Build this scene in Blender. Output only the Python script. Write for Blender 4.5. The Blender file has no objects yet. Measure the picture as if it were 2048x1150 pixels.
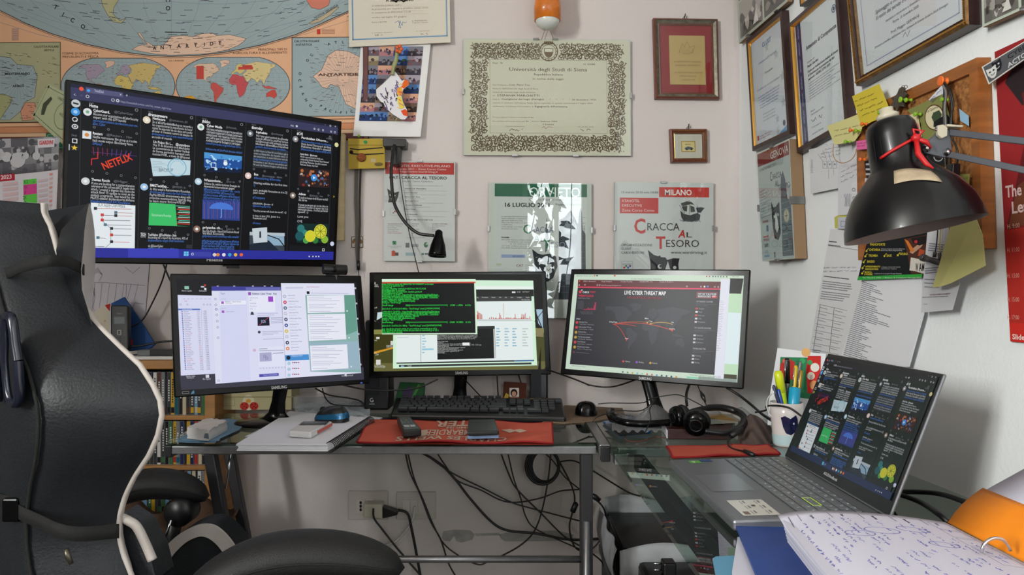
import bpy,bmesh,math,random
import numpy as np
from mathutils import Vector,Matrix

sc=bpy.context.scene
COL=sc.collection
R=math.radians
# ------------------------------------------------------------------ camera,world,light
F,HZ,CX,CH=1450.0,594.0,1024.0,1.08       # focal length in pixels,horizon row,centre column,camera height
cd=bpy.data.cameras.new('camera');cam=bpy.data.objects.new('camera',cd);COL.objects.link(cam)
cam.location=(0,0,CH);cam.rotation_euler=(R(90),0,0)
cd.sensor_width=36;cd.lens=F/2048*36;cd.shift_y=(HZ - 575)/2048;cd.clip_start=.02
sc.camera=cam
sc.view_settings.view_transform='Standard';sc.view_settings.look='None'
sc.view_settings.exposure=EXPO=0.0
sc.view_settings.gamma=1;sc.view_settings.use_curve_mapping=False
sc.cycles.max_bounces=8;sc.cycles.diffuse_bounces=5;sc.cycles.transparent_max_bounces=16
sc.cycles.sample_clamp_indirect=6;sc.cycles.caustics_reflective=False;sc.cycles.caustics_refractive=False
w=bpy.data.worlds.new('world');sc.world=w;w.use_nodes=True
w.node_tree.nodes['Background'].inputs[0].default_value=(.75,.86,1,1)
w.node_tree.nodes['Background'].inputs[1].default_value=1.0
def area(name,loc,rot,sx,sy,power,col):
 l=bpy.data.lights.new(name,'AREA');l.shape='RECTANGLE';l.size=sx;l.size_y=sy
 l.energy=power;l.color=col
 o=bpy.data.objects.new(name,l);COL.objects.link(o);o.location=loc;o.rotation_euler=rot
 return o
# daylight in the window of the left wall and in the glazed door behind the camera
area('daylight_left_window',(-2.27,-1.45,1.87),(R(90),0,R(-90)),.66,1.06,232,(1,.985,.965))
area('daylight_rear_window',(.42,-2.66,1.55),(R(90),0,0),.55,1.42,42,(.93,.97,1))

# ------------------------------------------------------------------ geometry from the photograph's perspective
D=2.214                                         # back wall distance
XR,XS=.695,.065                               # right wall:x at the corner,its splay
CAM=Vector((0,0,CH))
def ray(px,py):return Vector(((px - CX)/F,1,-(py - HZ)/F))
def P(px,py,Z):return CAM+ray(px,py)*Z
def hit(px,py,pl):
 r=ray(px,py);return CAM+r*(pl[1].dot(pl[0] - CAM)/pl[1].dot(r))
def off(pl,d):return (pl[0]+pl[1]*d,pl[1])
BACK=(Vector((0,D,0)),Vector((0,-1,0)))
RIGHT=(Vector((XR,D,0)),Vector((-1,-XS,0)).normalized())
def horiz(z):return (Vector((0,0,z)),Vector((0,0,1)))
def plane3(a,b,c):
 n=(b - a).cross(c - a).normalized()
 if n.dot(CAM - a) < 0:n=-n
 return (a.copy(),n)
def homog(src,dst):
 A=[];B=[]
 for (x,y),(u,v) in zip(src,dst):
  A+=[[x,y,1,0,0,0,-u*x,-u*y],[0,0,0,x,y,1,-v*x,-v*y]];B+=[u,v]
 h=np.linalg.solve(np.array(A,float),np.array(B,float))
 return np.append(h,1).reshape(3,3)
class Sheet:
 """a flat rectangle of W x H units (y down) lying on a plane; q = its corners TL TR BR BL in photo pixels"""
 def __init__(s,pl,q,W,H,zs=1,zo=(0,0)):
  q=[(zo[0]+x/zs,zo[1]+y/zs) for x,y in q]
  s.pl=pl;s.W=W;s.H=H;s.zs=zs;s.zo=zo
  s.h=homog([(0,0),(W,0),(W,H),(0,H)],q);s.hi=np.linalg.inv(s.h)
  c=s.map(W/2,H/2);s.mpu=(s.map(W/2+W*.1,H/2) - c).length/(W*.1)
 def map(s,x,y,w=0):
  a,b,c=s.h @ (x,y,1);return hit(a/c,b/c,s.pl)+s.pl[1]*w
 def z(s,x,y):
  a,b,c=s.hi @ (s.zo[0]+x/s.zs,s.zo[1]+y/s.zs,1);return a/c,b/c
class Px:
 """photo pixels (optionally in a zoomed crop) laid straight on a plane"""
 def __init__(s,pl,zs=1,zo=(0,0)):s.pl=pl;s.zs=zs;s.zo=zo
 def map(s,x,y,w=0):return hit(s.zo[0]+x/s.zs,s.zo[1]+y/s.zs,s.pl)+s.pl[1]*w
 def z(s,x,y):return x,y
class World:
 """explicit frame: origin, x axis, y-down axis, normal, in metres"""
 def __init__(s,o,ex,ey,n):s.o=Vector(o);s.ex=Vector(ex);s.ey=Vector(ey);s.n=Vector(n)
 def map(s,x,y,w=0):return s.o+s.ex*x+s.ey*y+s.n*w
 def z(s,x,y):return x,y

# ------------------------------------------------------------------ materials
def lin(c):
 if isinstance(c,str):
  c=tuple(int(c[i:i+2],16)/255 for i in (0,2,4))
 return tuple(x/12.92 if x <=.04045 else ((x+.055)/1.055)**2.4 for x in c)
_M={}
def mat(name,col='808080',rough=.5,metal=0.,noise=0.,ns=30.,bump=0.,bs=200.,spec=.5,coat=0.,col2=None,emit=0.,sheen=0.,stretch=None):
 if name in _M:return _M[name]
 m=bpy.data.materials.new(name);m.use_nodes=True;nt=m.node_tree;N=nt.nodes;L=nt.links
 b=N['Principled BSDF'];c=lin(col)
 b.inputs['Base Color'].default_value=(*c,1);b.inputs['Roughness'].default_value=rough
 b.inputs['Metallic'].default_value=metal;b.inputs['Specular IOR Level'].default_value=spec
 b.inputs['Coat Weight'].default_value=coat;b.inputs['Sheen Weight'].default_value=sheen
 tc=N.new('ShaderNodeTexCoord');mp=N.new('ShaderNodeMapping');L.new(tc.outputs['Object'],mp.inputs[0])
 if stretch:mp.inputs['Scale'].default_value=stretch
 if noise or col2:
  t=N.new('ShaderNodeTexNoise');t.inputs['Scale'].default_value=ns;t.inputs['Detail'].default_value=5
  L.new(mp.outputs[0],t.inputs['Vector'])
  rp=N.new('ShaderNodeValToRGB');L.new(t.outputs['Fac'],rp.inputs[0]);L.new(rp.outputs[0],b.inputs['Base Color'])
  if col2:c1,c2=c,lin(col2)
  else:c1=tuple(x*(1 - noise) for x in c);c2=tuple(min(1,x*(1+noise)) for x in c)
  rp.color_ramp.elements[0].position=.35;rp.color_ramp.elements[1].position=.65
  rp.color_ramp.elements[0].color=(*c1,1);rp.color_ramp.elements[1].color=(*c2,1)
 if bump:
  t=N.new('ShaderNodeTexNoise');t.inputs['Scale'].default_value=bs;t.inputs['Detail'].default_value=3
  L.new(mp.outputs[0],t.inputs['Vector'])
  bp=N.new('ShaderNodeBump');bp.inputs['Strength'].default_value=min(1,bump);bp.inputs['Distance'].default_value=.002
  L.new(t.outputs['Fac'],bp.inputs['Height']);L.new(bp.outputs[0],b.inputs['Normal'])
 if emit:
  b.inputs['Emission Color'].default_value=(*c,1);b.inputs['Emission Strength'].default_value=emit
 _M[name]=m;return m
def attr_mat(name,rough=.6,emit=0.,spec=.4,coat=0.):
 """colours printed on (or shown by) a surface come from the face colours of its mesh"""
 m=bpy.data.materials.new(name);m.use_nodes=True;nt=m.node_tree;b=nt.nodes['Principled BSDF']
 a=nt.nodes.new('ShaderNodeVertexColor');a.layer_name='Col'
 b.inputs['Roughness'].default_value=rough;b.inputs['Specular IOR Level'].default_value=spec;b.inputs['Coat Weight'].default_value=coat
 if emit:
  b.inputs['Base Color'].default_value=(.004,.004,.005,1)
  nt.links.new(a.outputs[0],b.inputs['Emission Color']);b.inputs['Emission Strength'].default_value=emit
 else:nt.links.new(a.outputs[0],b.inputs['Base Color'])
 _M[name]=m;return m
PRINT=attr_mat('printed_paper',.75,spec=.2)
GLOSSY=attr_mat('glossy_print',.25)
CLOTHP=attr_mat('printed_cloth',.95,spec=.1)
SCREEN=attr_mat('lit_screen',.3,emit=.9,spec=.12)
def glass_mat(name,tint,rough=.0,mixb=.0,ior=1.5,diff=0):
 m=bpy.data.materials.new(name);m.use_nodes=True;nt=m.node_tree;N=nt.nodes;L=nt.links
 N.remove(N['Principled BSDF']);out=N['Material Output']
 fr=N.new('ShaderNodeFresnel');fr.inputs[0].default_value=ior
 tr=N.new('ShaderNodeBsdfTransparent');tr.inputs[0].default_value=(*lin(tint),1)
 gl=N.new('ShaderNodeBsdfGlossy');gl.inputs['Roughness'].default_value=rough;gl.inputs[0].default_value=(1,1,1,1)
 mx=N.new('ShaderNodeMixShader');L.new(tr.outputs[0],mx.inputs[1]);L.new(gl.outputs[0],mx.inputs[2])
 if mixb:
  ma=N.new('ShaderNodeMath');ma.operation='ADD';ma.use_clamp=True;ma.inputs[1].default_value=mixb
  L.new(fr.outputs[0],ma.inputs[0])
 src=ma if mixb else fr
 ge=N.new('ShaderNodeNewGeometry');iv=N.new('ShaderNodeMath');iv.operation='SUBTRACT';iv.inputs[0].default_value=1   # the far face of a thin pane adds nothing
 L.new(ge.outputs['Backfacing'],iv.inputs[1]);mu=N.new('ShaderNodeMath');mu.operation='MULTIPLY'
 L.new(src.outputs[0],mu.inputs[0]);L.new(iv.outputs[0],mu.inputs[1]);L.new(mu.outputs[0],mx.inputs[0])
 if diff:
  df=N.new('ShaderNodeBsdfDiffuse');df.inputs[0].default_value=(.8,.8,.82,1);m2=N.new('ShaderNodeMixShader');m2.inputs[0].default_value=diff
  L.new(mx.outputs[0],m2.inputs[1]);L.new(df.outputs[0],m2.inputs[2]);mx=m2
 L.new(mx.outputs[0],out.inputs[0]);_M[name]=m;return m
GLASS=glass_mat('clear_glass','fbfdfc');DESKGLASS=glass_mat('desk_glass','dfeae4')
FILM=glass_mat('clear_plastic_film','f4f4f6',.22,.16,diff=.16)

# ------------------------------------------------------------------ glyphs
_fc=bpy.data.curves.new('glyph','FONT');_fo=bpy.data.objects.new('glyph',_fc);COL.objects.link(_fo)
_G={}
def _conv(s,bold):
 if _fo.name not in COL.objects:COL.objects.link(_fo)
 _fc.body=s;_fc.offset=bold;_fc.resolution_u=2
 bpy.context.view_layer.update()
 e=_fo.evaluated_get(bpy.context.evaluated_depsgraph_get());me=e.to_mesh()
 v=[(p.co.x,p.co.y) for p in me.vertices];f=[tuple(p.vertices) for p in me.polygons];e.to_mesh_clear();COL.objects.unlink(_fo)
 return v,f
def glyph(c,b):
 k=(c,b)
 if k not in _G:
  bo=.022 if b else 0
  bar=_conv('|',bo)[0];bx=min(p[0] for p in bar)
  v2,_=_conv(c+'|',bo);adv=max(p[0] for p in v2) - max(p[0] for p in bar)
  v,f=([],[]) if c==' ' else _conv(c,bo)
  _G[k]=(v,f,adv)
 return _G[k]
LINKOFF=1
for _b in (0,1):
 for _c in "ABCDEFGHIJKLMNOPQRSTUVWXYZabcdefghijklmnopqrstuvwxyz0123456789 .,:;-_/()[]{}|!?#@+*%&'=<>^~$\"àèéóùÀ°©>":
  glyph(_c,_b)
def textw(s,b=0):return sum(glyph(c,b)[2] for c in s)

# ------------------------------------------------------------------ mesh builder
def wloc(o):
 v=Vector((0,0,0))
 while o is not None:v+=o.location;o=o.parent
 return v
class MB:
 def __init__(s):s.v=[];s.f=[];s.c=[];s.m=[];s.sm=[]
 def poly(s,pts,col='ffffff',m=0,smooth=False):
  n=len(s.v);s.v+=[Vector(p) for p in pts];s.f.append(tuple(range(n,n+len(pts))));s.c.append(col);s.m.append(m);s.sm.append(smooth)
 def add(s,vs,fs,col='ffffff',m=0,smooth=False):
  n=len(s.v);s.v+=[Vector(p) for p in vs]
  for f in fs:s.f.append(tuple(i+n for i in f));s.c.append(col);s.m.append(m);s.sm.append(smooth)
 # on sheets
 def rect(s,S,x0,y0,x1,y1,w=.0004,col='ffffff',m=0):
  s.poly([S.map(x0,y1,w),S.map(x1,y1,w),S.map(x1,y0,w),S.map(x0,y0,w)],col,m)
 def spoly(s,S,pts,w=.0005,col='ffffff',m=0):s.poly([S.map(x,y,w) for x,y in pts],col,m)
 def zrect(s,S,x0,y0,x1,y1,w=.0004,col='ffffff',m=0):
  a,b=S.z(x0,y0);c,d=S.z(x1,y1);s.rect(S,a,b,c,d,w,col,m)
 def sbox(s,S,x0,y0,x1,y1,w0,w1,col='ffffff',m=0):
  a=[S.map(x,y,w0) for x,y in ((x0,y0),(x1,y0),(x1,y1),(x0,y1))]
  b=[S.map(x,y,w1) for x,y in ((x0,y0),(x1,y0),(x1,y1),(x0,y1))]
  s.add(a+b,[(0,1,2,3),(7,6,5,4),(0,4,5,1),(1,5,6,2),(2,6,7,3),(3,7,4,0)],col,m)
 def slab(s,S,pts,w0,w1,col='ffffff',m=0,smooth=False):
  n=len(pts);a=[S.map(x,y,w0) for x,y in pts];b=[S.map(x,y,w1) for x,y in pts]
  s.add(a+b,[tuple(range(n)),tuple(range(2*n - 1,n - 1,-1))]+[(i,n+i,n+(i+1) % n,(i+1) % n) for i in range(n)],col,m,smooth)
 def disc(s,S,x,y,r,w=.0006,col='ffffff',n=14,ry=None,m=0):
  ry=ry or r
  s.spoly(S,[(x+r*math.cos(i*6.2832/n),y - ry*math.sin(i*6.2832/n)) for i in range(n)],w,col,m)
 def ring(s,S,x,y,r,t,w=.0006,col='000000',n=24,ry=None,m=0,a0=0,a1=360):
  ry=ry or r;k=ry/r
  for i in range(n):
   p,q=R(a0+(a1 - a0)*i/n),R(a0+(a1 - a0)*(i+1)/n)
   s.spoly(S,[(x+r*math.cos(p),y - ry*math.sin(p)),(x+r*math.cos(q),y - ry*math.sin(q)),
      (x+(r - t)*math.cos(q),y - (r - t)*k*math.sin(q)),(x+(r - t)*math.cos(p),y - (r - t)*k*math.sin(p))],w,col,m)
 def line(s,S,pts,t,w=.0006,col='000000',m=0,closed=False):
  pts=[Vector(p) for p in pts]
  if closed:pts=pts+[pts[0]]
  for a,b in zip(pts,pts[1:]):
   d=b - a
   if d.length < 1e-6:continue
   n=Vector((-d.y,d.x)).normalized()*t/2;e=d.normalized()*t*.3
   s.spoly(S,[a - n - e,b - n+e,b+n+e,a+n - e],w,col,m)
 def frame(s,S,x0,y0,x1,y1,t,w=.0006,col='000000',m=0):
  for r in ((x0,y0,x1,y0+t),(x0,y1 - t,x1,y1),(x0,y0,x0+t,y1),(x1 - t,y0,x1,y1)):s.rect(S,*r,w,col,m)
 def text(s,S,t,x,y,h,col='000000',x1=None,w=.0008,bold=0,al='l',m=0,rot=0,shear=0,z=False):
  """h = capital height in sheet units; x1 = right end the line is fitted to"""
  if z:
   if x1 is not None:x1=S.z(x1,y)[0]
   x,y=S.z(x,y)
  k=h/.70;tw=textw(t,bold)
  sx=(x1 - x)/tw if x1 is not None and tw else k
  if al=='c':x -=tw*sx/2
  if al=='r':x -=tw*sx
  cr,sr=math.cos(R(rot)),math.sin(R(rot));X=0
  for c in t:
   v,f,a=glyph(c,bold)
   if v:
    s.add([S.map(x+cr*(X+gx+gy*shear)*sx+sr*gy*k,y - cr*gy*k+sr*(X+gx)*sx,w) for gx,gy in v],f,col,m)
   X+=a
 def scrib(s,S,x0,y0,x1,h,t,col,rnd,w=.0007):
  """a line of illegible handwriting"""
  x=x0;pts=[]
  while x < x1:
   if rnd.random() < .14 and len(pts) > 2:s.line(S,pts,t,w,col);pts=[];x+=h*.9
   pts.append((x,y0 - rnd.random()*h));x+=h*(.22+rnd.random()*.3)
  if len(pts) > 1:s.line(S,pts,t,w,col)
 # solids
 def box(s,a,b,col='ffffff',m=0):
  (x0,y0,z0),(x1,y1,z1)=a,b
  s.add([(x0,y0,z0),(x1,y0,z0),(x1,y1,z0),(x0,y1,z0),(x0,y0,z1),(x1,y0,z1),(x1,y1,z1),(x0,y1,z1)],
              [(0,3,2,1),(4,5,6,7),(0,1,5,4),(1,2,6,5),(2,3,7,6),(3,0,4,7)],col,m)
 def tube(s,pts,r,n=8,col='ffffff',m=0,smooth=True,caps=True):
  pts=[Vector(p) for p in pts];k=len(pts)
  rr=r if isinstance(r,(list,tuple)) else [r]*k
  t0=(pts[1] - pts[0]).normalized();u=t0.orthogonal().normalized();vs=[];
  for i,p in enumerate(pts):
   t=(pts[min(i+1,k - 1)] - pts[max(i - 1,0)])
   t=t.normalized() if t.length > 1e-9 else t0
   u=(u - t*u.dot(t));u=u.normalized() if u.length > 1e-6 else t.orthogonal().normalized()
   v=t.cross(u)
   vs+=[p+(u*math.cos(j*6.28318/n)+v*math.sin(j*6.28318/n))*rr[i] for j in range(n)]
  fs=[(i*n+j,i*n+(j+1) % n,(i+1)*n+(j+1) % n,(i+1)*n+j) for i in range(k - 1) for j in range(n)]
  if caps:fs+=[tuple(range(n - 1,-1,-1)),tuple((k - 1)*n+j for j in range(n))]
  s.add(vs,fs,col,m,smooth)
 def lathe(s,o,ax,prof,n=32,col='ffffff',m=0,smooth=True,caps=True):
  """prof = (radius, distance along axis) pairs"""
  o=Vector(o);ax=Vector(ax).normalized();u=ax.orthogonal().normalized();v=ax.cross(u);vs=[];k=len(prof)
  for r,h in prof:vs+=[o+ax*h+(u*math.cos(j*6.28318/n)+v*math.sin(j*6.28318/n))*max(r,1e-5) for j in range(n)]
  fs=[(i*n+j,i*n+(j+1) % n,(i+1)*n+(j+1) % n,(i+1)*n+j) for i in range(k - 1) for j in range(n)]
  if caps:fs+=[tuple(range(n - 1,-1,-1)),tuple((k - 1)*n+j for j in range(n))]
  s.add(vs,fs,col,m,smooth)
 def grid(s,fn,nu,nv,col='ffffff',m=0,smooth=True,thick=None,n=None,close_u=False):
  """fn(u,v) -> point, u,v in 0..1; col may be a function"""
  vs=[Vector(fn(i/nu,j/nv)) for j in range(nv+1) for i in range(nu+1)];b=len(s.v);s.v+=vs
  for j in range(nv):
   for i in range(nu):
    a=b+j*(nu+1)+i;s.f.append((a,a+1,a+nu+2,a+nu+1));s.m.append(m);s.sm.append(smooth)
    s.c.append(col((i+.5)/nu,(j+.5)/nv) if callable(col) else col)
 def build(s,name,mats,parent=None,bevel=0,seg=2,sub=0,solid=0,weld=False,solid_off=0):
  if not isinstance(mats,(list,tuple)):mats=[mats]
  if parent is None:
   lo=[min(p[i] for p in s.v) for i in range(3)];hi=[max(p[i] for p in s.v) for i in range(3)]
   o0=Vector(((lo[0]+hi[0])/2,(lo[1]+hi[1])/2,lo[2]))
  else:o0=wloc(parent)
  me=bpy.data.meshes.new(name);me.from_pydata([tuple(p - o0) for p in s.v],[],s.f)
  for mm in mats:me.materials.append(mm)
  me.polygons.foreach_set('material_index',s.m);me.polygons.foreach_set('use_smooth',s.sm)
  ca=me.color_attributes.new('Col','FLOAT_COLOR','CORNER');arr=[];cc={}
  for p,c in zip(me.polygons,s.c):
   if c not in cc:cc[c]=(*lin(c),1)
   arr+=list(cc[c])*p.loop_total
  ca.data.foreach_set('color',arr)
  o=bpy.data.objects.new(name,me);COL.objects.link(o)
  if parent is None:o.location=o0
  else:o.parent=parent
  if weld:
   bm=bmesh.new();bm.from_mesh(me);bmesh.ops.remove_doubles(bm,verts=bm.verts,dist=1e-5)
   bmesh.ops.recalc_face_normals(bm,faces=bm.faces);bm.to_mesh(me);bm.free()
  if solid:x=o.modifiers.new('thickness','SOLIDIFY');x.thickness=solid;x.offset=solid_off
  if bevel:
   x=o.modifiers.new('bevel','BEVEL');x.width=bevel;x.segments=seg;x.limit_method='ANGLE';x.angle_limit=R(40)
  if sub:x=o.modifiers.new('smooth','SUBSURF');x.levels=sub;x.render_levels=sub
  return o
def tag(o,label=None,cat=None,group=None,kind=None):
 if label:o['label']=label
 if cat:o['category']=cat
 if group:o['group']=group
 if kind:o['kind']=kind
 return o
def thing(name,loc,label,cat,group=None):
 o=bpy.data.objects.new(name,None);o.empty_display_size=.05;o.location=loc;COL.objects.link(o)
 return tag(o,label,cat,group)
def spline(pts,n=8):
 """Catmull-Rom through the points"""
 pts=[Vector(p) for p in pts];out=[]
 for i in range(len(pts) - 1):
  p0,p1,p2,p3=pts[max(i - 1,0)],pts[i],pts[i+1],pts[min(i+2,len(pts) - 1)]
  for k in range(n):
   t=k/n;out.append(.5*((2*p1)+(p2 - p0)*t+(2*p0 - 5*p1+4*p2 - p3)*t*t+(3*p1 - p0 - 3*p2+p3)*t**3))
 return out+[pts[-1]]
def boxw(name,a,b,m,parent=None,bevel=0,**k):
 q=MB();q.box(a,b);return q.build(name,m,parent,bevel,**k)
def struct(o):o['kind']='structure';return o
# ------------------------------------------------------------------ the room
def wall_mat(name,c,c2):
 m=mat(name,c,.9,noise=0,ns=1.6,col2=c2,bump=.35,bs=140,spec=.15);return m
WALLW=wall_mat('warm_white_plaster','cfc6c3','d5cdc9');WALLR=wall_mat('cool_white_plaster','e2e5e6','e8eaea');WALLO=wall_mat('grey_plaster','857f7a','8d8782')
YB=-2.55;XL=-2.2;HT=2.72
def xr(y):return XR+XS*(D - y)
struct(boxw('wall_back',(XL - .2,D,0),(XR+.3,D+.15,HT),WALLW))
q=MB();pts=[(xr(D+.15),D+.15),(xr(YB),YB),(xr(YB)+.15,YB),(xr(D)+.15,D+.15)]
q.slab(World((0,0,0),(1,0,0),(0,1,0),(0,0,1)),pts,0,HT);struct(q.build('wall_right',WALLR,weld=True))
q=MB()   # left wall round its window
wy0,wy1,wz0,wz1=-1.83,-1.07,1.3,2.44
for a,b in (((XL - .15,YB,0),(XL,wy0,HT)),((XL - .15,wy1,0),(XL,D+.15,HT)),((XL - .15,wy0,0),(XL,wy1,wz0)),((XL - .15,wy0,wz1),(XL,wy1,HT))):q.box(a,b)
struct(q.build('wall_left',WALLO))
q=MB();gx0,gx1,gz0,gz1=.1,.72,.82,2.28
for a,b in (((XL - .2,YB - .15,0),(gx0,YB,HT)),((gx1,YB - .15,0),(xr(YB)+.2,YB,HT)),((gx0,YB - .15,0),(gx1,YB,gz0)),((gx0,YB - .15,gz1),(gx1,YB,HT))):q.box(a,b)
struct(q.build('wall_front',WALLO))
FLOORM=mat('terracotta_tile','4c403a',.5,noise=.15,ns=12)
struct(boxw('floor',(XL - .2,YB - .2,-.1),(1.3,D+.2,0),FLOORM));struct(boxw('ceiling',(XL - .2,YB - .2,HT),(1.3,D+.2,HT+.1),WALLW))
WFR=mat('white_window_paint','e8e6e0',.4)
def window(name,S,Wd,Ht,two):
 q=MB();t=.05
 for r in ((0,0,Wd,t),(0,Ht - t,Wd,Ht),(0,t,t,Ht - t),(Wd - t,t,Wd,Ht - t)):q.sbox(S,*r,0,.05)
 if two:q.sbox(S,Wd*.47 - .02,t,Wd*.47+.02,Ht - t,0,.05)
 o=struct(q.build(name,WFR));p=MB();p.sbox(S,t,t,Wd - t,Ht - t,.02,.024);p.build('pane',GLASS,o);return o
window('window_1',World((XL - .07,wy0,wz1),(0,1,0),(0,0,-1),(1,0,0)),wy1 - wy0,wz1 - wz0,True)
window('window_2',World((gx1,YB - .07,gz1),(-1,0,0),(0,0,-1),(0,1,0)),gx1 - gx0,gz1 - gz0,True)
# plant leaves outside the rear window (seen mirrored in the poster glass)
LEAF=mat('dark_leaf','3c5236',.5,noise=.2);rnd=random.Random(4)
pl=thing('climbing_plant',(.2,YB - .16,.85),'leafy climbing plant outside the rear window','plant')
lf=MB()
for i in range(120):
 x,z=gx0 - .05+rnd.random()*.42,gz0+.15+rnd.random()*1.2;y=YB - .09
 a=rnd.random()*6.28;l=.09+rnd.random()*.09;ww=l*.22
 dx,dz=math.cos(a),math.sin(a);
 lf.poly([(x,y,z),(x+dx*l*.4 - dz*ww,y+.01,z+dz*l*.4+dx*ww),(x+dx*l,y,z+dz*l),(x+dx*l*.4+dz*ww,y+.01,z+dz*l*.4 - dx*ww)])
lf.build('leaves',LEAF,pl,solid=.001);st=MB()
for k in range(3):st.tube(spline([(gx0+.1+k*.12,YB - .09,gz0+.02),(gx0+.06+k*.2,YB - .1,gz0+.7),(gx0+.2+k*.14,YB - .09,gz1 - .06)],6),.005,6)
st.build('stem',mat('stem','4c4230',.8),pl)
# ------------------------------------------------------------------ helpers for things on walls
class Curl:
 def __init__(s,S,fn):s.S=S;s.fn=fn;s.z=S.z;s.mpu=getattr(S,'mpu',1)
 def map(s,x,y,w=0):return s.S.map(x,y,w+s.fn(x,y))
def ringframe(q,S,x0,y0,x1,y1,prof):
 """mitred moulding: prof = (inset, height, colour, material) rings from the outside in"""
 L=[[S.map(x,y,w) for x,y in ((x0+t,y0+t),(x1 - t,y0+t),(x1 - t,y1 - t),(x0+t,y1 - t))] for t,w,*_ in prof]
 for (t,w,c,m),a,b in zip(prof[1:],L,L[1:]):
  c=c or '808080'
  for i in range(4):q.poly([a[i],b[i],b[(i+1) % 4],a[(i+1) % 4]],c,m)
def clip_frame(name,label,S,draw,depth=.006,clips=(),group=None,cat='poster',wall=None,rim='c9cdc8'):
 t=thing(name,S.map(S.W/2,S.H,0),label,cat,group)
 q=MB();q.sbox(S,0,0,S.W,S.H,-depth,0,'b9a383');q.build('backing',mat('hardboard','8a6f52',.8),t)
 q=MB();q.rect(S,0,0,S.W,S.H,.0003,rim);draw(q,S);q.build('print',PRINT,t)
 q=MB();q.sbox(S,0,0,S.W,S.H,.0022,.0040);q.build('glass_pane',GLASS,t)
 cm=mat('clip_steel','9a9a9a',.35,1);u=.008/S.mpu
 for x,y in clips:
  q=MB();dx=u*1.1 if y in (0,S.H) else u*.35;dy=u*.35 if y in (0,S.H) else u*1.1
  q.sbox(S,x - dx,y - dy,x+dx,y+dy,-depth,.006);q.build('clip',cm,t)
 return t
def photo(q,S,x0,y0,x1,y1,rnd,pal,w=.0006,n=10):
 q.rect(S,x0,y0,x1,y1,w,pal[0]);W,H=x1 - x0,y1 - y0
 q.rect(S,x0,y0,x1,y0+H*(.35+rnd.random()*.2),w+.0001,pal[1 % len(pal)])
 for i in range(n):
  c=pal[rnd.randrange(len(pal))];cx,cy=x0+W*(.1+.8*rnd.random()),y0+H*(.3+.5*rnd.random())
  rx,ry=W*(.04+.08*rnd.random()),H*(.06+.12*rnd.random())
  q.spoly(S,[(cx+rx*math.cos(a)*(.7+.6*rnd.random()),cy+ry*math.sin(a)*(.7+.6*rnd.random())) for a in [k*.785 for k in range(8)]],w+.0002+i*.00002,c)
CONT=[[(-165,65),(-155,71),(-125,70),(-95,72),(-80,68),(-62,58),(-56,50),(-66,44),(-75,38),(-81,30),(-81,25),(-90,30),(-97,26),(-97,20),(-90,16),(-83,10),(-79,8),(-85,11),(-95,16),(-105,20),(-112,28),(-118,33),(-124,42),(-125,49),(-135,58),(-150,60),(-162,57)],
 [(-79,8),(-72,12),(-60,9),(-50,1),(-36,-6),(-39,-17),(-48,-26),(-57,-36),(-65,-42),(-69,-53),(-75,-48),(-72,-30),(-71,-18),(-81,-5)],
 [(-55,60),(-45,60),(-22,70),(-20,80),(-45,83),(-70,78),(-55,70)],
 [(-17,21),(-10,30),(-5,36),(10,37),(20,32),(33,31),(43,12),(51,12),(42,-3),(40,-15),(33,-28),(20,-35),(12,-18),(9,0),(8,5),(-8,5),(-17,14)],
 [(-9,37),(-9,43),(-1,47),(5,52),(9,57),(6,61),(15,68),(28,71),(40,67),(45,60),(40,47),(28,41),(22,37),(17,41),(12,45),(3,43),(-2,37)],
 [(40,67),(70,72),(105,77),(140,73),(178,68),(165,60),(142,54),(135,44),(127,38),(121,31),(110,20),(106,10),(103,2),(99,14),(91,22),(80,10),(73,20),(60,25),(52,16),(44,13),(36,30),(30,37),(45,45),(50,55)],
 [(114,-22),(122,-17),(131,-12),(137,-12),(142,-11),(150,-24),(153,-30),(146,-39),(138,-34),(128,-32),(116,-34)],
 [(96,4),(110,-1),(118,1),(140,-5),(150,-9),(138,-8),(118,-8),(105,-6)]]
def worldmap(q,S,cx,cy,rx,ry,cols,w=.0008,outline=None,z=True):
 def pj(lo,la):return (cx+lo/180*rx*math.sqrt(max(0,1 - (la/115)**2)),cy - la/90*ry)
 for i,c in enumerate(CONT):
  if cols[i] is None:continue
  p=[S.z(*pj(*k)) if z else pj(*k) for k in c];q.spoly(S,p,w+i*.00003,cols[i])
  if outline:q.line(S,p,outline[1],w+.0003,outline[0],closed=True)
 return pj
# ------------------------------------------------------------------ world map
S=Sheet(off(BACK,.006),[(-300,-1040),(2090,-1060),(2090,772),(-300,800)],2390,1850,2.874)
def zz(S,pts):return [S.z(*p) for p in pts]
t=thing('world_map',S.map(1200,1850),'large Italian world map with peach border and pale blue oceans hung above the television','map')
q=MB();rnd=random.Random(3);INK='4a4e55'
q.rect(S,0,0,S.W,S.H,.0003,'e7b48f')
arc=[(-300,-130),(-150,-20),(0,60),(150,135),(300,195),(500,255),(700,298),(850,318),(985,325),(1150,318),(1300,300),(1500,260),(1700,200),(1850,135),(2012,60),(2090,10)]
q.spoly(S,zz(S,arc)+[(S.W,0),(0,0)],.0005,'9daeb0');q.line(S,zz(S,arc),4,.0016,'3c4048');q.line(S,[(x,y+9) for x,y in zz(S,arc)],2,.0016,'3c4048')
for k in range(-8,9):
 q.line(S,zz(S,[(985+k*250,-600),(985+k*205,-200),(985+k*150,60),(985+k*95,200),(985+k*60,318 - k*k*.9)]),1.6,.0007,'7d8a90')
for k in (1,2,3,4,5):q.line(S,zz(S,[(x,y - 105*k*(1 - abs(x - 985)/2600)) for x,y in arc]),1.6,.0007,'7d8a90')
def land(pts,c,w=.0009):p=zz(S,pts);q.spoly(S,p,w,c);q.line(S,p,2.2,w+.0002,'6b5a52',closed=True)
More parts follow.
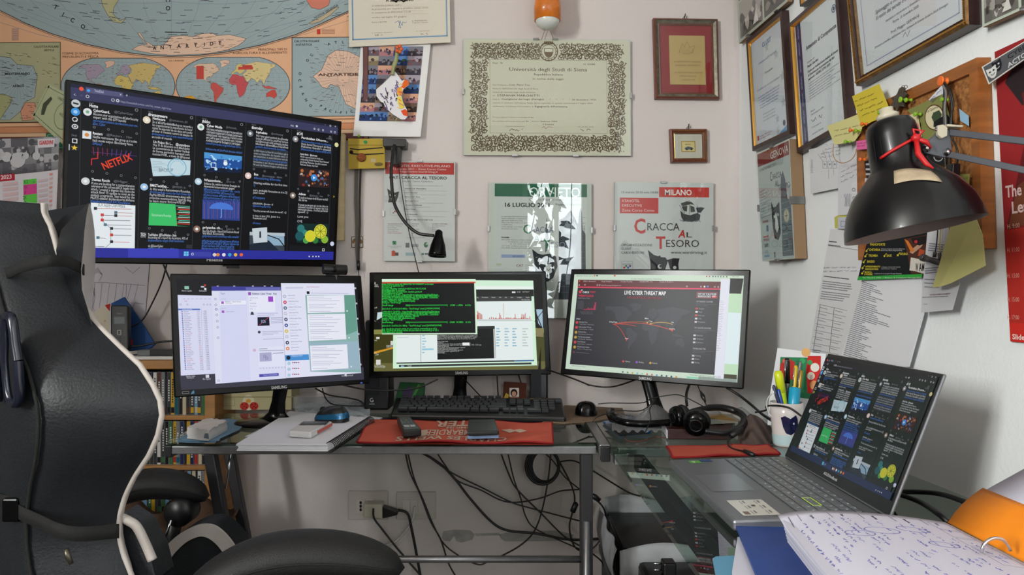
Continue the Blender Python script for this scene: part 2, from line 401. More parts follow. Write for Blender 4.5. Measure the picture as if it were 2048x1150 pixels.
land([(760,285),(800,262),(850,255),(810,215),(792,190),(805,188),(835,235),(880,262),(940,262),(985,210),(1060,205),(1110,212),(1160,195),(1220,190),(1250,205),(1320,200),(1415,222),(1400,240),(1370,262),(1300,290),(1200,308),(1100,314),(985,318),(900,312),(830,300)],'e6c3ab')
land([(560,-120),(720,-140),(700,-60),(690,-10),(670,20),(655,45),(650,80),(690,120),(725,105),(700,135),(650,125),(615,80),(590,30),(575,-40)],'b6b389')
land([(1700,-160),(1960,-170),(1900,-10),(1890,30),(1840,55),(1790,45),(1740,-30)],'cf7f6c');land([(1775,135),(1860,88),(1930,42),(1948,42),(1900,88),(1840,125),(1790,140)],'b9aa8c',.001)
for i,(x,y) in enumerate([(890,288),(934,284),(980,280),(1030,277),(1078,274),(1126,270),(1176,266),(1218,262),(1266,257)]):
 q.text(S,'ANTÁRTIDE'[i],x,y,20,'2d2a2c',al='c',bold=1,w=.0018,z=True)
for c,x,y,r_ in (('T',318,48,28),('I',360,92,28),('C',415,122,26),('O',475,158,26)):q.text(S,c,x,y,24,'2d3138',al='c',bold=1,w=.0018,rot=r_,z=True)
for c,y in (('C',-12),('O',34)):q.text(S,c,955,y,25,'2d3138',bold=1,w=.0018,rot=90,z=True)
for s_,x,y,a in (('NUOVA ZELANDA',1810,110,-28),):q.text(S,s_,x,y,13,'3a3035',w=.0018,rot=a,z=True)
for i in range(150):
 x=rnd.random()*2000;y=rnd.random()*310
 if abs(x - 985)/1150*260+y > 330:continue
 ww=20+rnd.random()*34;a=(x - 985)/985*-.35
 q.line(S,zz(S,[(x,y),(x+ww,y+ww*a*.6)]),3.2,.0012,'5d666c')
for i in range(60):
 x=800+rnd.random()*600;y=200+rnd.random()*100
 q.line(S,zz(S,[(x,y),(x+12+rnd.random()*30,y - 3)]),2,.0013,'8d6f64')
q.line(S,zz(S,[(950,185),(1075,187)]),5,.0012,INK);
def polar(x0,y0,x1,y1,bg,title,tx):
 a,b=S.z(x0,y0);c,d=S.z(x1,y1);q.rect(S,a,b,c,d,.0005,bg);q.frame(S,a,b,c,d,3,.002,'4a4038')
 for i,s_ in enumerate(title):q.text(S,s_,tx[i],y0+28+i*20,12,'3a3a30',w=.002,z=True)
polar(-280,248,350,702,'b0af8c',('CALOTTA POLARE','ARTICA'),(196,255))
land([(-280,300),(60,330),(100,370),(190,380),(215,440),(200,560),(140,590),(120,640),(60,690),(-280,690)],'9fb0b4',.0006)
land([(-280,560),(20,540),(70,560),(60,600),(0,690),(-280,690)],'a9ac7e',.0009);land([(120,640),(150,590),(200,590),(215,640),(190,690),(130,695)],'d9987c',.0009)
for k in range(26):a=k*.2417;q.line(S,zz(S,[(110+20*math.cos(a),470 - 20*math.sin(a)),(110+105*math.cos(a),470 - 105*math.sin(a))]),1.2,.001,'7f8d92')
for k in range(110):
 x,y=rnd.random()*330,300+rnd.random()*380;q.line(S,zz(S,[(x,y),(x+8+rnd.random()*22,y+rnd.random()*4)]),2.2,.0013,'5d6250')
q.text(S,'MEDITERRANEO',30,432,13,'30343c',175,.0018,1,z=True);q.text(S,'ARTICO',75,502,13,'30343c',140,.0018,1,z=True)
polar(1678,216,2080,668,'9fb0b4',('CALOTTA POLARE','ANTARTICA'),(1692,1700))
land([(1800,440),(1850,400),(1885,320),(1930,290),(2000,295),(2075,330),(2075,640),(1990,600),(1965,545),(1950,500),(1900,485),(1880,510),(1850,500),(1830,470)],'e2bda6')
for k in range(40):
 a=k*.157;q.line(S,zz(S,[(1975+30*math.cos(a),450 - 30*math.sin(a)),(min(2078,1975+195*math.cos(a)),450 - 195*math.sin(a))]),1.2,.0012,'7f8d92')
for k in range(90):
 x,y=1780+rnd.random()*280,250+rnd.random()*400;q.line(S,zz(S,[(x,y),(x+8+rnd.random()*20,y+rnd.random()*5)]),2,.0014,'7a6a66')
for i,c in enumerate('OC. ATLANTICO'):
 a=R(152 - i*10.2);q.text(S,c,1975+222*math.cos(a),455 - 205*math.sin(a),15,'3b4650',w=.002,bold=1,al='c',rot=-(a*57.3 - 90),z=True)
for i,c in enumerate('OCEANO'):
 a=R(170+i*10);q.text(S,c,1975+250*math.cos(a),455 - 235*math.sin(a),15,'3b4650',w=.002,bold=1,al='c',rot=-(a*57.3 - 90)+180,z=True)
for i,c in enumerate('PACIFICO'):
 a=R(232+i*8.5);q.text(S,c,1975+215*math.cos(a),455 - 200*math.sin(a),15,'3b4650',w=.002,bold=1,al='c',rot=-(a*57.3 - 90)+180,z=True)
q.text(S,'ANTARTIDE',1830,438,15,'5b4038',2060,.002,1,z=True)
for cx,cy,cl in ((680,495,['a99cae','cf8f88','e2bba6','d6bf72','a99cae','d0b878','d6bf72','d6bf72']),(1340,490,['e0c2a8','cc5a54','e6c3ab','c9545a','d8c583','dcc890','cc4f45','cc5a54'])):
 el=[(cx+327*math.copysign(abs(math.cos(a))**.8,math.cos(a)),cy - 160*math.copysign(min(1,abs(math.sin(a))*1.08),math.sin(a))) for a in [k*.1309 for k in range(48)]]
 q.spoly(S,zz(S,el),.0006,'9fb0b4');q.line(S,zz(S,el),3,.0018,'4c4a4e',closed=True)
 for k in range(-9,10):q.line(S,zz(S,[(cx+k*22,cy - 158),(cx+k*33,cy - 60),(cx+k*34,cy+40),(cx+k*22,cy+155)]),1,.0007,'84929a')
 for k in range(-6,7):
  hw=327*math.sqrt(max(0,1 - (k*23/172)**2));q.line(S,zz(S,[(cx - hw,cy+k*23),(cx+hw,cy+k*23)]),1,.0007,'84929a')
 worldmap(q,S,cx+6,cy+6,300,165,cl,.0009,('6b5a52',1.2))
 for k in range(120):
  x,y=cx - 270+rnd.random()*540,cy - 130+rnd.random()*250;q.line(S,zz(S,[(x,y),(x+6+rnd.random()*12,y+rnd.random()*6 - 3)]),2,.0016,rnd.choice(['6b5f62','8a5a50','7a7a60']))
 if cx > 1000:
  for a,b,c,d in ((1370,385,1455,400),(1130,380,1172,455),(1395,375,1450,385)):q.zrect(S,a,b,c,d,.0014,'c64a40')
for s_,x,y,x1 in (('FORME DI ECONOMIA',359,315,568),('PREVALENTI E PESCA',359,334,568),('PRINCIPALI TIPI DI',1484,292,1652),('AGRICOLTURA E ALLEVAMENTO',1338,312,1652)):q.text(S,s_,x,y,13,'5a3b30',x1,.001,z=True)
q.text(S,'Scala 1:40.000.000',968,354,8,'6a4b40',1058,.001,z=True)
q.zrect(S,1822,168,1842,197,.001,'c9402f')
for k in range(6):q.line(S,zz(S,[(1850,170+k*5),(1925,169+k*5)]),1.6,.001,'9a6a58')
for k in range(12):q.line(S,zz(S,[(70,165+k*6),(108,165+k*6)]),3,.001,'a58a8c')
q.rect(S,0,S.H - 92,S.W,S.H - 88,.001,'6b4a3a');q.rect(S,0,S.H - 66,S.W,S.H - 30,.001,'cf8f68');q.rect(S,0,S.H - 68,S.W,S.H - 65,.0012,'6b4a3a');q.rect(S,0,S.H - 31,S.W,S.H - 28,.0012,'6b4a3a')
q.rect(S,0,S.H - 28,S.W,S.H,.0011,'e0bc98')
q.build('map_sheet',PRINT,t)
q=MB();q.sbox(S,0,S.H - 4,S.W,S.H+32,-.005,.012);q.sbox(S,-30,0,0,S.H+32,-.005,.012);q.sbox(S,S.W,0,S.W+30,S.H+32,-.005,.012)
q.build('frame',mat('dark_red_wood','5e2622',.45,noise=.2,ns=20),t,bevel=.002)

# ------------------------------------------------------------------ award sheet with blue border,photo sheet,drawing
S=Sheet(off(BACK,.022),[(50,-330),(735,-330),(748,287),(62,318)],690,640,3.382,(680,0))
q=MB();q.sbox(S,0,0,690,640,-.002,0,'d9d2c2');q.frame(S,22,22,670,596,6,.0004,'5b8fb8');q.frame(S,30,30,662,588,2,.0004,'8fb0c8')
T=lambda s,x,y,h,x1,c='8a7668',b=0,**k:q.text(S,s,x,y,h,c,x1,.0006,b,z=True,**k)
T('A ZEROTUNO',310,12,22,500,'3d352f',1)
q.line(S,zz(S,[(335,-8),(380,12),(400,-6),(430,10),(470,-10)]),12,.001,'2c2825')
for y,s_,x1 in ((45,'Si conferisce JUNIOR CUP e',415),(68,'la presente per meriti e profitto come socio',598),(92,'in occasione di SPECIALE CLUB',480),(124,'svolto nel luglio 97 giugno',450)):T(s_,215,y,11,x1,'a5917f')
for y in (48,72,96):q.line(S,zz(S,[(430,y),(598,y - 4)]),1.2,.0005,'b9a995')
T('Roma li 20/7/98',215,156,9,315,'9a8878');T('IL PRESIDENTE',487,146,8,588,'9a8878');T('il segretario nazionale',488,158,7,596,'a59585')
rnd=random.Random(8)
q.line(S,zz(S,[(370,155),(395,140),(412,190),(398,185),(405,140),(420,175),(425,148),(440,155),(450,150)]),2.4,.0007,'5b86ae')
T('il comitato direttivo',216,226,7,355,'a59585');q.scrib(S,*S.z(238,244),S.z(290,244)[0],12,2,'6b6058',rnd)
T('la segreteria',515,214,7,605,'a59585');q.scrib(S,*S.z(545,236),S.z(600,236)[0],12,2,'6b6058',rnd)
tag(q.build('award_certificate',PRINT),'cream award sheet with thin blue border pinned over the edge of the world map','certificate')

S0=Sheet(off(BACK,.012),[(150,180),(625,180),(548,932),(95,926)],460,740,3.382,(680,0))
S=Curl(S0,lambda x,y:.012*(y/740)**2+.02*max(0,x/460 - .75)**1.5*(y/740))
q=MB();q.grid(lambda u,v:S.map(u*460,v*740,0),12,10,'e9e7e6');rnd=random.Random(12)
pals=[['3d3a44','7d7c88','201f24','8f7f84','5a4a4a'],['b07a80','d8a58a','40425a','302c38'],['2a3c6c','5d87c0','1c2430','304a30'],['6b5f6a','a9a0ac','2a262c','8c4a44','503c34'],['8a7a62','b8ab90','2b2528','6b4a50'],['3a2c26','6a5448','15110f','a87858'],['c8792c','7d6f66','3a3230','555062']]
for r_ in range(8):
 for c in range(4):
  x0,y0=30+c*96,128+r_*63;pz=pals[rnd.randrange(7)]
  if (r_,c) in ((0,2),(4,0),(3,0)):pz=pals[2]
  if (r_,c)==(0,1):pz=pals[1]
  n0=len(q.v);photo(q,S,x0,y0,x0+97,y0+64,rnd,pz,.0006,12)
tag(q.build('photo_sheet',PRINT),'curling white sheet printed with rows of small event photos, below the cream award sheet','photo print')
S=Px(off(BACK,.05),3.382,(680,0))
sk=[(370,480),(335,520),(290,565),(243,605),(245,650),(290,710),(350,770),(410,808),(440,810),(458,790),(455,745),(428,690),(418,650),(430,605),(468,575),(465,545),(440,535),(420,545),(395,510)]
q=MB();q.slab(S,sk,-.0012,0,'e9e6ea');q.line(S,sk,3,.0004,'55606a',closed=True);rnd=random.Random(5)
for i in range(46):
 x,y=270+rnd.random()*120,540+rnd.random()*200
 if x+y < 900 or x*.9+460 < y:continue
 q.line(S,[(x,y),(x+rnd.random()*26 - 6,y+8+rnd.random()*22)],6,.0006+i*1e-5,rnd.choice(['3a333c','4d4450','6f5f92','241f26','8a78ae']))
for pts,c in (([(425,560),(440,538),(462,545),(466,572),(432,600),(415,590)],'e86a2c'),([(385,600),(415,585),(425,620),(410,650),(385,640)],'efa04a'),([(388,650),(412,655),(425,690),(440,725),(410,740),(392,700)],'ecd35a'),([(412,750),(440,738),(455,750),(457,788),(430,780)],'e2562a')):q.spoly(S,pts,.0012,c)
for i in range(14):x,y=385+rnd.random()*40,560+rnd.random()*170;q.line(S,[(x,y),(x+14,y+10)],4,.0014,rnd.choice(['e85a24','f0c83c','b0508c']))
tag(q.build('sock_drawing',PRINT),'child drawing cut out as a coloured sock hanging on the photo sheet','drawing')
q=MB();q.tube(spline([P(795,97,2.15),P(792,120,2.16),P(787,135,2.16),P(785,150,2.158)],5),[.006]*5+[.007]*5+[.005]*6,8,m=0)
for i in range(5):a=i*1.257;q.lathe(P(798+5*math.cos(a),98+6*math.sin(a),2.145),(0,-1,0),[(.001,-.002),(.006,0),(.005,.003),(.001,.004)],8,m=1)
tag(q.build('flower_peg',[mat('olive_plastic','9aa06a',.4),mat('orange_plastic','d9622c',.4)]),'olive paper peg with orange flower holding the sock drawing','clip')

# ------------------------------------------------------------------ diploma
S=Sheet(off(BACK,.012),[(835,262),(1963,272),(1968,1055),(835,1050)],1130,788,3.382,(680,0))
def dip(q,S):
 rnd=random.Random(21);BR='75604a'
 q.rect(S,6,4,1124,784,.0004,'d6d0bc')
 def cell(cx,cy,r0,flip):
  a0=rnd.random()*6.28;pts=[]
  for k in range(18):
   a=a0+flip*k*.52;r_=r0*(1 - k/20);pts.append((cx+r_*math.cos(a),cy+r_*math.sin(a)))
  q.line(S,pts,5.2,.0006,BR)
  for k in range(12):
   p=pts[(k*5) % 17];a=rnd.random()*6.28;l=9+rnd.random()*9
   q.spoly(S,[p,(p[0]+l*.5*math.cos(a) - 4*math.sin(a),p[1]+l*.5*math.sin(a)+4*math.cos(a)),(p[0]+l*math.cos(a),p[1]+l*math.sin(a)),(p[0]+l*.5*math.cos(a)+4*math.sin(a),p[1]+l*.5*math.sin(a) - 4*math.cos(a))],.0007,BR)
 x=74
 while x < 1075:
  for y in (50,85,118):
   if abs(x - 575) > 70:cell(x+(18 if y==85 else 0),y,24,rnd.choice((-1,1)))
  for y in (672,706,738):cell(x+(18 if y==706 else 0),y,24,rnd.choice((-1,1)))
  x+=42
 y=160
 while y < 640:
  for x in (66,104,142,1000,1038,1074):cell(x,y+(18 if x in (104,1038) else 0),23,rnd.choice((-1,1)))
  y+=42
 for k in range(60):
  x=rnd.choice([50+rnd.random()*1035]);
  for y in (30,752):q.disc(S,x,y+rnd.random()*6,4,.0008,BR,6)
 q.rect(S,176,138,972,640,.0010,'d6d0bc');q.frame(S,178,140,970,638,1.6,.0012,'6b5a48')
 q.disc(S,575,82,66,.0012,'d6d0bc',28);q.ring(S,575,82,64,7,.0014,BR,ry=68);q.ring(S,575,84,50,4,.0014,BR)
 for k in range(16):a=k*.3927;cell_r=55;q.disc(S,575+57*math.cos(a),82+60*math.sin(a),6,.0016,BR,6)
 q.spoly(S,[(543,62),(607,62),(605,95),(595,115),(575,128),(555,115),(545,95)],.0016,BR);q.spoly(S,[(548,66),(602,66),(601,86),(549,86)],.0018,'e0dac6')
 for k in range(5):q.rect(S,545+k*13,14,553+k*13,26,.0018,BR)
 q.rect(S,543,26,607,34,.0018,BR)
 T=lambda s,x,y,h,x1,c='4a4038',b=0,**k:q.text(S,s,x,y,h,c,x1,.0014,b,z=True,**k)
 T('Matr. 78',1032,432,10,1100);T('N. 50088',1645,440,10,1725)
 T('Università degli Studi di Siena',1143,480,24,1672,'5a4e44')
 T('Repubblica Italiana',1310,510,13,1507);T('In nome della legge',1302,540,13,1513,'7a6a58')
 T('Noi Professore',1032,580,10,1138,'8a7a68');T('Dott. Piero Tosi',1142,580,11,1285)
 T('Rettore dell\'Università degli Studi di Siena',1032,604,9,1342,'8a7a68');T('Veduti gli attestati degli studi compiuti',1032,628,9,1320,'8a7a68')
 T('da',1032,650,8,1048,'8a7a68');T('STEFANIA MARCHETTI',1062,652,13,1350,'2f2a26')
 T('nata a',1032,676,9,1078,'8a7a68');T('Castiglione del Lago (Perugia)',1092,676,11,1380);
 for k in range(4):T('/',1418+k*44,676,9,1424+k*44)
 T('26 dicembre 1970',1568,680,10,1732)
 T('veduto il risultato dell\'esame finale da lei superato in questa Università il 7 luglio 2003',1032,700,9,1710,'8a7a68')
 T('conferiamo il Diploma Universitario in',1032,724,9,1310,'8a7a68');T('Ingegneria Informatica.',1316,726,12,1542,'332e29')
 T('Il presente diploma è rilasciato a tutti gli effetti di legge',1032,796,7,1310,'8a7a68')
 T('Dato dal Palazzo dell\'Università di Siena addì',1032,824,7,1250,'8a7a68');T('26',1256,825,8,1276);T('del mese di',1295,824,7,1350,'8a7a68');T('febbraio 2004',1356,826,9,1470)
 T('Il Rettore',1370,846,9,1448,'6a5a48');T('Il Direttore Amministrativo',1118,858,7,1248,'8a7a68');T('Il Preside della Facoltà',1608,862,7,1715,'8a7a68')
 q.line(S,zz(S,[(1365,868),(1380,856),(1390,872),(1410,858),(1440,864)]),2.4,.0014,'b06a68')
 for x0,x1 in ((1145,1240),(1625,1700)):q.scrib(S,*S.z(x0,886),S.z(x1,886)[0],15,2.6,'3a332d',rnd,.0014)
t=clip_frame('diploma','wide university diploma with brown scrollwork border hanging from a string',S,dip,.008,((345,788),(755,788),(0,360),(1130,380),(490,0),(620,0)),cat='diploma')
q=MB();q.tube([P(1083,79,D - .014),P(1094,48,D - .012),P(1108,79,D - .014)],.0012,5);q.tube([P(1094,51,D),P(1094,47,D - .016)],.0016,6)
q.build('hanging_string',mat('string','b09a7c',.9),t)

# ------------------------------------------------------------------ orange wall lamp
t=thing('wall_lamp',P(1095,20,D),'orange ceramic wall lamp with a round bulb above the diploma','lamp')
c=P(1095,-14,2.13);q=MB();q.lathe(c,(0,0,-1),[(.012,-.055),(.034,-.045),(.038,-.01),(.036,.02),(.04,.045),(.0385,.082),(.0345,.082),(.032,.02),(.02,.0)],28)
q.build('lamp_shade',mat('orange_glaze','e07a1e',.35,noise=.25,ns=14,coat=.3),t)
q=MB();q.lathe(P(1095,36,2.13),(0,0,-1),[(.018,-.05),(.024,-.02),(.0345,-.004),(.036,.006),(.032,.020),(.018,.031),(.002,.034)],28);q.build('bulb',mat('frosted_bulb','d9dcd6',.25,spec=.6),t)
q=MB();q.tube([P(1095,-40,2.13),P(1095,-52,2.17),P(1095,-52,D)],.008,8);q.build('bracket',mat('white_enamel','dcdcd8',.4),t)

# ------------------------------------------------------------------ two small framed pictures
S=Sheet(off(BACK,.018),[(68,92),(408,97),(418,518),(80,515)],340,422,2.613,(1280,0))
t=thing('picture_frame',S.map(170,422),'brown and silver frame with a gold engraved plate on red velvet, right of the diploma','framed picture')
q=MB();ringframe(q,S,0,0,340,422,[(0,-.016,'',0),(2,0,'x',0),(10,.004,'',0),(12,.002,'',1),(26,-.003,'',1),(30,-.002,'',0),(36,-.006,'',0)])
q.c=['6b3a2a']*len(q.c);q.build('frame',[mat('brown_wood','6b3a2a',.4,noise=.2),mat('aged_silver','8a8577',.35,.6,col2='6a6456',ns=60)],t)
q=MB();q.rect(S,30,30,310,392,-.008,'8a1c22');q.frame(S,34,34,306,388,4,-.0075,'9c3038');q.build('mount',mat('red_velvet','8a1a20',.9,sheen=.4),t)
q=MB();q.sbox(S,82,88,270,345,-.008,-.005,'b9985a');rnd=random.Random(7)
S2=S
def TT(s,y,x0=26,x1=162):q.text(S,s,82+x0,88+y,7,'8a6a38',82+x1,-.0044)
for i,(s_,a,b) in enumerate((('IL CAMPIONATO ITALIANO',22,166),('D\'AMORE E SENTIMENTI',30,158),('',0,0),('AL VINCITORE DEL TROFEO',24,170),('PREMIO GIOVANI',50,140),('LUGLIO 98',60,130))):
 if s_:TT(s_,140+i*19,a,b)
q.line(S,[(132,180),(150,130),(162,150),(175,118),(190,150),(215,140),(205,175),(180,185),(150,182)],2,-.0043,'9a7a48')
for k in range(8):q.line(S,[(135+k*10,185 - rnd.random()*8),(140+k*9,150+rnd.random()*20)],1.4,-.0043,'9a7a48')
q.build('engraved_plate',attr_mat('gold_plate',.35,spec=.6),t)
q=MB();q.sbox(S,28,28,312,394,-.0035,-.002);q.build('glass_pane',GLASS,t)
hookm=mat('dark_hook','2f2a28',.4,1)
def hook(S,x,y,par):
 q=MB();q.tube([S.map(x,y - 2,-.012),S.map(x+3,y - 26,-.004)],.0013,6);q.tube([S.map(x,y+3,-.012),S.map(x - 10,y - 5,-.008),S.map(x+3,y - 18,-.004),S.map(x+12,y - 5,-.008)],.0009,5);q.build('hook',hookm,par)
hook(S,168,0,t)
S=Sheet(off(BACK,.016),[(155,672),(352,672),(355,848),(163,850)],196,177,2.613,(1280,0))
t=thing('picture_frame',S.map(98,177),'tiny brown frame with a small gold emblem on white, below the red velvet one','framed picture')
q=MB();ringframe(q,S,0,0,196,177,[(0,-.014,'',0),(2,0,'',0),(10,.003,'',0),(13,-.002,'',1),(15,-.001,'',0),(22,-.004,'',0),(24,-.0035,'',1),(26,-.008,'',0)])
q.c=['6b3a2a']*len(q.c);q.build('frame',[_M['brown_wood'],mat('gold_line','b08d52',.3,.8)],t)
q=MB();q.rect(S,20,20,176,157,-.008,'c9c2b6');q.frame(S,28,28,168,149,3,-.0078,'ddd8cc');q.rect(S,60,62,134,118,-.0072,'b08a3c');q.rect(S,64,66,130,114,-.007,'d8c48a')
q.text(S,'BENELI',80,82,7,'5a4420',112,-.0066);q.spoly(S,[(76,98),(92,90),(110,92),(124,100),(118,106),(80,106)],-.0066,'54606a');q.disc(S,88,105,5,-.0062,'2a2a30');q.disc(S,112,105,5,-.0062,'2a2a30')
q.build('picture',PRINT,t);q=MB();q.sbox(S,22,22,174,155,-.0045,-.003);q.build('glass_pane',GLASS,t);hook(S,100,0,t)

# ------------------------------------------------------------------ glass posters
def cat_head(q,S,pts,c,w):q.spoly(S,zz(S,pts),w,c)
S=Sheet(off(BACK,.012),[(322,225),(843,232),(840,963),(318,958)],520,732,3.657,(680,260))
def p1(q,S):
 q.rect(S,4,4,516,728,.0004,'d2d0d2');q.rect(S,10,10,512,96,.0006,'b8302c')
 T=lambda s,x,y,h,x1,c='3c3c40',b=0,**k:q.text(S,s,x,y,h,c,x1,.0009,b,z=True,**k)
 T('ATAHOTEL EXECUTIVE-MILANO',356,268,17,808,'ecd8d6',0);T('12 marzo 2011 - Zona Corso Como',385,290,14,778,'e6cfcc');T('http://www.wardriving.it',440,310,13,715,'e6cfcc')
 T('CAT- CRACCA AL TESORO',358,357,21,782,'26262a',1);T('Hacker Game Cittadino',456,380,12,680,'6a6a70')
 T('dalle ore 10.00 Informazioni e iscrizioni al gioco con',476,408,6,752,'7a7a80')
 y=432
 for nm,n in (('Alessio L.R. Pennasilico',315),('Paolo Giardini',300),('Matteo G.P. Flora',150),('Pierluigi Perri',280),('Cristiano Cafferata',190),('Raoul Chiesa',330),('Igor Falcomatà',300)):
  T(nm,474,y,7,474+len(nm)*6.6,'303034',1);T('Sicurezza Informatica e Giuridica La nuova frontiera del gioco',474,y+13,5,474+n,'8a8a90');y+=30 if nm[0] !='R' else 38
 T('INIZIO DEL GIOCO ORE 14.30',490,660,8,678,'303034',1)
 for x,hd,names in ((348,'ORGANIZZAZIONE',('Cristiano Cafferata','Raoul Chiesa','Fiammetta Fusco','Paolo Giardini','Alessio Pennasilico')),(524,'SPONSOR',('Alba ST.','','Sonic Wall','','Rubber')),(672,'GLOBAL PARTNER',('@mediaservice.net','Alba S.T.','Sicurezza','Studio Legale',''))):
  T(hd,x,690,8,x+len(hd)*8,'7a5a5e');
  for i,n_ in enumerate(names):
   if n_:T(n_,x,704+i*13,7,x+len(n_)*5.6,'b0403c' if (i==4 and x < 400) else '6a6a70')
 T('con il patrocinio di',486,790,8,615,'9a9aa0')
 c='2c2d31';cat_head(q,S,[(346,428),(378,452),(398,458),(432,450),(425,490),(410,528),(352,530),(358,500)],c,.0009)
 q.spoly(S,zz(S,[(372,500),(392,498),(400,512),(385,518)]),.0011,'d0d0d2');q.disc(S,*S.z(368,476),5,.0011,'d0d0d2');q.disc(S,*S.z(402,480),5,.0011,'d0d0d2')
 for k in range(5):q.line(S,zz(S,[(324,480+k*12),(352,492+k*7)]),1.5,.0011,'8a8a90');q.line(S,zz(S,[(430,500+k*8),(462,484+k*14)]),1.5,.0011,'8a8a90')
 T('.C.A.T.',348,527,9,404,'e8e8ea',1)
 a=S.z(368,572);q.frame(S,a[0],a[1],a[0]+55,a[1]+52,1.5,.0009,'9a9aa0');q.disc(S,a[0]+34,a[1]+24,6,.0009,'c03a34');q.disc(S,a[0]+22,a[1]+34,5,.001,'4a6a4a')
 for x,y,w_,h_,cc in ((384,812,28,26,'3a8f5f'),(480,826,28,34,'70757a'),(612,820,34,44,'3f6f54'),(378,884,26,38,'c2452c'),(404,896,24,24,'584a4c'),(480,896,72,24,'9fb0bc'),(596,900,18,14,'3f7a74'),(520,834,54,22,'a0a0a4'),(620,900,40,12,'5a6a70')):
  if w_==34:q.disc(S,*S.z(x+17,y+20),16,.0009,cc,ry=20);q.disc(S,*S.z(x+24,y+14),8,.0011,'a8c8b4')
  else:q.zrect(S,x,y,x+w_,y+h_,.0009,cc)
 T('S',390,834,15,404,'e8f4ec',1);T('Regione Lombardia',348,852,7,450,'5a7a68');T('Fondazione',372,864,6,424);
 q.ring(S,*S.z(391,888),9,3,.001,'c2452c',a0=0,a1=180)
clip_frame('poster','poster headed with a red strip and listing speakers, beneath the gooseneck lamp',S,p1,.006,((262,0),(262,732),(0,388),(520,370)),'glass covered event posters')
S=Sheet(off(BACK,.012),[(978,365),(1183,367),(1183,637),(976,635)],748,987)
S.zo=(680,260);S.zs=3.657
def p2(q,S):
 q.rect(S,4,4,744,983,.0004,'c6cbc4');q.rect(S,38,8,716,980,.0006,'c9cccb');q.zrect(S,1132,392,1806,492,.0008,'2f6650')
 T=lambda s,x,y,h,x1,c='3c3c40',b=0,**k:q.text(S,s,x,y,h,c,x1,.0014,b,z=True,**k)
 T('ORVIETO',1380,488,72,1760,'dfe6e0',0);T('Centro Studi Città di Orvieto',1380,515,13,1756,'5a6a64')
 T('16 LUGLIO 2011',1198,562,30,1540,'26292c',1);T('Piazza Duomo, 20',1575,552,16,1758,'4a4a50')
 for i,s_ in enumerate(('La sicurezza informatica è un gioco','Vieni a divertirti sul percorso','agli amici della sicurezza','Non ci può fare nulla in un giorno','un bell\'evento','Unirsi al gruppo è un modo','divertente per farlo')):T(s_,1180,636+i*15,8,1180+len(s_)*6,'6a6e72')
 T('PROGRAMMA',1180,790,9,1238,'3a3a3e',1)
 for i,s_ in enumerate(('Ore 10.00  seminari e tavola rotonda','          le minacce e gli attacchi','          ai siti istituzionali','Ore 14.30  via libera, cacce a premio','Ore 18.30  premiazione e festa finale')):T(s_,1180,806+i*15,8,1400,'6a6e72')
 q.zrect(S,1180,910,1354,936,.0009,'8fa0c4');T('INFO-CONTATTI',1262,928,10,1345,'3a4a70')
 q.zrect(S,1145,975,1180,992,.0009,'b0c0a4')
 T('C',1338,755,64,1395,'3a7a58',1);T('RACCA',1400,750,44,1560,'6d7490');T('A',1418,818,48,1462,'5a6a70');T('L',1466,816,34,1490,'5a6a70');T('T',1490,862,58,1535,'3a7a58',1);T('ESORO',1540,858,40,1742,'8a8ca4')
 DG='454a52'                                        # cathedral
 for pts in ([(1600,1100),(1600,660),(1640,640),(1688,585),(1740,690),(1750,600),(1760,568),(1768,600),(1775,730),(1795,760),(1800,1240),(1560,1240)],):q.spoly(S,zz(S,pts),.0008,DG)
 for pts in ([(1640,700),(1688,620),(1732,705),(1730,760),(1645,760)],[(1650,860),(1725,860),(1725,960),(1650,960)],[(1648,1040),(1690,980),(1730,1040),(1730,1130),(1648,1130)]):q.spoly(S,zz(S,pts),.0010,'8a8f98')
 for k in range(14):q.line(S,zz(S,[(1610,640+k*42),(1795,640+k*42)]),2.5,.0012,'6a6f78')
 for k in range(6):q.line(S,zz(S,[(1615+k*34,700),(1615+k*34,1200)]),3,.0012,'2f343c')
 q.disc(S,*S.z(1688,668),22,.0014,'353a44');q.spoly(S,zz(S,[(1505,700),(1512,640),(1520,700),(1528,860),(1500,900)]),.0008,'5f656e')
 q.spoly(S,zz(S,[(1405,872),(1450,905),(1480,912),(1530,905),(1580,925),(1590,1000),(1560,1080),(1520,1110),(1450,1100),(1425,1030),(1420,960)]),.0016,'33353c')
 q.disc(S,*S.z(1478,965),17,.0018,'d8d8d8');q.disc(S,*S.z(1484,965),10,.002,'33353c');q.spoly(S,zz(S,[(1505,985),(1545,980),(1550,1040),(1520,1060),(1500,1030)]),.0018,'cfd2d4');q.line(S,zz(S,[(1512,1015),(1525,1030),(1542,1010)]),4,.002,'303036')
 for k in range(4):q.line(S,zz(S,[(1355,985+k*14),(1425,1005+k*6)]),2,.0012,'5a5a60')
 T('CAT',1288,1000,18,1340,'8a5060');T('via nel mare della sicurezza',1150,1120,9,1350,'6a6e72');T('www.wardriving.it',1150,1250,20,1420,'3a3a40')
clip_frame('poster','poster headed ORVIETO on green with a cathedral, standing just above the middle monitor',S,p2,.006,((0,340),(748,345)),'glass covered event posters')
S=Sheet(off(BACK,.012),[(1229,364),(1427,366),(1426,640),(1228,640)],760,1056);S.zo=(1200,340);S.zs=3.834
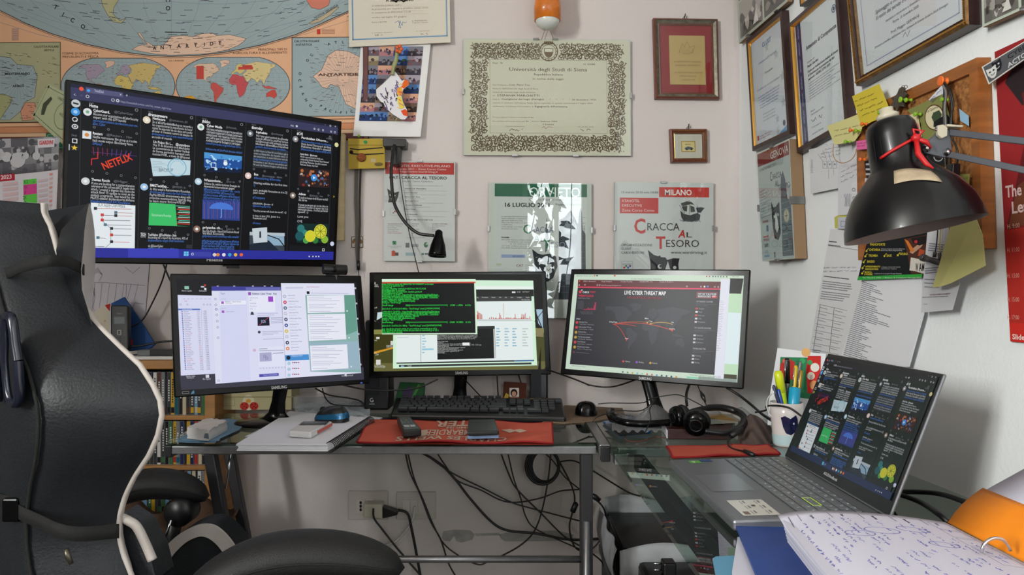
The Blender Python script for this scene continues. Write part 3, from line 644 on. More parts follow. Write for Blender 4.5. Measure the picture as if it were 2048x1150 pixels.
def p3(q,S):
 q.rect(S,4,4,756,1052,.0004,'cbcbcd');q.zrect(S,453,131,836,211,.0008,'c23a36');q.zrect(S,152,212,447,334,.0008,'c03030')
 T=lambda s,x,y,h,x1,c='3c3c40',b=0,**k:q.text(S,s,x,y,h,c,x1,.0014,b,z=True,**k)
 T('13 marzo 2010 ore 14.00',158,178,17,445,'55555a');T('MILANO',494,192,42,704,'f0e8e6',1)
 T('ATAHOTEL',166,246,20,304,'eed0cc');T('EXECUTIVE',166,281,20,322,'eed0cc');T('Zona Corso Como',166,318,20,417,'eed0cc')
 T('C',258,483,110,350,'c2302c',1);T('RACCA',356,463,58,610,'3a3438');T('A',600,518,58,650,'c2302c',1,shear=.2);T('L',655,516,40,706,'3a3438')
 T('T',428,602,92,500,'c2302c',1);T('ESORO',500,590,56,762,'3a3438');T('ORGANIZZAZIONE',162,583,18,400,'55555a');T('CLUSIT',162,612,18,240,'55555a');T('CARDI EDITORE',162,642,18,340,'55555a');T('www.wardriving.it',542,642,22,820,'44444a')
 G='45484c'                                          # galleon
 for pts in ([(615,310),(640,335),(690,348),(745,330),(770,345),(762,385),(700,398),(640,392),(622,360)],[(620,255),(665,240),(700,245),(725,268),(690,262),(655,275),(625,275)],[(625,280),(670,275),(665,320),(640,312)],[(690,270),(722,285),(728,320),(695,325)],[(735,290),(775,285),(800,292),(770,330),(745,322)]):q.spoly(S,zz(S,pts),.001,G)
 for a,b in (((682,232),(686,345)),((640,260),(648,335)),((745,275),(748,335)),((745,335),(802,290)),((610,270),(640,330))):q.line(S,zz(S,[a,b]),3,.0012,'303236')
 for k in range(10):q.line(S,zz(S,[(610+k*16,380+(k % 3)*6),(625+k*16,392+(k % 2)*6)]),4,.0012,'606468')
 q.spoly(S,zz(S,[(366,612),(410,650),(445,662),(458,655),(468,668),(500,670),(515,690),(560,676),(610,678),(600,720),(605,800),(560,880),(450,880),(390,800),(385,700)]),.001,'2b2c30')
 q.disc(S,*S.z(458,740),17,.0012,'cbcbcd');q.disc(S,*S.z(465,738),11,.0014,'2b2c30');q.disc(S,*S.z(572,748),13,.0012,'cbcbcd');q.spoly(S,zz(S,[(500,760),(520,700),(540,770),(530,850),(500,850)]),.0012,'cbcbcd')
 a=S.z(166,700);q.frame(S,a[0],a[1],a[0]+85,a[1]+80,2,.001,'9a9aa0');T('SECURITY',172,728,11,248,'8a8a90')
 for i,c in enumerate(('c03a34','3a8f5f','3a6aa0','7a3a8a')):q.disc(S,*S.z(185+i*15,748 - (i % 2)*12),8,.0012,c)
 T('Con il patrocinio del Comune',166,900,14,420,'6a6a70')
clip_frame('poster','poster headed MILANO on red with a sailing ship and black cat ears',S,p3,.006,((375,0),(0,350),(760,350)),'glass covered event posters')
# ------------------------------------------------------------------ things on the right wall
Z3=dict(zs=2.613,zo=(1280,0))
def RS(d,q,W,H,zs=2.613,zo=(1280,0)):return Sheet(off(RIGHT,d),q,W,H,zs,zo)
DKW=mat('dark_brown_wood','33211f',.4,noise=.25,ns=30);GOLD=mat('gold_leaf','b98a3c',.3,.85);GREENGL=mat('glass_edge_green','9aa79c',.3)
def cert(name,label,S,prof,mats_,draw,m=26,cat='framed certificate',group='framed certificates on the side wall'):
 t=thing(name,S.map(S.W/2,S.H),label,cat,group)
 q=MB();ringframe(q,S,0,0,S.W,S.H,prof);q.build('frame',mats_,t)
 q=MB();q.rect(S,m,m,S.W - m,S.H - m,-.008,'d3d5dc');draw(q,S);q.build('print',PRINT,t)
 q=MB();q.sbox(S,m,m,S.W - m,S.H - m,-.0035,-.002);q.build('glass_pane',GLASS,t)
 return t
W0=-.0075
S=RS(.02,[(553,212),(741,52),(783,702),(587,792)],240,330)
def d1(q,S):
 q.rect(S,17,17,223,313,W0,'cfd3de');q.rect(S,17,17,19,313,W0+.0002,'7fb0d0')
 for x,y,r in ((120,60,16),(175,98,16),(205,165,18),(200,235,16),(160,270,14),(158,306,12)):
  q.spoly(S,[(x+r*(1 if k % 2==0 else .42)*math.sin(k*.6283),y - r*(1 if k % 2==0 else .42)*math.cos(k*.6283)) for k in range(10)],W0+.0003,'b4b8c2')
 T=lambda s,x,y,h,x1,c='5b7fae',b=0:q.text(S,s,x,y,h,c,x1,W0+.0006,b)
 T('CLUSIT',92,52,13,150,'5b7fae',1);T('Certificazione CLUSIT  Lead Auditor',62,92,6,180);T('Parte giardini',100,130,6,150,'4a4a55');T('Si certifica che nel mese di giugno',40,165,4.5,190)
 for k in range(5):T('la competenza nella gestione della sicurezza',45+k*2,186+k*8,4,185 - k*4)
 for k in range(3):T('associazione italiana',70,240+k*9,4,150,'8a8f9a')
 q.rect(S,24,290,36,304,W0+.0006,'b8484c');T('rilasciata a Milano il giorno',40,296,3.5,120,'b07078');T('sede legale CLUSIT',40,303,3.5,110,'b07078');q.spoly(S,[(160,313),(223,296),(223,313)],W0+.0007,'5b93c4');q.disc(S,198,290,8,W0+.0009,'4a5260')
cert('framed_certificate','slim dark framed certificate with faint grey stars down the sheet, beside the wall corner',S,[(0,-.018,'',0),(1,0,'',0),(13,0,'',0),(15,-.003,'',1),(18,-.009,'',1)],[DKW,GOLD],d1,17)
S=RS(.021,[(774,125),(1030,-100),(1087,650),(820,803)],300,420)
def d2(q,S):
 q.rect(S,20,20,280,400,W0,'d4d6dd');q.rect(S,26,20,58,400,W0+.0003,'2b3358')
 for k in range(7):q.text(S,'CERTIFICATO *',46,392 - k*54,7,'9aa2c4',46+46,W0+.0006,1,rot=-90)
 q.ring(S,255,62,12,3,W0+.0006,'3a4a70');q.disc(S,255,62,6,W0+.0007,'3a4a70')
 T=lambda s,x,y,h,x1,c='3c3e46',b=0:q.text(S,s,x,y,h,c,x1,W0+.0006,b)
 T('Attestato di Competenza',84,120,12,262,'3a3c44',1);T('Si attesta che',84,162,5,130);T('Paolo Giardini',84,176,7,150,b=1)
 T('Corso per Auditor/Lead Auditor di Sistemi',84,192,7,262,b=1);T('di Gestione per la protezione dei dati',84,204,7,240,b=1);T('personali - ISO/IEC 27701:2019',84,216,7,215,b=1)
 for k in range(7):T('ha frequentato e superato con esito positivo il corso di formazione',84,228+k*8,4,262 - (k % 3)*25,'70727c')
 T('Milano',84,316,5,110,'70727c');T('Data di emissione 2020',84,326,5,160,'70727c');rnd=random.Random(2);q.scrib(S,84,352,150,14,1.6,'30323a',rnd,W0+.0006);T('Il Direttore',84,366,5,140,'70727c');T('Andrea Giorgi',84,386,5,150,'70727c')
cert('framed_certificate','dark framed attestation with a navy strip and tilted hang, above the handwritten sheets',S,[(0,-.019,'',0),(1,0,'',0),(15,.001,'',0),(18,-.003,'',1),(21,-.009,'',1)],[DKW,GOLD],d2,20)
S=RS(.025,[(1060,-214),(1690,-750),(1722,130),(1130,453)],400,300)
def d3(q,S):
 q.rect(S,22,22,378,278,W0,'cfcfd6');q.frame(S,38,38,362,262,2.5,W0+.0003,'9a96b4')
 T=lambda s,x,y,h,x1,c='5a5868',b=0,**k:q.text(S,s,x,y,h,c,x1,W0+.0006,b,**k)
 T('Attestato di partecipazione al corso',110,90,10,300,shear=.2);T('Giornate di studio sulla sicurezza',120,130,7,290)
 T('Spionaggio e controspionaggio economico',90,160,8.5,300,'4a4858',shear=.2);T('Il ruolo dei servizi d\'intelligence nella guerra',90,173,8.5,315,'4a4858',shear=.2)
 T('tenutosi a novembre e dicembre 2020',125,190,5.5,265);T('Roma, 15 dicembre 2020',150,202,5.5,240);T('Prof. Maggio GERMANI',140,222,6,240);T('Direttore scientifico dell\'Istituto Gino Germani di Scienze Sociali e Studi Strategici',75,233,5,330,shear=.2)
 q.line(S,[(180,244),(190,236),(196,248),(206,238)],1,W0+.0006,'7a788a')
t=cert('framed_certificate','large certificate in an ornate gold beaded frame, directly above the cork board',S,[(0,-.022,'',0),(1,0,'',0),(6,.003,'',1),(12,.001,'',1),(14,-.003,'',0),(19,-.004,'',0),(20,-.002,'',1),(23,-.009,'',1)],[DKW,mat('antique_gold','7a5a34',.4,.6,noise=.3,ns=80)],d3,22)
bd=MB()
for k in range(96):
 x=6+k*388/95;bd.disc(S,x,291,2.0,.0042,n=6)
for k in range(72):
 y=6+k*288/71;bd.disc(S,9,y,1.8,.0042,n=6);bd.disc(S,391,y,1.8,.0042,n=6)
bd.build('beading',GOLD,t,solid=.002)
S=RS(.02,[(815,-230),(990,-400),(1005,-78),(835,36)],240,330)
cert('framed_certificate','framed certificate cut off at the top so only its bottom corner shows',S,[(0,-.018,'',0),(1,0,'',0),(12,0,'',0),(15,-.003,'',1),(20,-.009,'',1)],[DKW,GOLD],lambda q,S:q.rect(S,18,18,222,312,W0,'cfcfd4'),18)
# frameless glass photo holders
rnd=random.Random(31)
def d4(q,S):
 pz=[['4a4442','8a8078','2a2624','a8a29a','6a5a50'],['8a8288','3a3638','b8b0b4','5a5050','c8c0c0'],['6a6462','a89e98','3a3432','c8bcb8']]
 for i,(a,b,c,d) in enumerate(((12,12,150,160),(160,12,290,160),(12,168,150,310),(160,168,290,310))):photo(q,S,a,b,c,d,rnd,pz[i % 3],.0006,26)
 q.spoly(S,[(95,300),(118,240),(130,300)],.0030,'d0ccc8')
S=RS(.02,[(497,-200),(760,-430),(772,8),(517,228)],302,322)
clip_frame('photo_holder','frameless glass holder with a collage of faded snapshots at the corner of the walls',S,d4,.012,((235,322),(60,322)),cat='framed photo',rim='b9bdb0')
S=RS(.02,[(1780,-200),(2240,-560),(2260,-68),(1790,143)],302,322)
clip_frame('photo_holder','frameless glass photo holder cut off at the top, above the masks sticker',S,d4,.012,((180,322),),cat='framed photo',rim='c4c8bc')
S=Sheet(off(RIGHT,.034),[(1513.5,308),(1579,278),(1590,517),(1525,522.6)],297,420)
def d5(q,S):
 q.rect(S,3,3,294,417,.0004,'aab2b2');q.rect(S,8,4,290,52,.0006,'7c2f30');q.text(S,'GENOVA',130,42,26,'d8d2d0',286,.0012,0)
 T=lambda s,x,y,h,x1,c='4a5052',b=0,**k:q.text(S,s,x,y,h,c,x1,.0014,b,**k)
 T('11 NOVEMBRE 2011',20,72,11,180);T('C',118,122,34,140,'5a4a4c');T('RACCA',142,118,20,220,'4a4a50');T('AL',160,148,22,196,'4a4a50');T('TESORO',188,166,22,288,'5a5a62')
 for k in range(10):q.line(S,[(14,150+k*11),(60+(k*37) % 90,144+k*11)],2,.0012,'7f8a8c')
 q.spoly(S,[(205,200),(212,120),(232,100),(248,130),(258,200),(285,210),(290,408),(196,408),(200,300)],.0008,'4f5a62')
 for k in range(9):q.line(S,[(205,215+k*22),(284,212+k*22)],2,.0011,'7a858c')
 q.disc(S,247,262,26,.0013,'8f8f84');q.disc(S,247,262,20,.0015,'b8b29c');q.line(S,[(247,246),(247,276)],3,.0017,'33363a');q.line(S,[(236,262),(258,262)],3,.0017,'33363a')
 q.spoly(S,[(118,196),(135,222),(160,220),(190,205),(190,320),(165,345),(135,338),(122,290)],.0017,'22252a');q.spoly(S,[(150,250),(160,240),(168,262),(178,300),(160,318),(145,300)],.0019,'c2c8c8');q.disc(S,142,256,6,.0019,'c2c8c8');q.disc(S,176,252,6,.0019,'c2c8c8')
 for x,y,w_,h_,c in ((24,262,56,9,'8a6f70'),(28,282,24,24,'a9b4b8'),(60,282,18,24,'3c5578'),(24,322,50,5,'b0484a'),(24,332,56,10,'8a6f70'),(30,352,40,14,'6a7076'),(34,378,34,10,'8aa0a8'),(26,396,50,9,'5f86a0'),(110,340,60,40,'a6aeb0'),(120,388,10,22,'44505a')):q.rect(S,x,y,x+w_,y+h_,.0010,c)
 T('la soluzione',190,330,7,250,'a0a8ac')
clip_frame('poster','narrow grey poster headed GENOVA with a tower and black cat, on a thick backing',S,d5,.03,((150,0),(150,420),(297,212),(0,210)),'glass covered event posters')
S=Sheet(off(RIGHT,.006),[(1989,104),(2300,-40),(2300,706),(2021,683)],300,560)
q=MB();q.sbox(S,0,0,300,560,-.003,0,'8f2326');q.rect(S,0,330,300,520,.0003,'a82a22');q.rect(S,0,520,300,560,.0003,'c02a20')
q.spoly(S,[(10,320),(70,150),(60,90),(120,60),(200,160),(300,240),(300,330)],.0006,'5e1a1e');q.spoly(S,[(22,60),(60,20),(110,30),(120,90),(60,110)],.0005,'2a2024');q.spoly(S,[(40,250),(75,235),(300,260),(300,300),(10,330)],.0007,'6b3a26')
T=lambda s,x,y,h,x1,c='cfa8a4',b=0:q.text(S,s,x,y,h,c,x1,.0010,b)
T('The Cyber',10,268,22,120,'d0b4b0',1);T('Leaders',22,300,22,120,'d0b4b0',1)
for s_,y in (('H. 9:00',352),('H. 11:00',398),('H. 13:00',455),('H. 15:00',496),('H. 17:00',528)):
 pass
for s_,py in (('H. 9:00',458),('H. 11:00',505),('H. 13:00',556),('H. 15:00',603),('H. 17:00',638)):
 x,y=S.z(2014,py);T(s_,x+2,y,9,x+34,'d8988c')
x,y=S.z(2026,680);T('Slides e atti',x,y - 2,11,x+80,'ecd0c8',1)
tag(q.build('event_poster',PRINT),'tall dark red programme poster with hourly times cut off beside the cork board','poster')
S=RS(.024,[(1785,350),(2052,190),(2075,265),(1822,442)],290,100)
q=MB();q.sbox(S,0,0,290,100,-.0015,0,'d0d2cc');q.rect(S,6,6,284,94,.0003,'55565a')
q.text(S,'CYBER',120,44,26,'1c1c20',262,.0008,0);q.text(S,'ACTORS',108,88,26,'c2c4c4',262,.0008,1)
for x,y,c,c2 in ((64,40,'1b1b20','c8c8c8'),(34,56,'cfd0cc','33343a')):
 q.spoly(S,[(x - 22,y - 28),(x,y - 22),(x+22,y - 28),(x+22,y+2),(x+10,y+26),(x,y+32),(x - 12,y+26),(x - 22,y+4)],.0006 if x > 50 else .0008,c)
 q.disc(S,x - 9,y - 6,5,.0011,c2,8);q.disc(S,x+9,y - 6,5,.0011,c2,8);q.ring(S,x,y+6,10,3,.0011,c2,8,a0=190,a1=350)
tag(q.build('masks_sticker',PRINT),'grey CYBER ACTORS sign with white and black theatre masks over the red poster','sign')

# ------------------------------------------------------------------ cork board and what is pinned to it
S=Sheet(off(RIGHT,.024),[(1712,227),(1954,114),(1966,497),(1716,521)],400,300)
CB=S
t=thing('cork_board',S.map(200,300),'cork pin board in an orange brown wooden frame, half hidden behind the lamp shade','pin board')
q=MB();ringframe(q,S,0,0,400,300,[(0,-.023,'',0),(0.5,0,'',0),(21,0,'',0),(22,-.008,'',0)]);q.build('frame',mat('varnished_pine','8f5526',.45,noise=.22,ns=9,stretch=(1,1,8)),t,weld=True)
q=MB();q.sbox(S,21,21,379,279,-.023,-.007);q.build('cork_sheet',mat('cork','7d4c22',.95,col2='a8713c',ns=160,bump=.6,bs=300),t)
Z7=dict(zs=2.614,zo=(1600,120));B4=dict(zs=2.875,zo=(1600,400))
def note(name,label,cat,pts,d,col,draw=None,zp=Z7,th=.0006,m=None,group=None,bend=None):
 S=Px(off(RIGHT,d),zp['zs'],zp['zo'])
 if bend:S=Curl(S,bend)
 q=MB();q.slab(S,pts,-th,0,col)
 if draw:draw(q,S)
 return tag(q.build(name,m or PRINT),label,cat,group)
def hand(x0,y0,x1,dy,n,slope,h,c='6f6a40',t=1.6,seed=1,right=0):
 def f(q,S):
  r=random.Random(seed)
  for k in range(n):
   x=x0+k*right;
   while x < x1+k*right - 10:
    l=h*(1.5+r.random()*3);pts=[];xx=x
    while xx < x+l:pts.append((xx,y0+k*dy+slope*(xx - x0) - r.random()*h));xx+=h*.38
    q.line(S,pts,t,.0007,c);x+=l+h*.8
 return f
note('sticky_note','bright yellow square sticky note with handwriting pinned at the corner of the cork board','note',[(272,190),(413,124),(466,252),(462,300),(385,318),(322,352)],.034,'c9b63c',hand(285,222,400,30,4,-.4,9,'6a6428',1.8,3,14))
note('sticky_note','pale yellow folded note held by an orange pin beneath the bright sticky note','note',[(140,345),(215,318),(300,285),(330,330),(318,378),(285,425),(180,444)],.032,'cfc98a',hand(180,375,290,26,2,-.22,8,'8a8458',1.6,5))
note('pink_note','small bright pink note with scribbles under the pale yellow note','note',[(294,425),(350,415),(350,465),(296,470)],.033,'d8649a',hand(300,440,345,14,2,-.1,7,'8f3a66',1.5,6))
def dcard(q,S):
 pass
note('business_card','olive green card with an oval tree emblem pinned on the cork board','card',[(560,262),(745,178),(768,250),(800,360),(640,440),(632,330)],.030,'7b7f48',
     lambda q,S:(q.disc(S,705,300,52,.0006,'5a3a26',24,ry=68),q.disc(S,705,300,47,.0008,'cfc6a4',24,ry=62),q.spoly(S,[(690,300),(700,275),(730,262),(745,285),(735,315),(715,330),(712,350),(700,350),(702,325)],.0010,'3a4a34'),q.text(S,'La Quercia',668,275,13,'4a3a30',735,.0012,rot=-25)))
note('flower_card','cream card with a grey and pink flower print next to the lamp shade','card',[(530,305),(612,272),(636,400),(600,430),(560,430)],.033,'c9be98',
     lambda q,S:(q.disc(S,582,345,22,.0006,'7b8a8c',12,ry=26),q.disc(S,580,350,12,.0008,'55606a',10),q.ring(S,590,352,34,8,.0008,'c46f74',14,a0=-60,a1=80),q.line(S,[(560,425),(632,405)],8,.0008,'8a5a42')))
note('paper_tag','small white slanted paper tag with purple writing near the top of the cork board','note',[(672,208),(745,127),(762,165),(690,228)],.030,'d0cfd6',hand(685,212,750,14,1,-1.0,8,'5a5a90',1.4,9))
note('blue_card','light blue card corner against the wooden frame edge of the cork board','card',[(832,255),(880,292),(882,345),(838,318)],.028,'8fb4cc')
note('black_badge','black name badge hanging between the cables on the cork board','badge',[(698,325),(760,285),(790,320),(800,350),(706,352)],.034,'17171a',th=.003)
note('black_card','black card with silver ring print hanging below the lamp joint','card',[(662,555),(655,500),(760,460),(768,545)],.034,'1a1a1c',lambda q,S:q.ring(S,725,505,26,5,.0006,'a8a8a8',18))
note('yellow_slip','yellow paper slip low on the cork board behind the black adapter','note',[(760,600),(885,595),(880,700),(850,735),(775,700)],.030,'a8a458',hand(780,640,870,30,3,-.2,9,'6a6a3a',1.6,12))
# metal keychain figure
S=Px(off(RIGHT,.032),**Z7);q=MB()
q.slab(S,[(512,172),(520,150),(535,140),(548,150),(545,168),(560,178),(550,195),(540,215),(548,245),(520,240),(505,275),(500,245),(480,250),(472,240),(490,215),(478,200),(500,190)],-.002,.001)
q.ring(S,545,142,10,3,.002,n=12);q.ring(S,562,140,10,3,.003,n=12)
tag(q.build('metal_keychain',mat('tarnished_metal','5c554c',.35,.8,noise=.3,ns=120)),'tarnished metal figure keychain hanging at the top of the cork board','keychain')
# push pins
def pin(zx,zy,d,col,what,big=1.0,lean=(0,0)):
 big*=.7
 S=Px(off(RIGHT,d),**Z7);p=S.map(zx,zy,.013);n=RIGHT[1]+Vector((lean[0],0,lean[1]))*.3
 t=thing('push_pin',S.map(zx,zy,0),f'{col} push pin {what}','push pin','push pins on the side wall')
 q=MB();q.lathe(p - n*.010,n,[(.0045*big,0),(.0048*big,.0012),(.0026*big,.003),(.0024*big,.007),(.0058*big,.0095),(.006*big,.0115),(.0045*big,.0125)],14)
 q.build('head',_M[col+'_pin'],t);q=MB();q.tube([p - n*.010,p - n*.0165],.0006,5);q.build('needle',_M['clip_steel'],t)
mat('green_pin','7fae20',.35,coat=.3);mat('orange_pin','e0661a',.35,coat=.3)
for a in ((562,208,.026,'green','beside the metal keychain',1.3),(592,210,.026,'green','just inside the top of the cork board frame',1.0),(640,284,.031,'green','through the flower card corner'),(783,208,.03,'green','among the hanging cables',.9),(448,275,.032,'green','just above the lamp shade top',.9),(325,370,.03,'green','beside the pale yellow note'),(270,428,.03,'green','under the pale yellow note'),(688,560,.028,'green','below the black card',1.3),
          (295,368,.034,'orange','holding the pale yellow note'),(357,335,.034,'orange','at the tip of the bright sticky note'),(348,520,.03,'orange','on the handwritten sheet beside the lamp shade'),(776,112,.036,'orange','carrying the hanging cables, largest of the pins',2.0),(885,765,.028,'orange','low on the cork board frame beside the lamp rim',.8)):pin(*a)
# cables hung on the board
S=Px(off(RIGHT,.036),**Z7);BLKR=mat('black_rubber','0d0d0e',.45)
def wcable(label,pts,r,m=None,S=S,name='cable',z=None):
 q=MB();q.tube(spline([S.map(x,y,w) for x,y,w in pts],7),r,6);return tag(q.build(name,m or BLKR),label,'cable')
wcable('black cable looped over the big orange pin',[(776,118,.006),(768,160,.004),(764,260,.004),(762,330,.003),(766,430,.004),(770,560,.003),(776,640,.002)],.0022)
wcable('second black cable hanging straight from the big orange pin',[(782,118,.010),(800,150,.008),(812,240,.006),(806,300,.006),(800,420,.006),(798,520,.006),(800,640,.006)],.0016)
wcable('black cable bulging outward along the cork board frame',[(788,116,.012),(820,160,.012),(832,230,.010),(822,300,.010),(826,400,.010),(850,480,.008),(838,560,.006)],.0016)
wcable('grey cable hanging inside the black loops',[(776,120,.012),(794,170,.010),(788,250,.010),(792,330,.010),(786,430,.010)],.0018,mat('grey_rubber','6d6a66',.5))
wcable('earphone cord ending in the small black microphone',[(744,600,.012),(748,700,.012),(756,860,.012),(750,960,.012),(738,1030,.012)],.0010)
wcable('thin yellow cord hanging below the lamp shade',[(790,560,.01),(786,700,.01),(768,860,.01),(762,960,.01),(764,1010,.01)],.0009,mat('yellow_cord','a8963c',.6))
wcable('orange rubber band dangling from the pale yellow note',[(182,440,.003),(180,490,.003),(195,525,.003),(230,538,.003),(270,525,.003),(295,495,.003),(302,465,.003)],.0008,mat('rubber_band','a87a48',.6),name='rubber_band')
q=MB();q.slab(S,[(815,550),(855,540),(848,660),(808,668)],.004,.018);o=q.build('power_adapter',mat('black_plastic','101012',.35),bevel=.002);tag(o,'small black plastic adapter hanging from the cork board cables','adapter')
q=MB();q.tube([S.map(676,1034,.012),S.map(768,1060,.012)],[.0052,.0052],10);q.tube([S.map(674,1033,.012),S.map(690,1037,.012)],.0062,10)
q.tube([S.map(738,1030,.012),S.map(742,1005,.012)],.003,8);q.tube([S.map(770,1045,.012),S.map(764,1010,.012)],.003,8)
tag(q.build('earphone_remote',mat('grey_plastic','3a383a',.4)),'small grey tube microphone at the end of the earphone cord','microphone')

# ------------------------------------------------------------------ sheets hanging below
def lines(x0,y0,x1,dy,n,slope,h,c,seed=0,dx=0,jag=.3):
 def f(q,S):
  r=random.Random(seed)
  for k in range(n):
   xe=x0+(x1 - x0)*(1 - jag*r.random());x=x0
   while x < xe:
    l=8+r.random()*26;l=min(l,xe - x);a=(x+k*dx,y0+k*dy+slope*(x - x0));q.line(S,[a,(a[0]+l,a[1]+slope*l)],h,.0006,c);x+=l+4
 return f
def both(*fs):
 def f(q,S):
  for g in fs:g(q,S)
 return f
def sketch(q,S):
 for k in range(3):q.frame(S,120+k*26,528,142+k*26,566,1.5,.0006,'8a8f98');q.disc(S,131+k*26,545,5,.0007,'8a8f98',8)
 for a,b in (((120,470),(140,520)),((150,480),(160,525)),((95,490),(120,528)),((150,570),(150,620)),((175,565),(178,600))):q.line(S,[a,b],1.4,.0006,'8a8f98')
 q.text(S,'ESTERNO',68,590,10,'9a9ea6',68+70,.0006,rot=-90)
note('handwritten_sheet','white sheet with a pencilled wiring sketch, under the attestation frame','paper',[(46,468),(330,405),(350,520),(350,640),(55,700)],.012,'cfd0d2',both(hand(130,450,310,22,2,-.2,10,'9094a0',1.4,14),hand(110,495,200,20,2,-.2,9,'9094a0',1.4,15),sketch))
note('handwritten_sheet','white sheet with slanting notes hanging behind the lamp shade','paper',[(200,560),(360,480),(372,640),(372,800),(198,812)],.016,'cbcace',both(hand(215,590,350,26,3,-.5,9,'7f8290',1.4,16),lambda q,S:[q.line(S,[(232+k*9,700),(240+k*7,730),(236+k*8,765)],2,.0006,'7a7c86') for k in range(5)]))
note('printed_sheet','printed sheet starting with bold letters CUS beside the lamp shade','paper',[(270,640),(400,600),(400,880),(262,880)],.018,'cfcfd3',lambda q,S:(q.text(S,'CUSTOM',300,690,22,'3c3c42',430,.0006,1,shear=.2),q.ring(S,282,678,9,2,.0006,'55555c'),q.ring(S,284,722,9,2,.0006,'55555c')))
note('black_pattern_slip','small slip with black blocks pinned left of the lamp shade','note',[(336,530),(372,520),(376,640),(350,640)],.021,'2a2a2e',lambda q,S:[q.rect(S,345,540+k*26,370,550+k*26,.0006,'b0b0b4') for k in range(4)])
note('sticky_note','tiny yellow note with a pencilled square, half under the lamp rim','note',[(180,822),(205,808),(262,815),(262,880),(182,880)],.014,'b9b75a',lambda q,S:(q.rect(S,200,822,262,882,.0007,'b9bac6'),q.frame(S,215,842,250,872,2,.0009,'55566a')))
def tbl(q,S):
 for k in range(8):q.line(S,[(112 - k*7,600+k*37),(272 - k*7,636+k*36)],2,.0006,'6a6a70')
 q.line(S,[(118,600),(78,858)],2,.0006,'6a6a70');q.line(S,[(198,620),(170,872)],2,.0006,'6a6a70')
 for k in range(7):q.line(S,[(118 - k*6,618+k*36),(158 - k*6,628+k*36)],4,.0006,'9a9aa0');q.line(S,[(205 - k*5,636+k*36),(245 - k*5,646+k*36)],4,.0006,'9a9aa0')
note('printed_letter','long printed letter with a table of boxes, hanging beside the jobs list','paper',[(175,165),(365,190),(380,500),(330,640),(240,905),(125,965),(50,880)],.010,'d3d3d5',
     both(lines(170,238,225,18,1,.1,6,'5a5a60'),lines(165,258,260,14,1,.12,5,'5a5a60',2),lambda q,S:q.line(S,[(165,262),(350,290)],2,.0006,'6a6a70'),hand(135,395,310,20,2,-.02,9,'70707a',1.4,22),
          lines(140,438,330,11,1,.12,5,'5a5a60'),lines(134,466,310,13,4,.12,5,'8a8a90',3,-2),lines(126,526,300,13,4,.12,5,'8a8a90',4,-2),tbl,lines(74,862,130,13,2,.12,4.5,'6a6a70',5)),zp=B4,group='printed sheets on the side wall')
def listd(q,S):
 r=random.Random(44)
 for k in range(40):
  x,y=362 - k*2.8,470+k*10.7;x1=x+(40+r.random()*90 if k not in (13,17,18,38) else 190);xx=x
  while xx < x1:l=6+r.random()*18;q.line(S,[(xx,y+(xx - x)*.33),(xx+l,y+(xx+l - x)*.33)],4,.0006,'77777d');xx+=l+4
note('jobs_list','stack of white sheets with a long numbered list of names, under the music flyer','paper',[(378,440),(700,440),(706,655),(622,960),(560,960),(235,905)],.018,'d9d9dd',listd,zp=B4,th=.003,group='printed sheets on the side wall')
def flyer(q,S):
 q.spoly(S,[(330,462),(336,440),(706,425),(704,446)],.0006,'2f9a3c');q.text(S,'Via Tiburtina 10/A - 1 Bolzano di Castiglione del Lago (PG)',362,450,8,'c8e0c0',700,.0009)
 for s_,x,y,x1,c in (('PIANOFORTE',405,262,492,'c6b832'),('CHITARRA',400,292,464,'c6b832'),('TROMBA',396,326,450,'c6b832'),('SAX',500,326,530,'c6b832'),('VIOLINO',575,316,622,'c6b832'),('BASSO',388,360,432,'c6b832'),('APPRENDIMENTO',378,388,464,'c6b832'),('MUSICALE IN FASCE',378,402,452,'c6b832'),('MUSICA',374,420,416,'c6b832'),('D\'INSIEME',372,432,420,'c6b832')):q.text(S,s_,x,y,13 if y < 380 else 10,c,x1,.0009,1)
 for s_,x,y,x1 in (('Chitarra Classica Acustica Elettrica',468,284,605),('Rock Pop Blues fingerpicking',468,293,590),('sviluppo sensoriale bimbi',470,388,580),('attraverso il gioco',470,398,560),('creazione di un proprio Gruppo Musicale',428,426,588)):q.text(S,s_,x,y,6,'c8c8c8',x1,.0009)
 for x,y in ((385,292),(378,322),(488,320),(565,316),(368,356),(362,390),(360,420)):q.disc(S,x,y+2,6,.0009,'c6b832',7);q.line(S,[(x,y),(x+12,y - 14)],3,.0009,'c6b832')
 q.spoly(S,[(600,225),(740,198),(730,300),(718,425),(640,425),(625,340)],.0007,'4a2a20')
 for pts,c in (([(640,220),(735,205),(725,250),(690,262),(655,250)],'1d1718'),([(700,240),(730,205),(735,215),(700,270),(650,310),(632,300),(650,280)],'b08a70'),([(604,225),(625,235),(660,290),(640,300)],'c8702a'),([(640,330),(690,340),(720,325),(716,425),(668,410),(632,405)],'c9c2b8'),([(690,280),(720,290),(715,320),(680,322)],'a84a2a')):q.spoly(S,pts,.0009+random.random()*.0001,c)
 q.disc(S,670,240,10,.0012,'b02a34',10)
 for x in (668,688,704):q.text(S,'WAM'[(x - 668)//18],x,408,44,'1a1a1c',x+15,.0012,1)
note('music_flyer','black and green music school flyer with yellow instrument names, under the lamp shade','flyer',[(330,462),(380,262),(400,225),(740,150),(722,300),(704,446)],.026,'15171a',flyer,zp=B4)
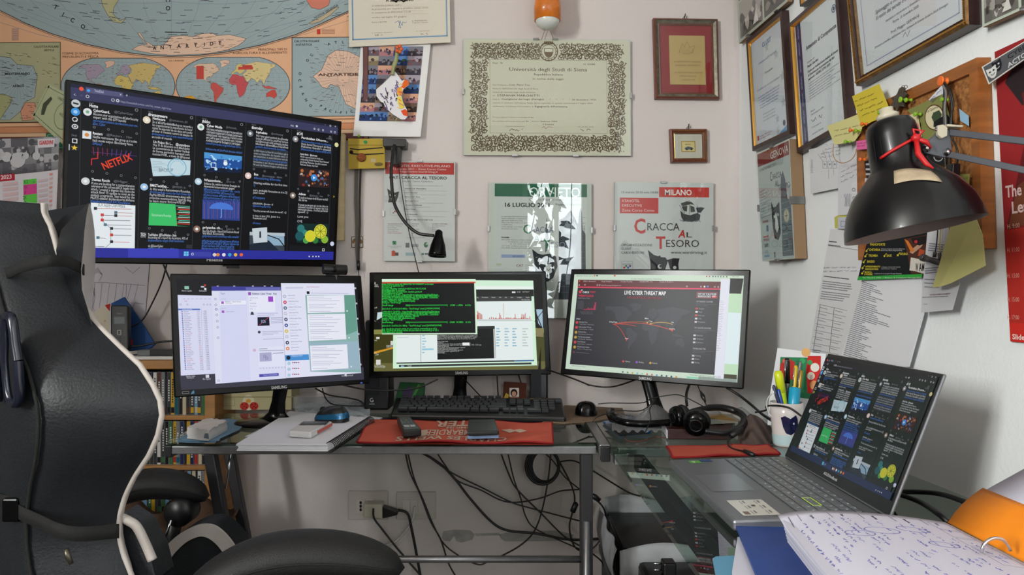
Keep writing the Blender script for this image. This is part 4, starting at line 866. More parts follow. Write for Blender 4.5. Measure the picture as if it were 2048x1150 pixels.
note('till_receipt','long white till receipt curling beside the music flyer','receipt',[(735,150),(850,140),(880,330),(918,482),(876,632),(696,648),(700,560),(715,380)],.030,'c6c6ca',both(lines(745,250,830,13,4,.1,5,'77777d',31,-2),lines(722,395,800,13,3,-.1,7,'808086',32,0),lines(718,455,820,22,3,.05,5,'808086',33,0),lambda q,S:q.text(S,'DETTAGLIO FORME DI PAGAMENTO',748,550,8,'8a6a70',866,.0006,1,rot=-4),lines(706,560,880,12,1,-.05,4,'808086',34),lambda q,S:q.text(S,'TOTALE',712,602,6,'808086',734,.0006)),zp=B4)
note('sticky_note','large pale yellow note curling out from under the lamp rim','note',[(870,130),(1010,100),(1050,200),(1077,378),(920,480),(868,500),(830,502)],.040,'bdb878',both(hand(880,230,1010,34,4,-.55,10,'8a8658',1.6,41,6),hand(1010,170,1050,30,4,-.1,9,'8a8658',1.6,42)),zp=B4,bend=lambda x,y:.02*max(0,(y - 300)/200)**2)
# ------------------------------------------------------------------ television and monitors
GB=mat('gloss_black','060607',.18,coat=0,spec=.2);SB=mat('satin_black','101113',.38);LOGO=mat('logo_silver','b8b8ba',.4)
def sheet3(q,Zs,W,H,zs,zo):
 px=[(zo[0]+x/zs,zo[1]+y/zs) for x,y in q]
 pl=plane3(P(*px[0],Zs[0]),P(*px[1],Zs[1]),P(*px[3],Zs[2]));return Sheet(pl,q,W,H,zs,zo)
def panel(root,S,scr,draw,thick,W,H,back=True,screen_name='display'):
 """housing with a rounded back, and the lit display set into its face"""
 q=MB();q.sbox(S,0,0,W,H,-thick,0);q.build('housing',GB,root,bevel=.003)
 if back:q=MB();q.sbox(S,W*.1,H*.12,W*.9,H*.86,-thick - .022,-thick);q.build('rear_cover',SB,root,bevel=.008)
 D_=Sheet(off(S.pl,.0008),scr,W,H,S.zs,S.zo);q=MB();q.rect(D_,0,0,W,H,0,'0a0a0c');draw(q,D_)
 return q.build(screen_name,SCREEN,root)
# ---- the column reader shown both on the television and on the laptop
LT,BL_='d6d8dc','4f7fd8'
def deck(q,S,Z,dim=0):
 """Z converts the television's crop coordinates into sheet units"""
 def zr(pts):return [Z(*p) for p in pts]
 def R4(a,b,c,d,col,w=.0004):q.spoly(S,zr([(a[0],a[1]),(b[0],b[1]),(c[0],c[1]),(d[0],d[1])]),w,col)
 def T(s,x,y,x1,h=9,c=LT,b=0,dy=0):
  p0,p1=Z(x,y),Z(x1,y+dy if dy else y);q.text(S,s,p0[0],p0[1],h,c,p1[0],.0009,b)
 q.rect(S,0,0,S.W,S.H,.0002,'0e1f19' if dim else '0b0d10')  # laptop copy: faint green reflection painted into the screen's background colour
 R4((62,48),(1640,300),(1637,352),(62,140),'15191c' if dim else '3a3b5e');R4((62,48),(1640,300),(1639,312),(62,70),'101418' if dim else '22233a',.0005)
 R4((152,72),(370,105),(372,132),(154,104),'20262a' if dim else '55577c',.0006);T('TweetDeck',202,100,258,7,'c8cadc');q.disc(S,*Z(126,82),5,.0008,'e8583a');q.disc(S,*Z(168,92),3.5,.0008,'4aa3f0');T('x',352,120,362,6);T('+',386,130,400,9)
 T('<-',80,124,96,7);T('->',118,128,132,7,'70738a');q.ring(S,*Z(162,127),4,1.2,.0008,LT,10);q.ring(S,*Z(312,148),4,1.2,.0008,LT,10);q.ring(S,*Z(340,152),4,2,.0008,LT,10)
 T('https://tweetdeck.twitter.com/?via_twitter_login=true',357,162,656,5.5,'a6a8c0')
 for x,y in ((1500,318),(1524,322),(1550,326),(1598,334),(1620,338)):q.ring(S,*Z(x,y),3.2,1.3,.0008,LT,8)
 q.disc(S,*Z(1395,302),3.6,.0008,LT,6);T('90%',1358,303,1378,5);T('-',1560,298,1566,6);q.frame(S,*[v - 3 for v in Z(1594,301)],*[v+2 for v in Z(1594,301)],1,.0008,LT);T('x',1618,307,1628,6)
 for (x0,y0,x1,y1) in ((122,150,110,1020),(478,195,458,1020),(800,240,778,1025),(1097,280,1062,1030),(1365,320,1337,1035),(1606,345,1580,1040)):q.line(S,zr([(x0,y0),(x1,y1)]),1.3,.0005,'33363c')
 q.disc(S,*Z(93,168),9.5,.0006,'c8ccd0',18);q.line(S,zr([(80,165),(106,172)]),4,.0008,'2a3030');q.disc(S,*Z(91,217),9.5,.0006,'3a96e0',18);q.disc(S,*Z(91,217),5,.0008,'a8d0f4',5)
 q.ring(S,*Z(88,262),6,2,.0006,LT,12);q.line(S,zr([(93,268),(98,275)]),2,.0006,LT);q.ring(S,*Z(88,304),7,2.4,.0006,LT,12,ry=6);q.disc(S,*Z(88,304),2.5,.0006,LT,6);T('Deck',68,360,100,5,'80848c');q.frame(S,*[v - 6 for v in Z(88,390)],*[v+5 for v in Z(88,390)],2,.0006,LT)
 R4((60,412),(112,416),(112,446),(60,443),'1c232c',.0005);R4((52,407),(57,408),(56,444),(51,443),'d8dade',.0006)
 a=Z(85,429);q.spoly(S,[(a[0]+(7 if k % 2==0 else 3)*math.sin(k*.6283),a[1] - (7 if k % 2==0 else 3)*math.cos(k*.6283)) for k in range(10)],.0008,'e8c23a')
 for s_,x,y,x1 in (('Home',172,188,224),('#ransomware',520,240,633),('#ddos',838,280,886),('#zeroday',1130,316,1194),('#CVE',1396,352,1431)):T(s_,x,y,x1,8,'f0f0f2',1);T('Search',x,y - 20,x+26,4,'80848c')
 for x,y in ((451,207),(775,252),(1071,292),(1341,330),(1592,366)):q.ring(S,*Z(x,y),4,1.2,.0006,'90949c',10)
 def post(ax,ay,col,name,handle,nx1,body,dy=19,sh=True,sq=False):
  a=Z(ax,ay)
  if sq:q.rect(S,a[0] - 9.5,a[1] - 9.5,a[0]+9.5,a[1]+9.5,.0006,col);q.disc(S,*a,5,.0008,'d8904a',8)
  else:q.disc(S,*a,9.2,.0006,col,16);q.disc(S,a[0],a[1],4,.0008,'f2f4f4' if col !='e4e8ea' else '7ab08a',8)
  X=ax+34;T(name,X,ay - 2*0 - 3,X+len(name)*8.4,6.5,'f0f0f2',1);T(handle,X+len(name)*8.4+22,ay+5,nx1 - 30,5.5,'7c8088')
  for k,s_ in enumerate(body):
   c=BL_ if s_.startswith('~') else LT;s_=s_.strip('~');y=ay+18+k*dy
   if s_:T(s_,X - k*.9,y,min(nx1,X+len(s_)*7.2),6.5,c)
 def acts(x,y,x1):
  for k in range(4):q.ring(S,*Z(x+(x1 - x)*k/3,y+14*k*.9),3,.9,.0006,'8c9098',7)
 post(162,218,'e4e8ea','CyberGuard..','@CyberGuar',462,('Become your organizations #CyberSecurity','expert with this $79 bundle','~securecybersolution.com/become-your-ow..','~#Sec_Cyber'),19);acts(202,308,452)
 post(158,353,'dfe6ea','Reuters','@Reuters - 15m',455,('Netflix restructures film group as it scales','back movie output- Bloomberg News','~/3M5ms:P'),20,sq=True);acts(192,568,445)
 post(150,626,'d0d4d6','Thomas Roccia','@fr0gger_',440,('If you are looking for a comprehensive','overview of the current #3CX supply chain','attack, I created a diagram that shows the','attack flow! I\'ll update as soon as the','analysis progresses. Stay tuned for the','MacOS edition! #cybersecurity #infosec','~#supplychainattack #3CXpocalypse'),17.5)
 post(511,265,'e8dcc0','NetSecure','@netsecure_ES',782,('En el #DiaMundialdelBackup se recuerda a','las organizaciones la importancia de hacer','copias de seguridad de sus datos para poder','afrontar el creciente numero de ataques de','~#ransomware que se esta experimentando','en todo el mundo'),17.5)
 for k,s_ in enumerate(('Un Pulpo En L...   @unpulpoe','Hoy 31 de diciembre es el #backupday','La conveniencia de realizar backup','de forma periodica haycanal.com','/noticias/19180... a traves de @haycanal')):T(s_,548 - k,400+k*18,765,6.5,'d6d8dc',k==0)
 acts(536,616,765);post(496,660,'9fc4e8','BMGTechExp...','@BMGTECHEX - 3m',770,('In this week\'s Ransomware Roundup,','~#FortiGuardLabs covers the Dark Power and','PayMe100USD #ransomware along with','protection recommendations. Read the blog','to learn more: ftnt.me/47E1E7'),17.5);acts(526,904,755)
 T('TECH',474,948,506,8,'e8e8ea',1);T('NATIVE',474,958,506,4,'c8c8ca')
 for k,s_ in enumerate(('TechNative  @TechNative - 3min','According to a report by Accenture, 43% of','~#cyberattacks target small businesses','','via @SatoriCyber','~#Phishing #Ransomware #infosec')):
  if s_:T(s_.strip('~'),518,948+k*16.5,518+len(s_)*5.6,6.5,BL_ if s_[0]=='~' else LT,k==0)
 R4((744,1000),(780,1002),(780,1024),(744,1022),'2e3236',.001);T('Start',750,1017,774,6)
 post(830,307,'e4e8ea','Cyber Media','@infosecmedia_',1075,('Система кибербезопасности российских','компаний подвергается более длительным','кибератакам, чем год назад. В новой статье','на сайте рассмотрели как сложно','киберзащита бизнеса сегодня:','~securitymedia.org/info/kak-stro...','','~#infosecurity #CyberMedia #russian #ddos5'),16.5)
 acts(852,590,1060);post(815,628,'b8d8ea','Wassonlons...','@wassonlo - 12min',1060,('Erfahren Sie, welche konkrete Strategie ein','Anwenderunternehmen gegen','~#Ransomware etabliert hat. ow.ly','~/ZASt5DtWM02 #Datenschutz','~#Cybercriminals #Malware #HackAttack','~#Sicherheitsteiste #Cybercrime #DDoS'),16.5);acts(842,868,1050)
 post(806,908,'8a6a5a','priyanka ch...','@priyankach - 30min',1055,('Buy Edu Emails - New/Old/Outlook-Based','Verified Accounts.','~getpvaaccount.com/buy-edu-emails/','','~#MachineLearning #DataScience #Python','~#100DaysOfCode #IoT #Flutter #javascript','~#Serverless #CyberSecurity','~#getpvaaccount #tech #DDoS'),14.5)
 post(1121,345,'6a7076','luphebio','@northluxzingl',1345,('Wer hatte gleich nochmal die #Zeroday','Lücke für #WannaCry_beta4You0 verloren','und @microsoft nicht rechtzeitig darüber','informiert? #EternalBlue #YoureFired','~golem.de/news/it-mobbin...'),16)
 R4((1143,435),(1345,450),(1340,560),(1136,545),'2a3138',.0005)
 for k,s_ in enumerate(('an NSE Volumn im Maon W. mach Bekannt gab in','zudem zu Überprüfen, die Angreifer nutzen 15','den auszunützen. In einem Dokument wird die','~Bruggs Sachbuerogin zu Verbindung gebracht,','Verweiskte in der Ukraine verwendete und','Mit auch die Malware Sergeyo soll auf das ko')):T(s_.strip('~'),1142 - k,450+k*16.5,1344 - k,5.5,BL_ if s_[0]=='~' else 'b8bcc0')
 acts(1143,555,1332);post(1109,594,'e8c8c0','Bon','@tromejapan - 46min',1340,('~#Santslurling #Zeroday','','Hearing exhibits for the first time','~Q','','sure, probably limousine as in a DJ','just now?','','~#Trumpamy'),14.5)
 for k,s_ in enumerate(('ATRUBYAWN... @trumitw - 45','~@Santslurling #ZeroDay','','"The first arrest will shock the world". -Q','','Is that, Is that J.F.K. Junior in a','Presidential Limo?','','~#Trumpamy')):
  if s_:T(s_.strip('~'),1136,762+k*14.5,1136+len(s_)*4.6,5.5,BL_ if s_[0]=='~' else LT)
 post(1388,378,'8a8a90','Parthidian Dhorm...','@IamPart',1598,('~#Hinduconsultants in India are celebrating','Hindu festival \'Ramnavami\' glorifying','Mahatma Gandhi\'s assassin','~#NathuramGodse, #explore #FREE #CVE'),15.5)
 for k,s_ in enumerate(('Ashok Swain   @ashswain','Hindu supremacists in India are','celebrating Hindu festival \'Ram Navami\'','glorifying Mahatma Gandhi\'s assassin','Nathuram Godse. Hey Ram!')):T(s_,1415,470+k*15.5,1415+len(s_)*4.4,5.5,LT,k==0)
 acts(1404,672,1582);post(1372,710,'8a7a6a','Alice','@lythkeenn - 3min',1580,('Tu build ma banque de #CVE pour ma KdD','de #rss','','Et jamais ya des gars qui ont des idées de','comment la booster et rajouter des trucs','intéressants dessus... il ne faut pas hésiter','quoi! :)','','Love you','','CVE'),14)
 # pictures in the posts
 R4((185,425),(455,455),(450,560),(182,540),'120d1c')
 for k in range(9):q.line(S,zr([(195+k*28,425+k*3),(200+k*26,470+k*2)]),1.5,.0006,'5a3f8a' if k > 3 else '8a2f4a')
 q.line(S,zr([(185,530),(186,495),(222,492),(222,455)]),2,.0006,'d03a30');q.line(S,zr([(185,455),(452,478)]),1.5,.0006,'4a356f')
 a=Z(258,560);b=Z(428,500);an=math.degrees(math.atan2(b[1] - a[1],b[0] - a[0]));q.text(S,'NETFLIX',a[0],a[1],18,'e04428',a[0]+math.hypot(b[0] - a[0],b[1] - a[1]),.001,1,rot=an)
 R4((530,488),(776,500),(773,612),(530,600),'101418');R4((532,490),(770,504),(766,590),(548,597),'c6dde6',.0005);a=Z(582,570);q.text(S,'BACKUP',a[0],a[1],9,'5a6a74',Z(668,560)[0],.0008,0,rot=-5)
 q.ring(S,*Z(690,545),24,2.5,.0008,'7fb4cc');q.ring(S,*Z(690,545),18,2,.0008,'9cc8da',a0=20,a1=230);[q.line(S,zr([(545,510+k*9),(600+(k*17) % 50,513+k*9)]),1,.0008,'90a8b4') for k in range(7)]
 R4((850,455),(1073,480),(1070,578),(848,572),'1e4f9a');R4((850,455),(1073,480),(1072,505),(849,490),'4f9ad8',.0005);R4((848,545),(1071,555),(1070,578),(848,572),'0b1c3c',.0005)
 rnd=random.Random(77)
 for k in range(34):x,y=860+rnd.random()*200,478+rnd.random()*80;q.disc(S,*Z(x,y),1+rnd.random()*3.5,.0006,rnd.choice(['b8e0f8','7fc0f0','3a80d0']),6)
 q.disc(S,*Z(975,522),6,.0008,'f0f8ff',8);q.ring(S,*Z(975,512),5,1.6,.0009,'f0f8ff',8,a0=0,a1=180);q.spoly(S,zr([(930,572),(945,548),(975,552),(990,575)]),.0009,'0a1428');q.frame(S,*[v - 7 for v in Z(905,532)],*[v+7 for v in Z(905,532)],1.5,.0008,'e0f0ff')
 R4((182,752),(444,770),(440,1022),(176,1020),'e8f0f4');T('3CX Supply Chain Attack',222,774,384,9,'3a4048')
 for k,(x,y,x1,c) in enumerate(((210,788,420,'c05a50'),(250,826,320,'3a4048'),(330,812,430,'c87a70'),(330,830,425,'c87a70'),(250,856,412,'3a4048'),(268,884,420,'5a6068'),(305,906,420,'5a6068'),(305,944,420,'5a6068'),(225,960,270,'8a6f70'),(305,984,410,'c05a50'),(190,1010,260,'3a4048'))):
  q.line(S,zr([(x,y),(x1,y+3)]),1.2,.0006,c);q.rect(S,Z(x,y)[0] - 4,Z(x,y)[1] - 4,Z(x,y)[0]+3,Z(x,y)[1]+3,.0007,('2a3038','d04038','5a7a8a')[k % 3])
 q.line(S,zr([(248,835),(248,860),(300,905),(300,990),(270,1015)]),1,.0006,'6a7078')
 R4((526,752),(768,768),(764,893),(522,886),'3cc26a');R4((680,762),(768,768),(764,893),(690,889),'101c18',.0005);T('Ransomware Roundup',540,832,655,7,'bfeacc')
 for k in range(12):q.line(S,zr([(684+(k*13) % 20,772+k*9.5),(764,775+k*9.5)]),2,.0006,('58b890','b8e0d0','d84030')[k % 3])
 R4((840,732),(1062,744),(1060,860),(838,850),'2a3f8a')
 for k in range(26):q.line(S,zr([(845+k*8.4,742+(k % 3)*6),(844+k*8.3,846)]),1.2,.0005,('4a62b0','8a5a8a','3450a0')[k % 3])
 a=Z(952,792);q.spoly(S,[(a[0]+33*math.cos(R(t)),a[1] - 19*math.sin(R(t))) for t in range(0,181,15)],.0008,'4a7ad8');q.line(S,zr([(952,790),(952,836),(946,840)]),2,.0009,'7fa4e8')
 R4((1118,925),(1325,932),(1322,1038),(1116,1030),'3a4650');R4((1118,925),(1325,932),(1325,950),(1118,945),'b8c4cc',.0005);q.spoly(S,zr([(1222,945),(1320,950),(1322,1005),(1225,1005)]),.0006,'8fb0c8');q.spoly(S,zr([(1116,1000),(1230,975),(1290,1035),(1116,1030)]),.0007,'1c2838');q.line(S,zr([(1225,945),(1290,968),(1322,1010)]),3,.0009,'101418')
 R4((1132,905),(1220,898),(1222,985),(1140,992),'c8d4da',.0009);q.spoly(S,zr([(1175,922),(1184,922),(1186,960),(1174,960)]),.0011,'2a3038')
 R4((1408,545),(1590,562),(1588,668),(1404,655),'2a1c1c')
 for k in range(60):x,y=1412+rnd.random()*170,560+rnd.random()*95;q.disc(S,*Z(x,y),1.5+rnd.random()*4,.0006+k*1e-6,('7a4a3a','b86a3a','4a6a9a','c8b8a8','8a2a2a','2a2a30')[k % 6],6)
 q.disc(S,*Z(1497,606),10.5,.0009,'3a8fe0',18);a=Z(1497,606);q.spoly(S,[(a[0] - 3,a[1] - 5),(a[0] - 3,a[1]+5),(a[0]+5,a[1])],.0011,'f0f4f8')
 R4((1398,875),(1580,880),(1577,990),(1394,988),'0f2c2a')
 for x,y,r,c in ((1420,905,12,'2f7a78'),(1412,950,14,'1f5a60'),(1440,930,10,'3a8a80'),(1475,950,18,'d8d234'),(1535,922,22,'d8d640'),(1450,975,10,'4fa050'),(1560,970,12,'8ab83a'),(1505,975,10,'2f7a3a')):q.disc(S,*Z(x,y),r,.0006+r*1e-5,c,16)
 q.ring(S,*Z(1535,922),19,1.5,.0012,'6a7a20');[q.line(S,[Z(1535,922),(Z(1535,922)[0]+17*math.cos(k*.785),Z(1535,922)[1]+17*math.sin(k*.785))],1.5,.0012,'6a7a20') for k in range(8)]
 q.disc(S,*Z(1630,412),7,.0006,'e0d8a0');q.disc(S,*Z(1604,995),7,.0006,'d0d8f0');T('>',1610,725,1618,8,'e8c23a',1)
 R4((1350,1003),(1592,1012),(1590,1046),(1348,1040),'14171b',.001);T('Messaggi',1358,1032,1416,8,'f0f0f2',1);q.frame(S,*[v - 4 for v in Z(1552,1031)],*[v+4 for v in Z(1552,1031)],1.5,.0012,LT)
 R4((30,1015),(1612,1042),(1610,1090),(30,1075),'1a2a52' if dim else '2b2f9a',.0013);dim or R4((400,1022),(700,1026),(700,1078),(400,1076),'3a40b8',.0014)
 for k,c in enumerate(('6ac8f0','6ac8f0','6ac8f0','6ac8f0')):a=Z(744,1055);dx,dy=(k % 2)*6.5 - 6.5,(k//2)*6.5 - 6.5;q.rect(S,a[0]+dx,a[1]+dy,a[0]+dx+5.7,a[1]+dy+5.7,.0016,c)
 R4((768,1042),(890,1045),(890,1072),(768,1070),'22345c' if dim else '3c44a8',.0015);T('Cerca',794,1063,826,8,'d8daf0');q.ring(S,*Z(780,1056),3.5,1.3,.0017,'d8daf0',8)
 for x,c in ((910,'e0d8d0'),(930,'d88a4a'),(965,'e8e8f0'),(1000,'3aa8d8'),(1034,'e8b84a'),(1068,'e86a3a')):q.disc(S,*Z(x,1060),5,.0016,c,10)
 T('12:48',1563,1068,1580,5);T('31/03/2023',1540,1080,1580,5);[q.disc(S,*Z(x,1070),2.4,.0016,LT,6) for x in (1468,1490,1508,1524)]
TVZ,TVO=2.948,(120,150)
S=sheet3([(33,24),(1663,272),(1627,1132),(2,1106)],(1.69,2.11,1.69),720,420,TVZ,TVO)
tv=thing('television',S.map(360,420,-.03),'large wall television with dark column feeds, tilted above the leftmost monitor','television')
TVS={}
def tvdraw(q,D_):TVS['z']=D_.z;TVS['h']=D_;deck(q,D_,D_.z)
panel(tv,S,[(62,48),(1640,300),(1611,1090),(28,1078)],tvdraw,.03,720,420)
q=MB();a=S.z(862,1102);q.text(S,'Hisense',a[0],a[1] - 2,8,'b8b8ba',S.z(958,1102)[0],.0006,1);q.build('brand_mark',LOGO,tv)
q=MB();q.sbox(S,400,420,432,428,-.02,-.006);q.sbox(S,388,418,402,423,-.014,-.006);q.build('receiver_bump',SB,tv)
c=S.map(360,210,-.03);cb=Vector((c.x+.02,D,c.z));q=MB();q.box((cb.x - .06,D - .012,cb.z - .12),(cb.x+.06,D,cb.z+.12));q.tube([cb+Vector((0,-.01,0)),(c+cb)/2+Vector((.1,0,0)),c+Vector((0,.03,0))],.016,10)
q.build('wall_arm',SB,tv)
# ---- monitors
def monitor(label,quad,Zs,scr,zs,zo,draw,brand,neck,base_c,base_w,led=None,extra=None):
 S=sheet3(quad,Zs,510,300,zs,zo);deskz=.752
 t=thing('monitor',(base_c[0],base_c[1],deskz),label,'monitor','monitors in a row on the desk')
 panel(t,S,scr,draw,.016,510,300)
 q=MB();x0,y=S.z(brand[0],brand[2]);x1=S.z(brand[1],brand[2])[0];q.text(S,'SAMSUNG',x0,y,7.5,'b8b8ba',x1,.0008,1);q.build('brand_mark',LOGO,t)
 p=S.map(255+neck,292,-.02);b=Vector((base_c[0],base_c[1],deskz+.012));q=MB()
 top=p+Vector((0,.012,.03));dd=(b - top)
 prof=[(0,.024),(.25,.019),(.6,.018),(.85,.022),(.95,.032),(1,.045)];vs=[];n=16
 for tt,r in prof:
  c=top+dd*tt;vs+=[c+Vector((math.cos(j*6.28318/n)*r,math.sin(j*6.28318/n)*r*.45,0)) for j in range(n)]
 fs=[(i*n+j,i*n+(j+1) % n,(i+1)*n+(j+1) % n,(i+1)*n+j) for i in range(len(prof) - 1) for j in range(n)]
 q.add(vs,fs,'ffffff',0,True);q.build('neck',GB,t)
 q=MB();q.lathe((b.x,b.y,deskz),(0,0,1),[(base_w*.98,0),(base_w,.003),(base_w*.93,.008),(base_w*.5,.012),(.02,.014)],40)
 for i,v in enumerate(q.v):q.v[i]=Vector((v.x,b.y+(v.y - b.y)*.78,v.z))
 q.build('foot',GB,t)
 if extra:extra(t,S)
 return t,S
def zp(q,S,pts,w,c):q.spoly(S,[S.z(*p) for p in pts],w,c)
def scr_left(q,S):
 T=lambda s,x,y,h,x1,c='5a5c80',b=0:q.text(S,s,x,y,h,c,x1,.0012,b,z=True)
 q.rect(S,0,0,510,300,.0002,'17171c');zp(q,S,[(120,900),(1690,870),(1695,975),(138,1065)],.0003,'3a3a48')
 q.zrect(S,165,180,204,206,.0006,'8fc8b0');T('Home di paolo',142,226,4.5,228,'d8d8e0');q.zrect(S,305,180,335,192,.0006,'c8ccd8');q.zrect(S,334,196,352,214,.0006,'e8ecf8');q.disc(S,*S.z(341,173),2.6,.0007,'d83a34');T('backuptech',290,226,4.5,354,'d8d8e0')
 L1='dcdff8';zp(q,S,[(107,255),(400,262),(436,925),(135,942)],.0005,L1)
 zp(q,S,[(112,372),(298,372),(299,384),(113,386)],.0007,'5a78c8');T('paolo.giardini',145,383,3.6,232,'e0e8ff')
 r=random.Random(4)
 for k in range(33):
  y=396+k*15.4;x=112+k*.95;c='c05070' if k % 7 in (5,) or k in (20,21,27,28,31) else '6a6c90'
  q.rect(S,S.z(x+28,y)[0],S.z(x,y)[1] - 1.6,S.z(x+34,y)[0]+1,S.z(x,y)[1]+1.6,.0007,('5a6ad0','8a5a9a','5a80b0')[k % 3]);T(('Feeds','Technology','Security Ring','The Register','Vulnerabil')[k % 5],x+46,y+4,3,x+80+r.random()*36,c);T(str(r.randrange(100,9999)),x+158,y+4,3,x+180,c);T('1.'+str(r.randrange(1000,9999))+'0',x+210,y+3,3.2,x+242,'5a5c70')
 for k in range(7):T('modifica'[:6],150+k*36,292,3,172+k*36,'8a8cb4')
 T('Feed',165,312,3.6,188,'c05070');q.ring(S,*S.z(132,337),3,1,.0008,'9a9cc0',8);[q.ring(S,*S.z(x,337),2.5,1,.0008,'9a9cc0',8) for x in (190,330,360,385)]
 q.line(S,[S.z(308,372),S.z(325,900)],1,.0007,'b8bad8')
 zp(q,S,[(395,182),(985,186),(1030,965),(430,1012)],.0009,'d8dcf8');zp(q,S,[(395,182),(985,186),(986,217),(396,220)],.0011,'40409a');zp(q,S,[(686,190),(985,190),(986,214),(688,214)],.0013,'6a6cb8')
 zp(q,S,[(397,222),(458,222),(484,1005),(430,1010)],.0011,'e2e4f8');zp(q,S,[(690,222),(985,219),(1030,965),(728,985)],.0011,'dfe2fa')
 TT=lambda s,x,y,h,x1,c='5a5c80',b=0:q.text(S,s,x,y,h,c,x1,.0018,b,z=True)
 TT('Team',470,250,5,510);zp(q,S,[(464,310),(688,303),(690,335),(466,342)],.0014,'f0f2ff')
 for x,y in ((489,321),(493,398)):q.rect(S,S.z(x,y)[0] - 3.4,S.z(x,y)[1] - 3.4,S.z(x,y)[0]+3.4,S.z(x,y)[1]+3.4,.0018,'a45ac8')
 TT('Bolettini - Cyber Threat',512,318,3.6,646);TT('Generale',512,330,3,570,'8a8cb0');TT('Laboratorio',520,402,3.6,590,'8a8cb0');TT('Nascosti',475,372,3,520,'9a9cc0');TT('I tuoi team',475,292,3,520,'9a9cc0')
 q.zrect(S,706,232,732,258,.0018,'9a50c0');TT('Bolettini: Cyber Threat   Post',742,252,5.5,950,'4a4c6c',1)
 zp(q,S,[(712,262),(934,262),(940,400),(716,404)],.0016,'eceeff');q.zrect(S,876,268,921,314,.0019,'a04ac8');TT('i',896,298,6,900,'f0e0ff')
 for s_,x,y,x1 in (('cybersecurity',720,284,792),('#0 +',720,305,745),('Impostaz',722,330,776),('Gestisci',722,355,780),('M  1',725,380,770)):TT(s_,x,y,3.4,x1,'8082a8')
 q.disc(S,*S.z(741,410),4,.0018,'3a3a50');q.rect(S,S.z(741,410)[0] - 5,S.z(741,410)[1]+2,S.z(741,410)[0]+5,S.z(741,410)[1]+5,.0018,'3a3a50')
 zp(q,S,[(786,446),(886,442),(890,516),(788,520)],.0018,'14142a');q.line(S,[S.z(800,515),S.z(880,446)],1.2,.002,'c04a70');TT('3CX',816,492,8,858,'a8d0f8',1)
 for k in range(4):q.line(S,[S.z(902,452+k*14),S.z(998,450+k*13)],1.6,.0018,('7a7ca0','a8aac8')[k > 0])
 for k in range(3):q.line(S,[S.z(785,412+k*16),S.z(960 - k*30,410+k*16)],1.2,.0018,'a8aac8')
 q.disc(S,*S.z(801,572),4,.0018,'3a3a50');[q.line(S,[S.z(828,568+k*14),S.z(1000 - k*40,564+k*14)],1.2,.0018,'a0a2c4') for k in range(3)];q.line(S,[S.z(835,632),S.z(1005,627)],1.2,.0018,'a0a2c4');q.disc(S,*S.z(760,726),4.5,.0018,'d8b8d8')
 zp(q,S,[(792,700),(1012,690),(1020,860),(795,868)],.0014,'e6e8fc');zp(q,S,[(804,748),(905,743),(908,818),(806,824)],.0018,'aeb0d4');q.frame(S,*[v - 4 for v in S.z(850,778)],*[v+3 for v in S.z(850,778)],1,.002,'70729a');q.frame(S,*[v - 1 for v in S.z(856,786)],*[v+6 for v in S.z(856,786)],1,.002,'70729a')
 q.line(S,[S.z(800,716),S.z(870,713)],1.4,.0018,'7a7ca0');q.line(S,[S.z(800,732),S.z(1010,726)],1.4,.0018,'9092b8');q.line(S,[S.z(918,752),S.z(1005,748)],1.6,.0018,'7a7ca0')
 zp(q,S,[(800,930),(967,920),(968,944),(802,955)],.0018,'5050b0');TT('Nuova conversazione',836,944,4.4,955,'e8e8ff');[q.ring(S,*S.z(812+k*26,880 - k),2,.8,.0018,'9a9cc0',6) for k in range(9)]
 for k,y in enumerate((290,340,378,425,478,530,620,985)):q.ring(S,*S.z(428+k*4,y),3.4,1.4,.0016,'9c9ec8' if k !=2 else '4a4ab0',8)
 zp(q,S,[(985,155),(1608,158),(1668,920),(1030,963)],.0022,'e6e8fb')
 zp(q,S,[(1192,256),(1614,256),(1665,915),(1236,908)],.0024,'8fb8b4');zp(q,S,[(1225,660),(1645,650),(1662,888),(1236,908)],.0025,'9cb8c8');zp(q,S,[(1520,256),(1614,256),(1636,560),(1535,600)],.00255,'68a090')
 T3=lambda s,x,y,h,x1,c='5a5c80',b=0:q.text(S,s,x,y,h,c,x1,.0034,b,z=True)
 for k,(x,y,c) in enumerate(((1016,268,'b8bcd8'),(1020,318,'d83a54'),(1022,367,'4a6a8a'),(1024,415,'c8cce0'),(1028,464,'3a4a78'),(1031,514,'3a4a98'),(1033,564,'e0c02a'),(1036,612,'c8cce0'),(1040,662,'1a2a5a'),(1043,712,'e8824a'))):
  q.disc(S,*S.z(x,y),5.2,.0026,c,12);q.disc(S,*S.z(x,y),2.2,.0028,'e8e8f8',8);T3('Cybernews Post',x+28,y - 4,3.6,x+90+(k*23) % 50);q.line(S,[S.z(x+30,y+16),S.z(x+90,y+15)],1,.0026,'b0b2d0')
 zp(q,S,[(1020,768),(1222,760),(1226,808),(1023,816)],.0026,'4a94d8');q.disc(S,*S.z(1049,790),6,.0028,'14233a',12);T3('Il #pensiero libero',1076,780,4,1170,'e8f0ff')
 for k in range(3):
  for j,c in enumerate(('c0303a','2a2a40','4a5a9a','d04a4a')):q.rect(S,*[v for v in S.z(1082+j*16,826+k*50)],*[v+3.4 for v in S.z(1082+j*16,826+k*50)],.0028,c)
  q.disc(S,*S.z(1054,838+k*50),5,.0026,'b0d0e8',10)
 q.line(S,[S.z(1030,195),S.z(1170,194)],6,.0026,'d0d2ea');T3('Insicurezza feed',1202,192,4,1310,'b06a8a');q.zrect(S,1204,225,1229,248,.0028,'14141c');q.line(S,[S.z(1240,240),S.z(1560,244)],1.4,.0028,'a8aac8')
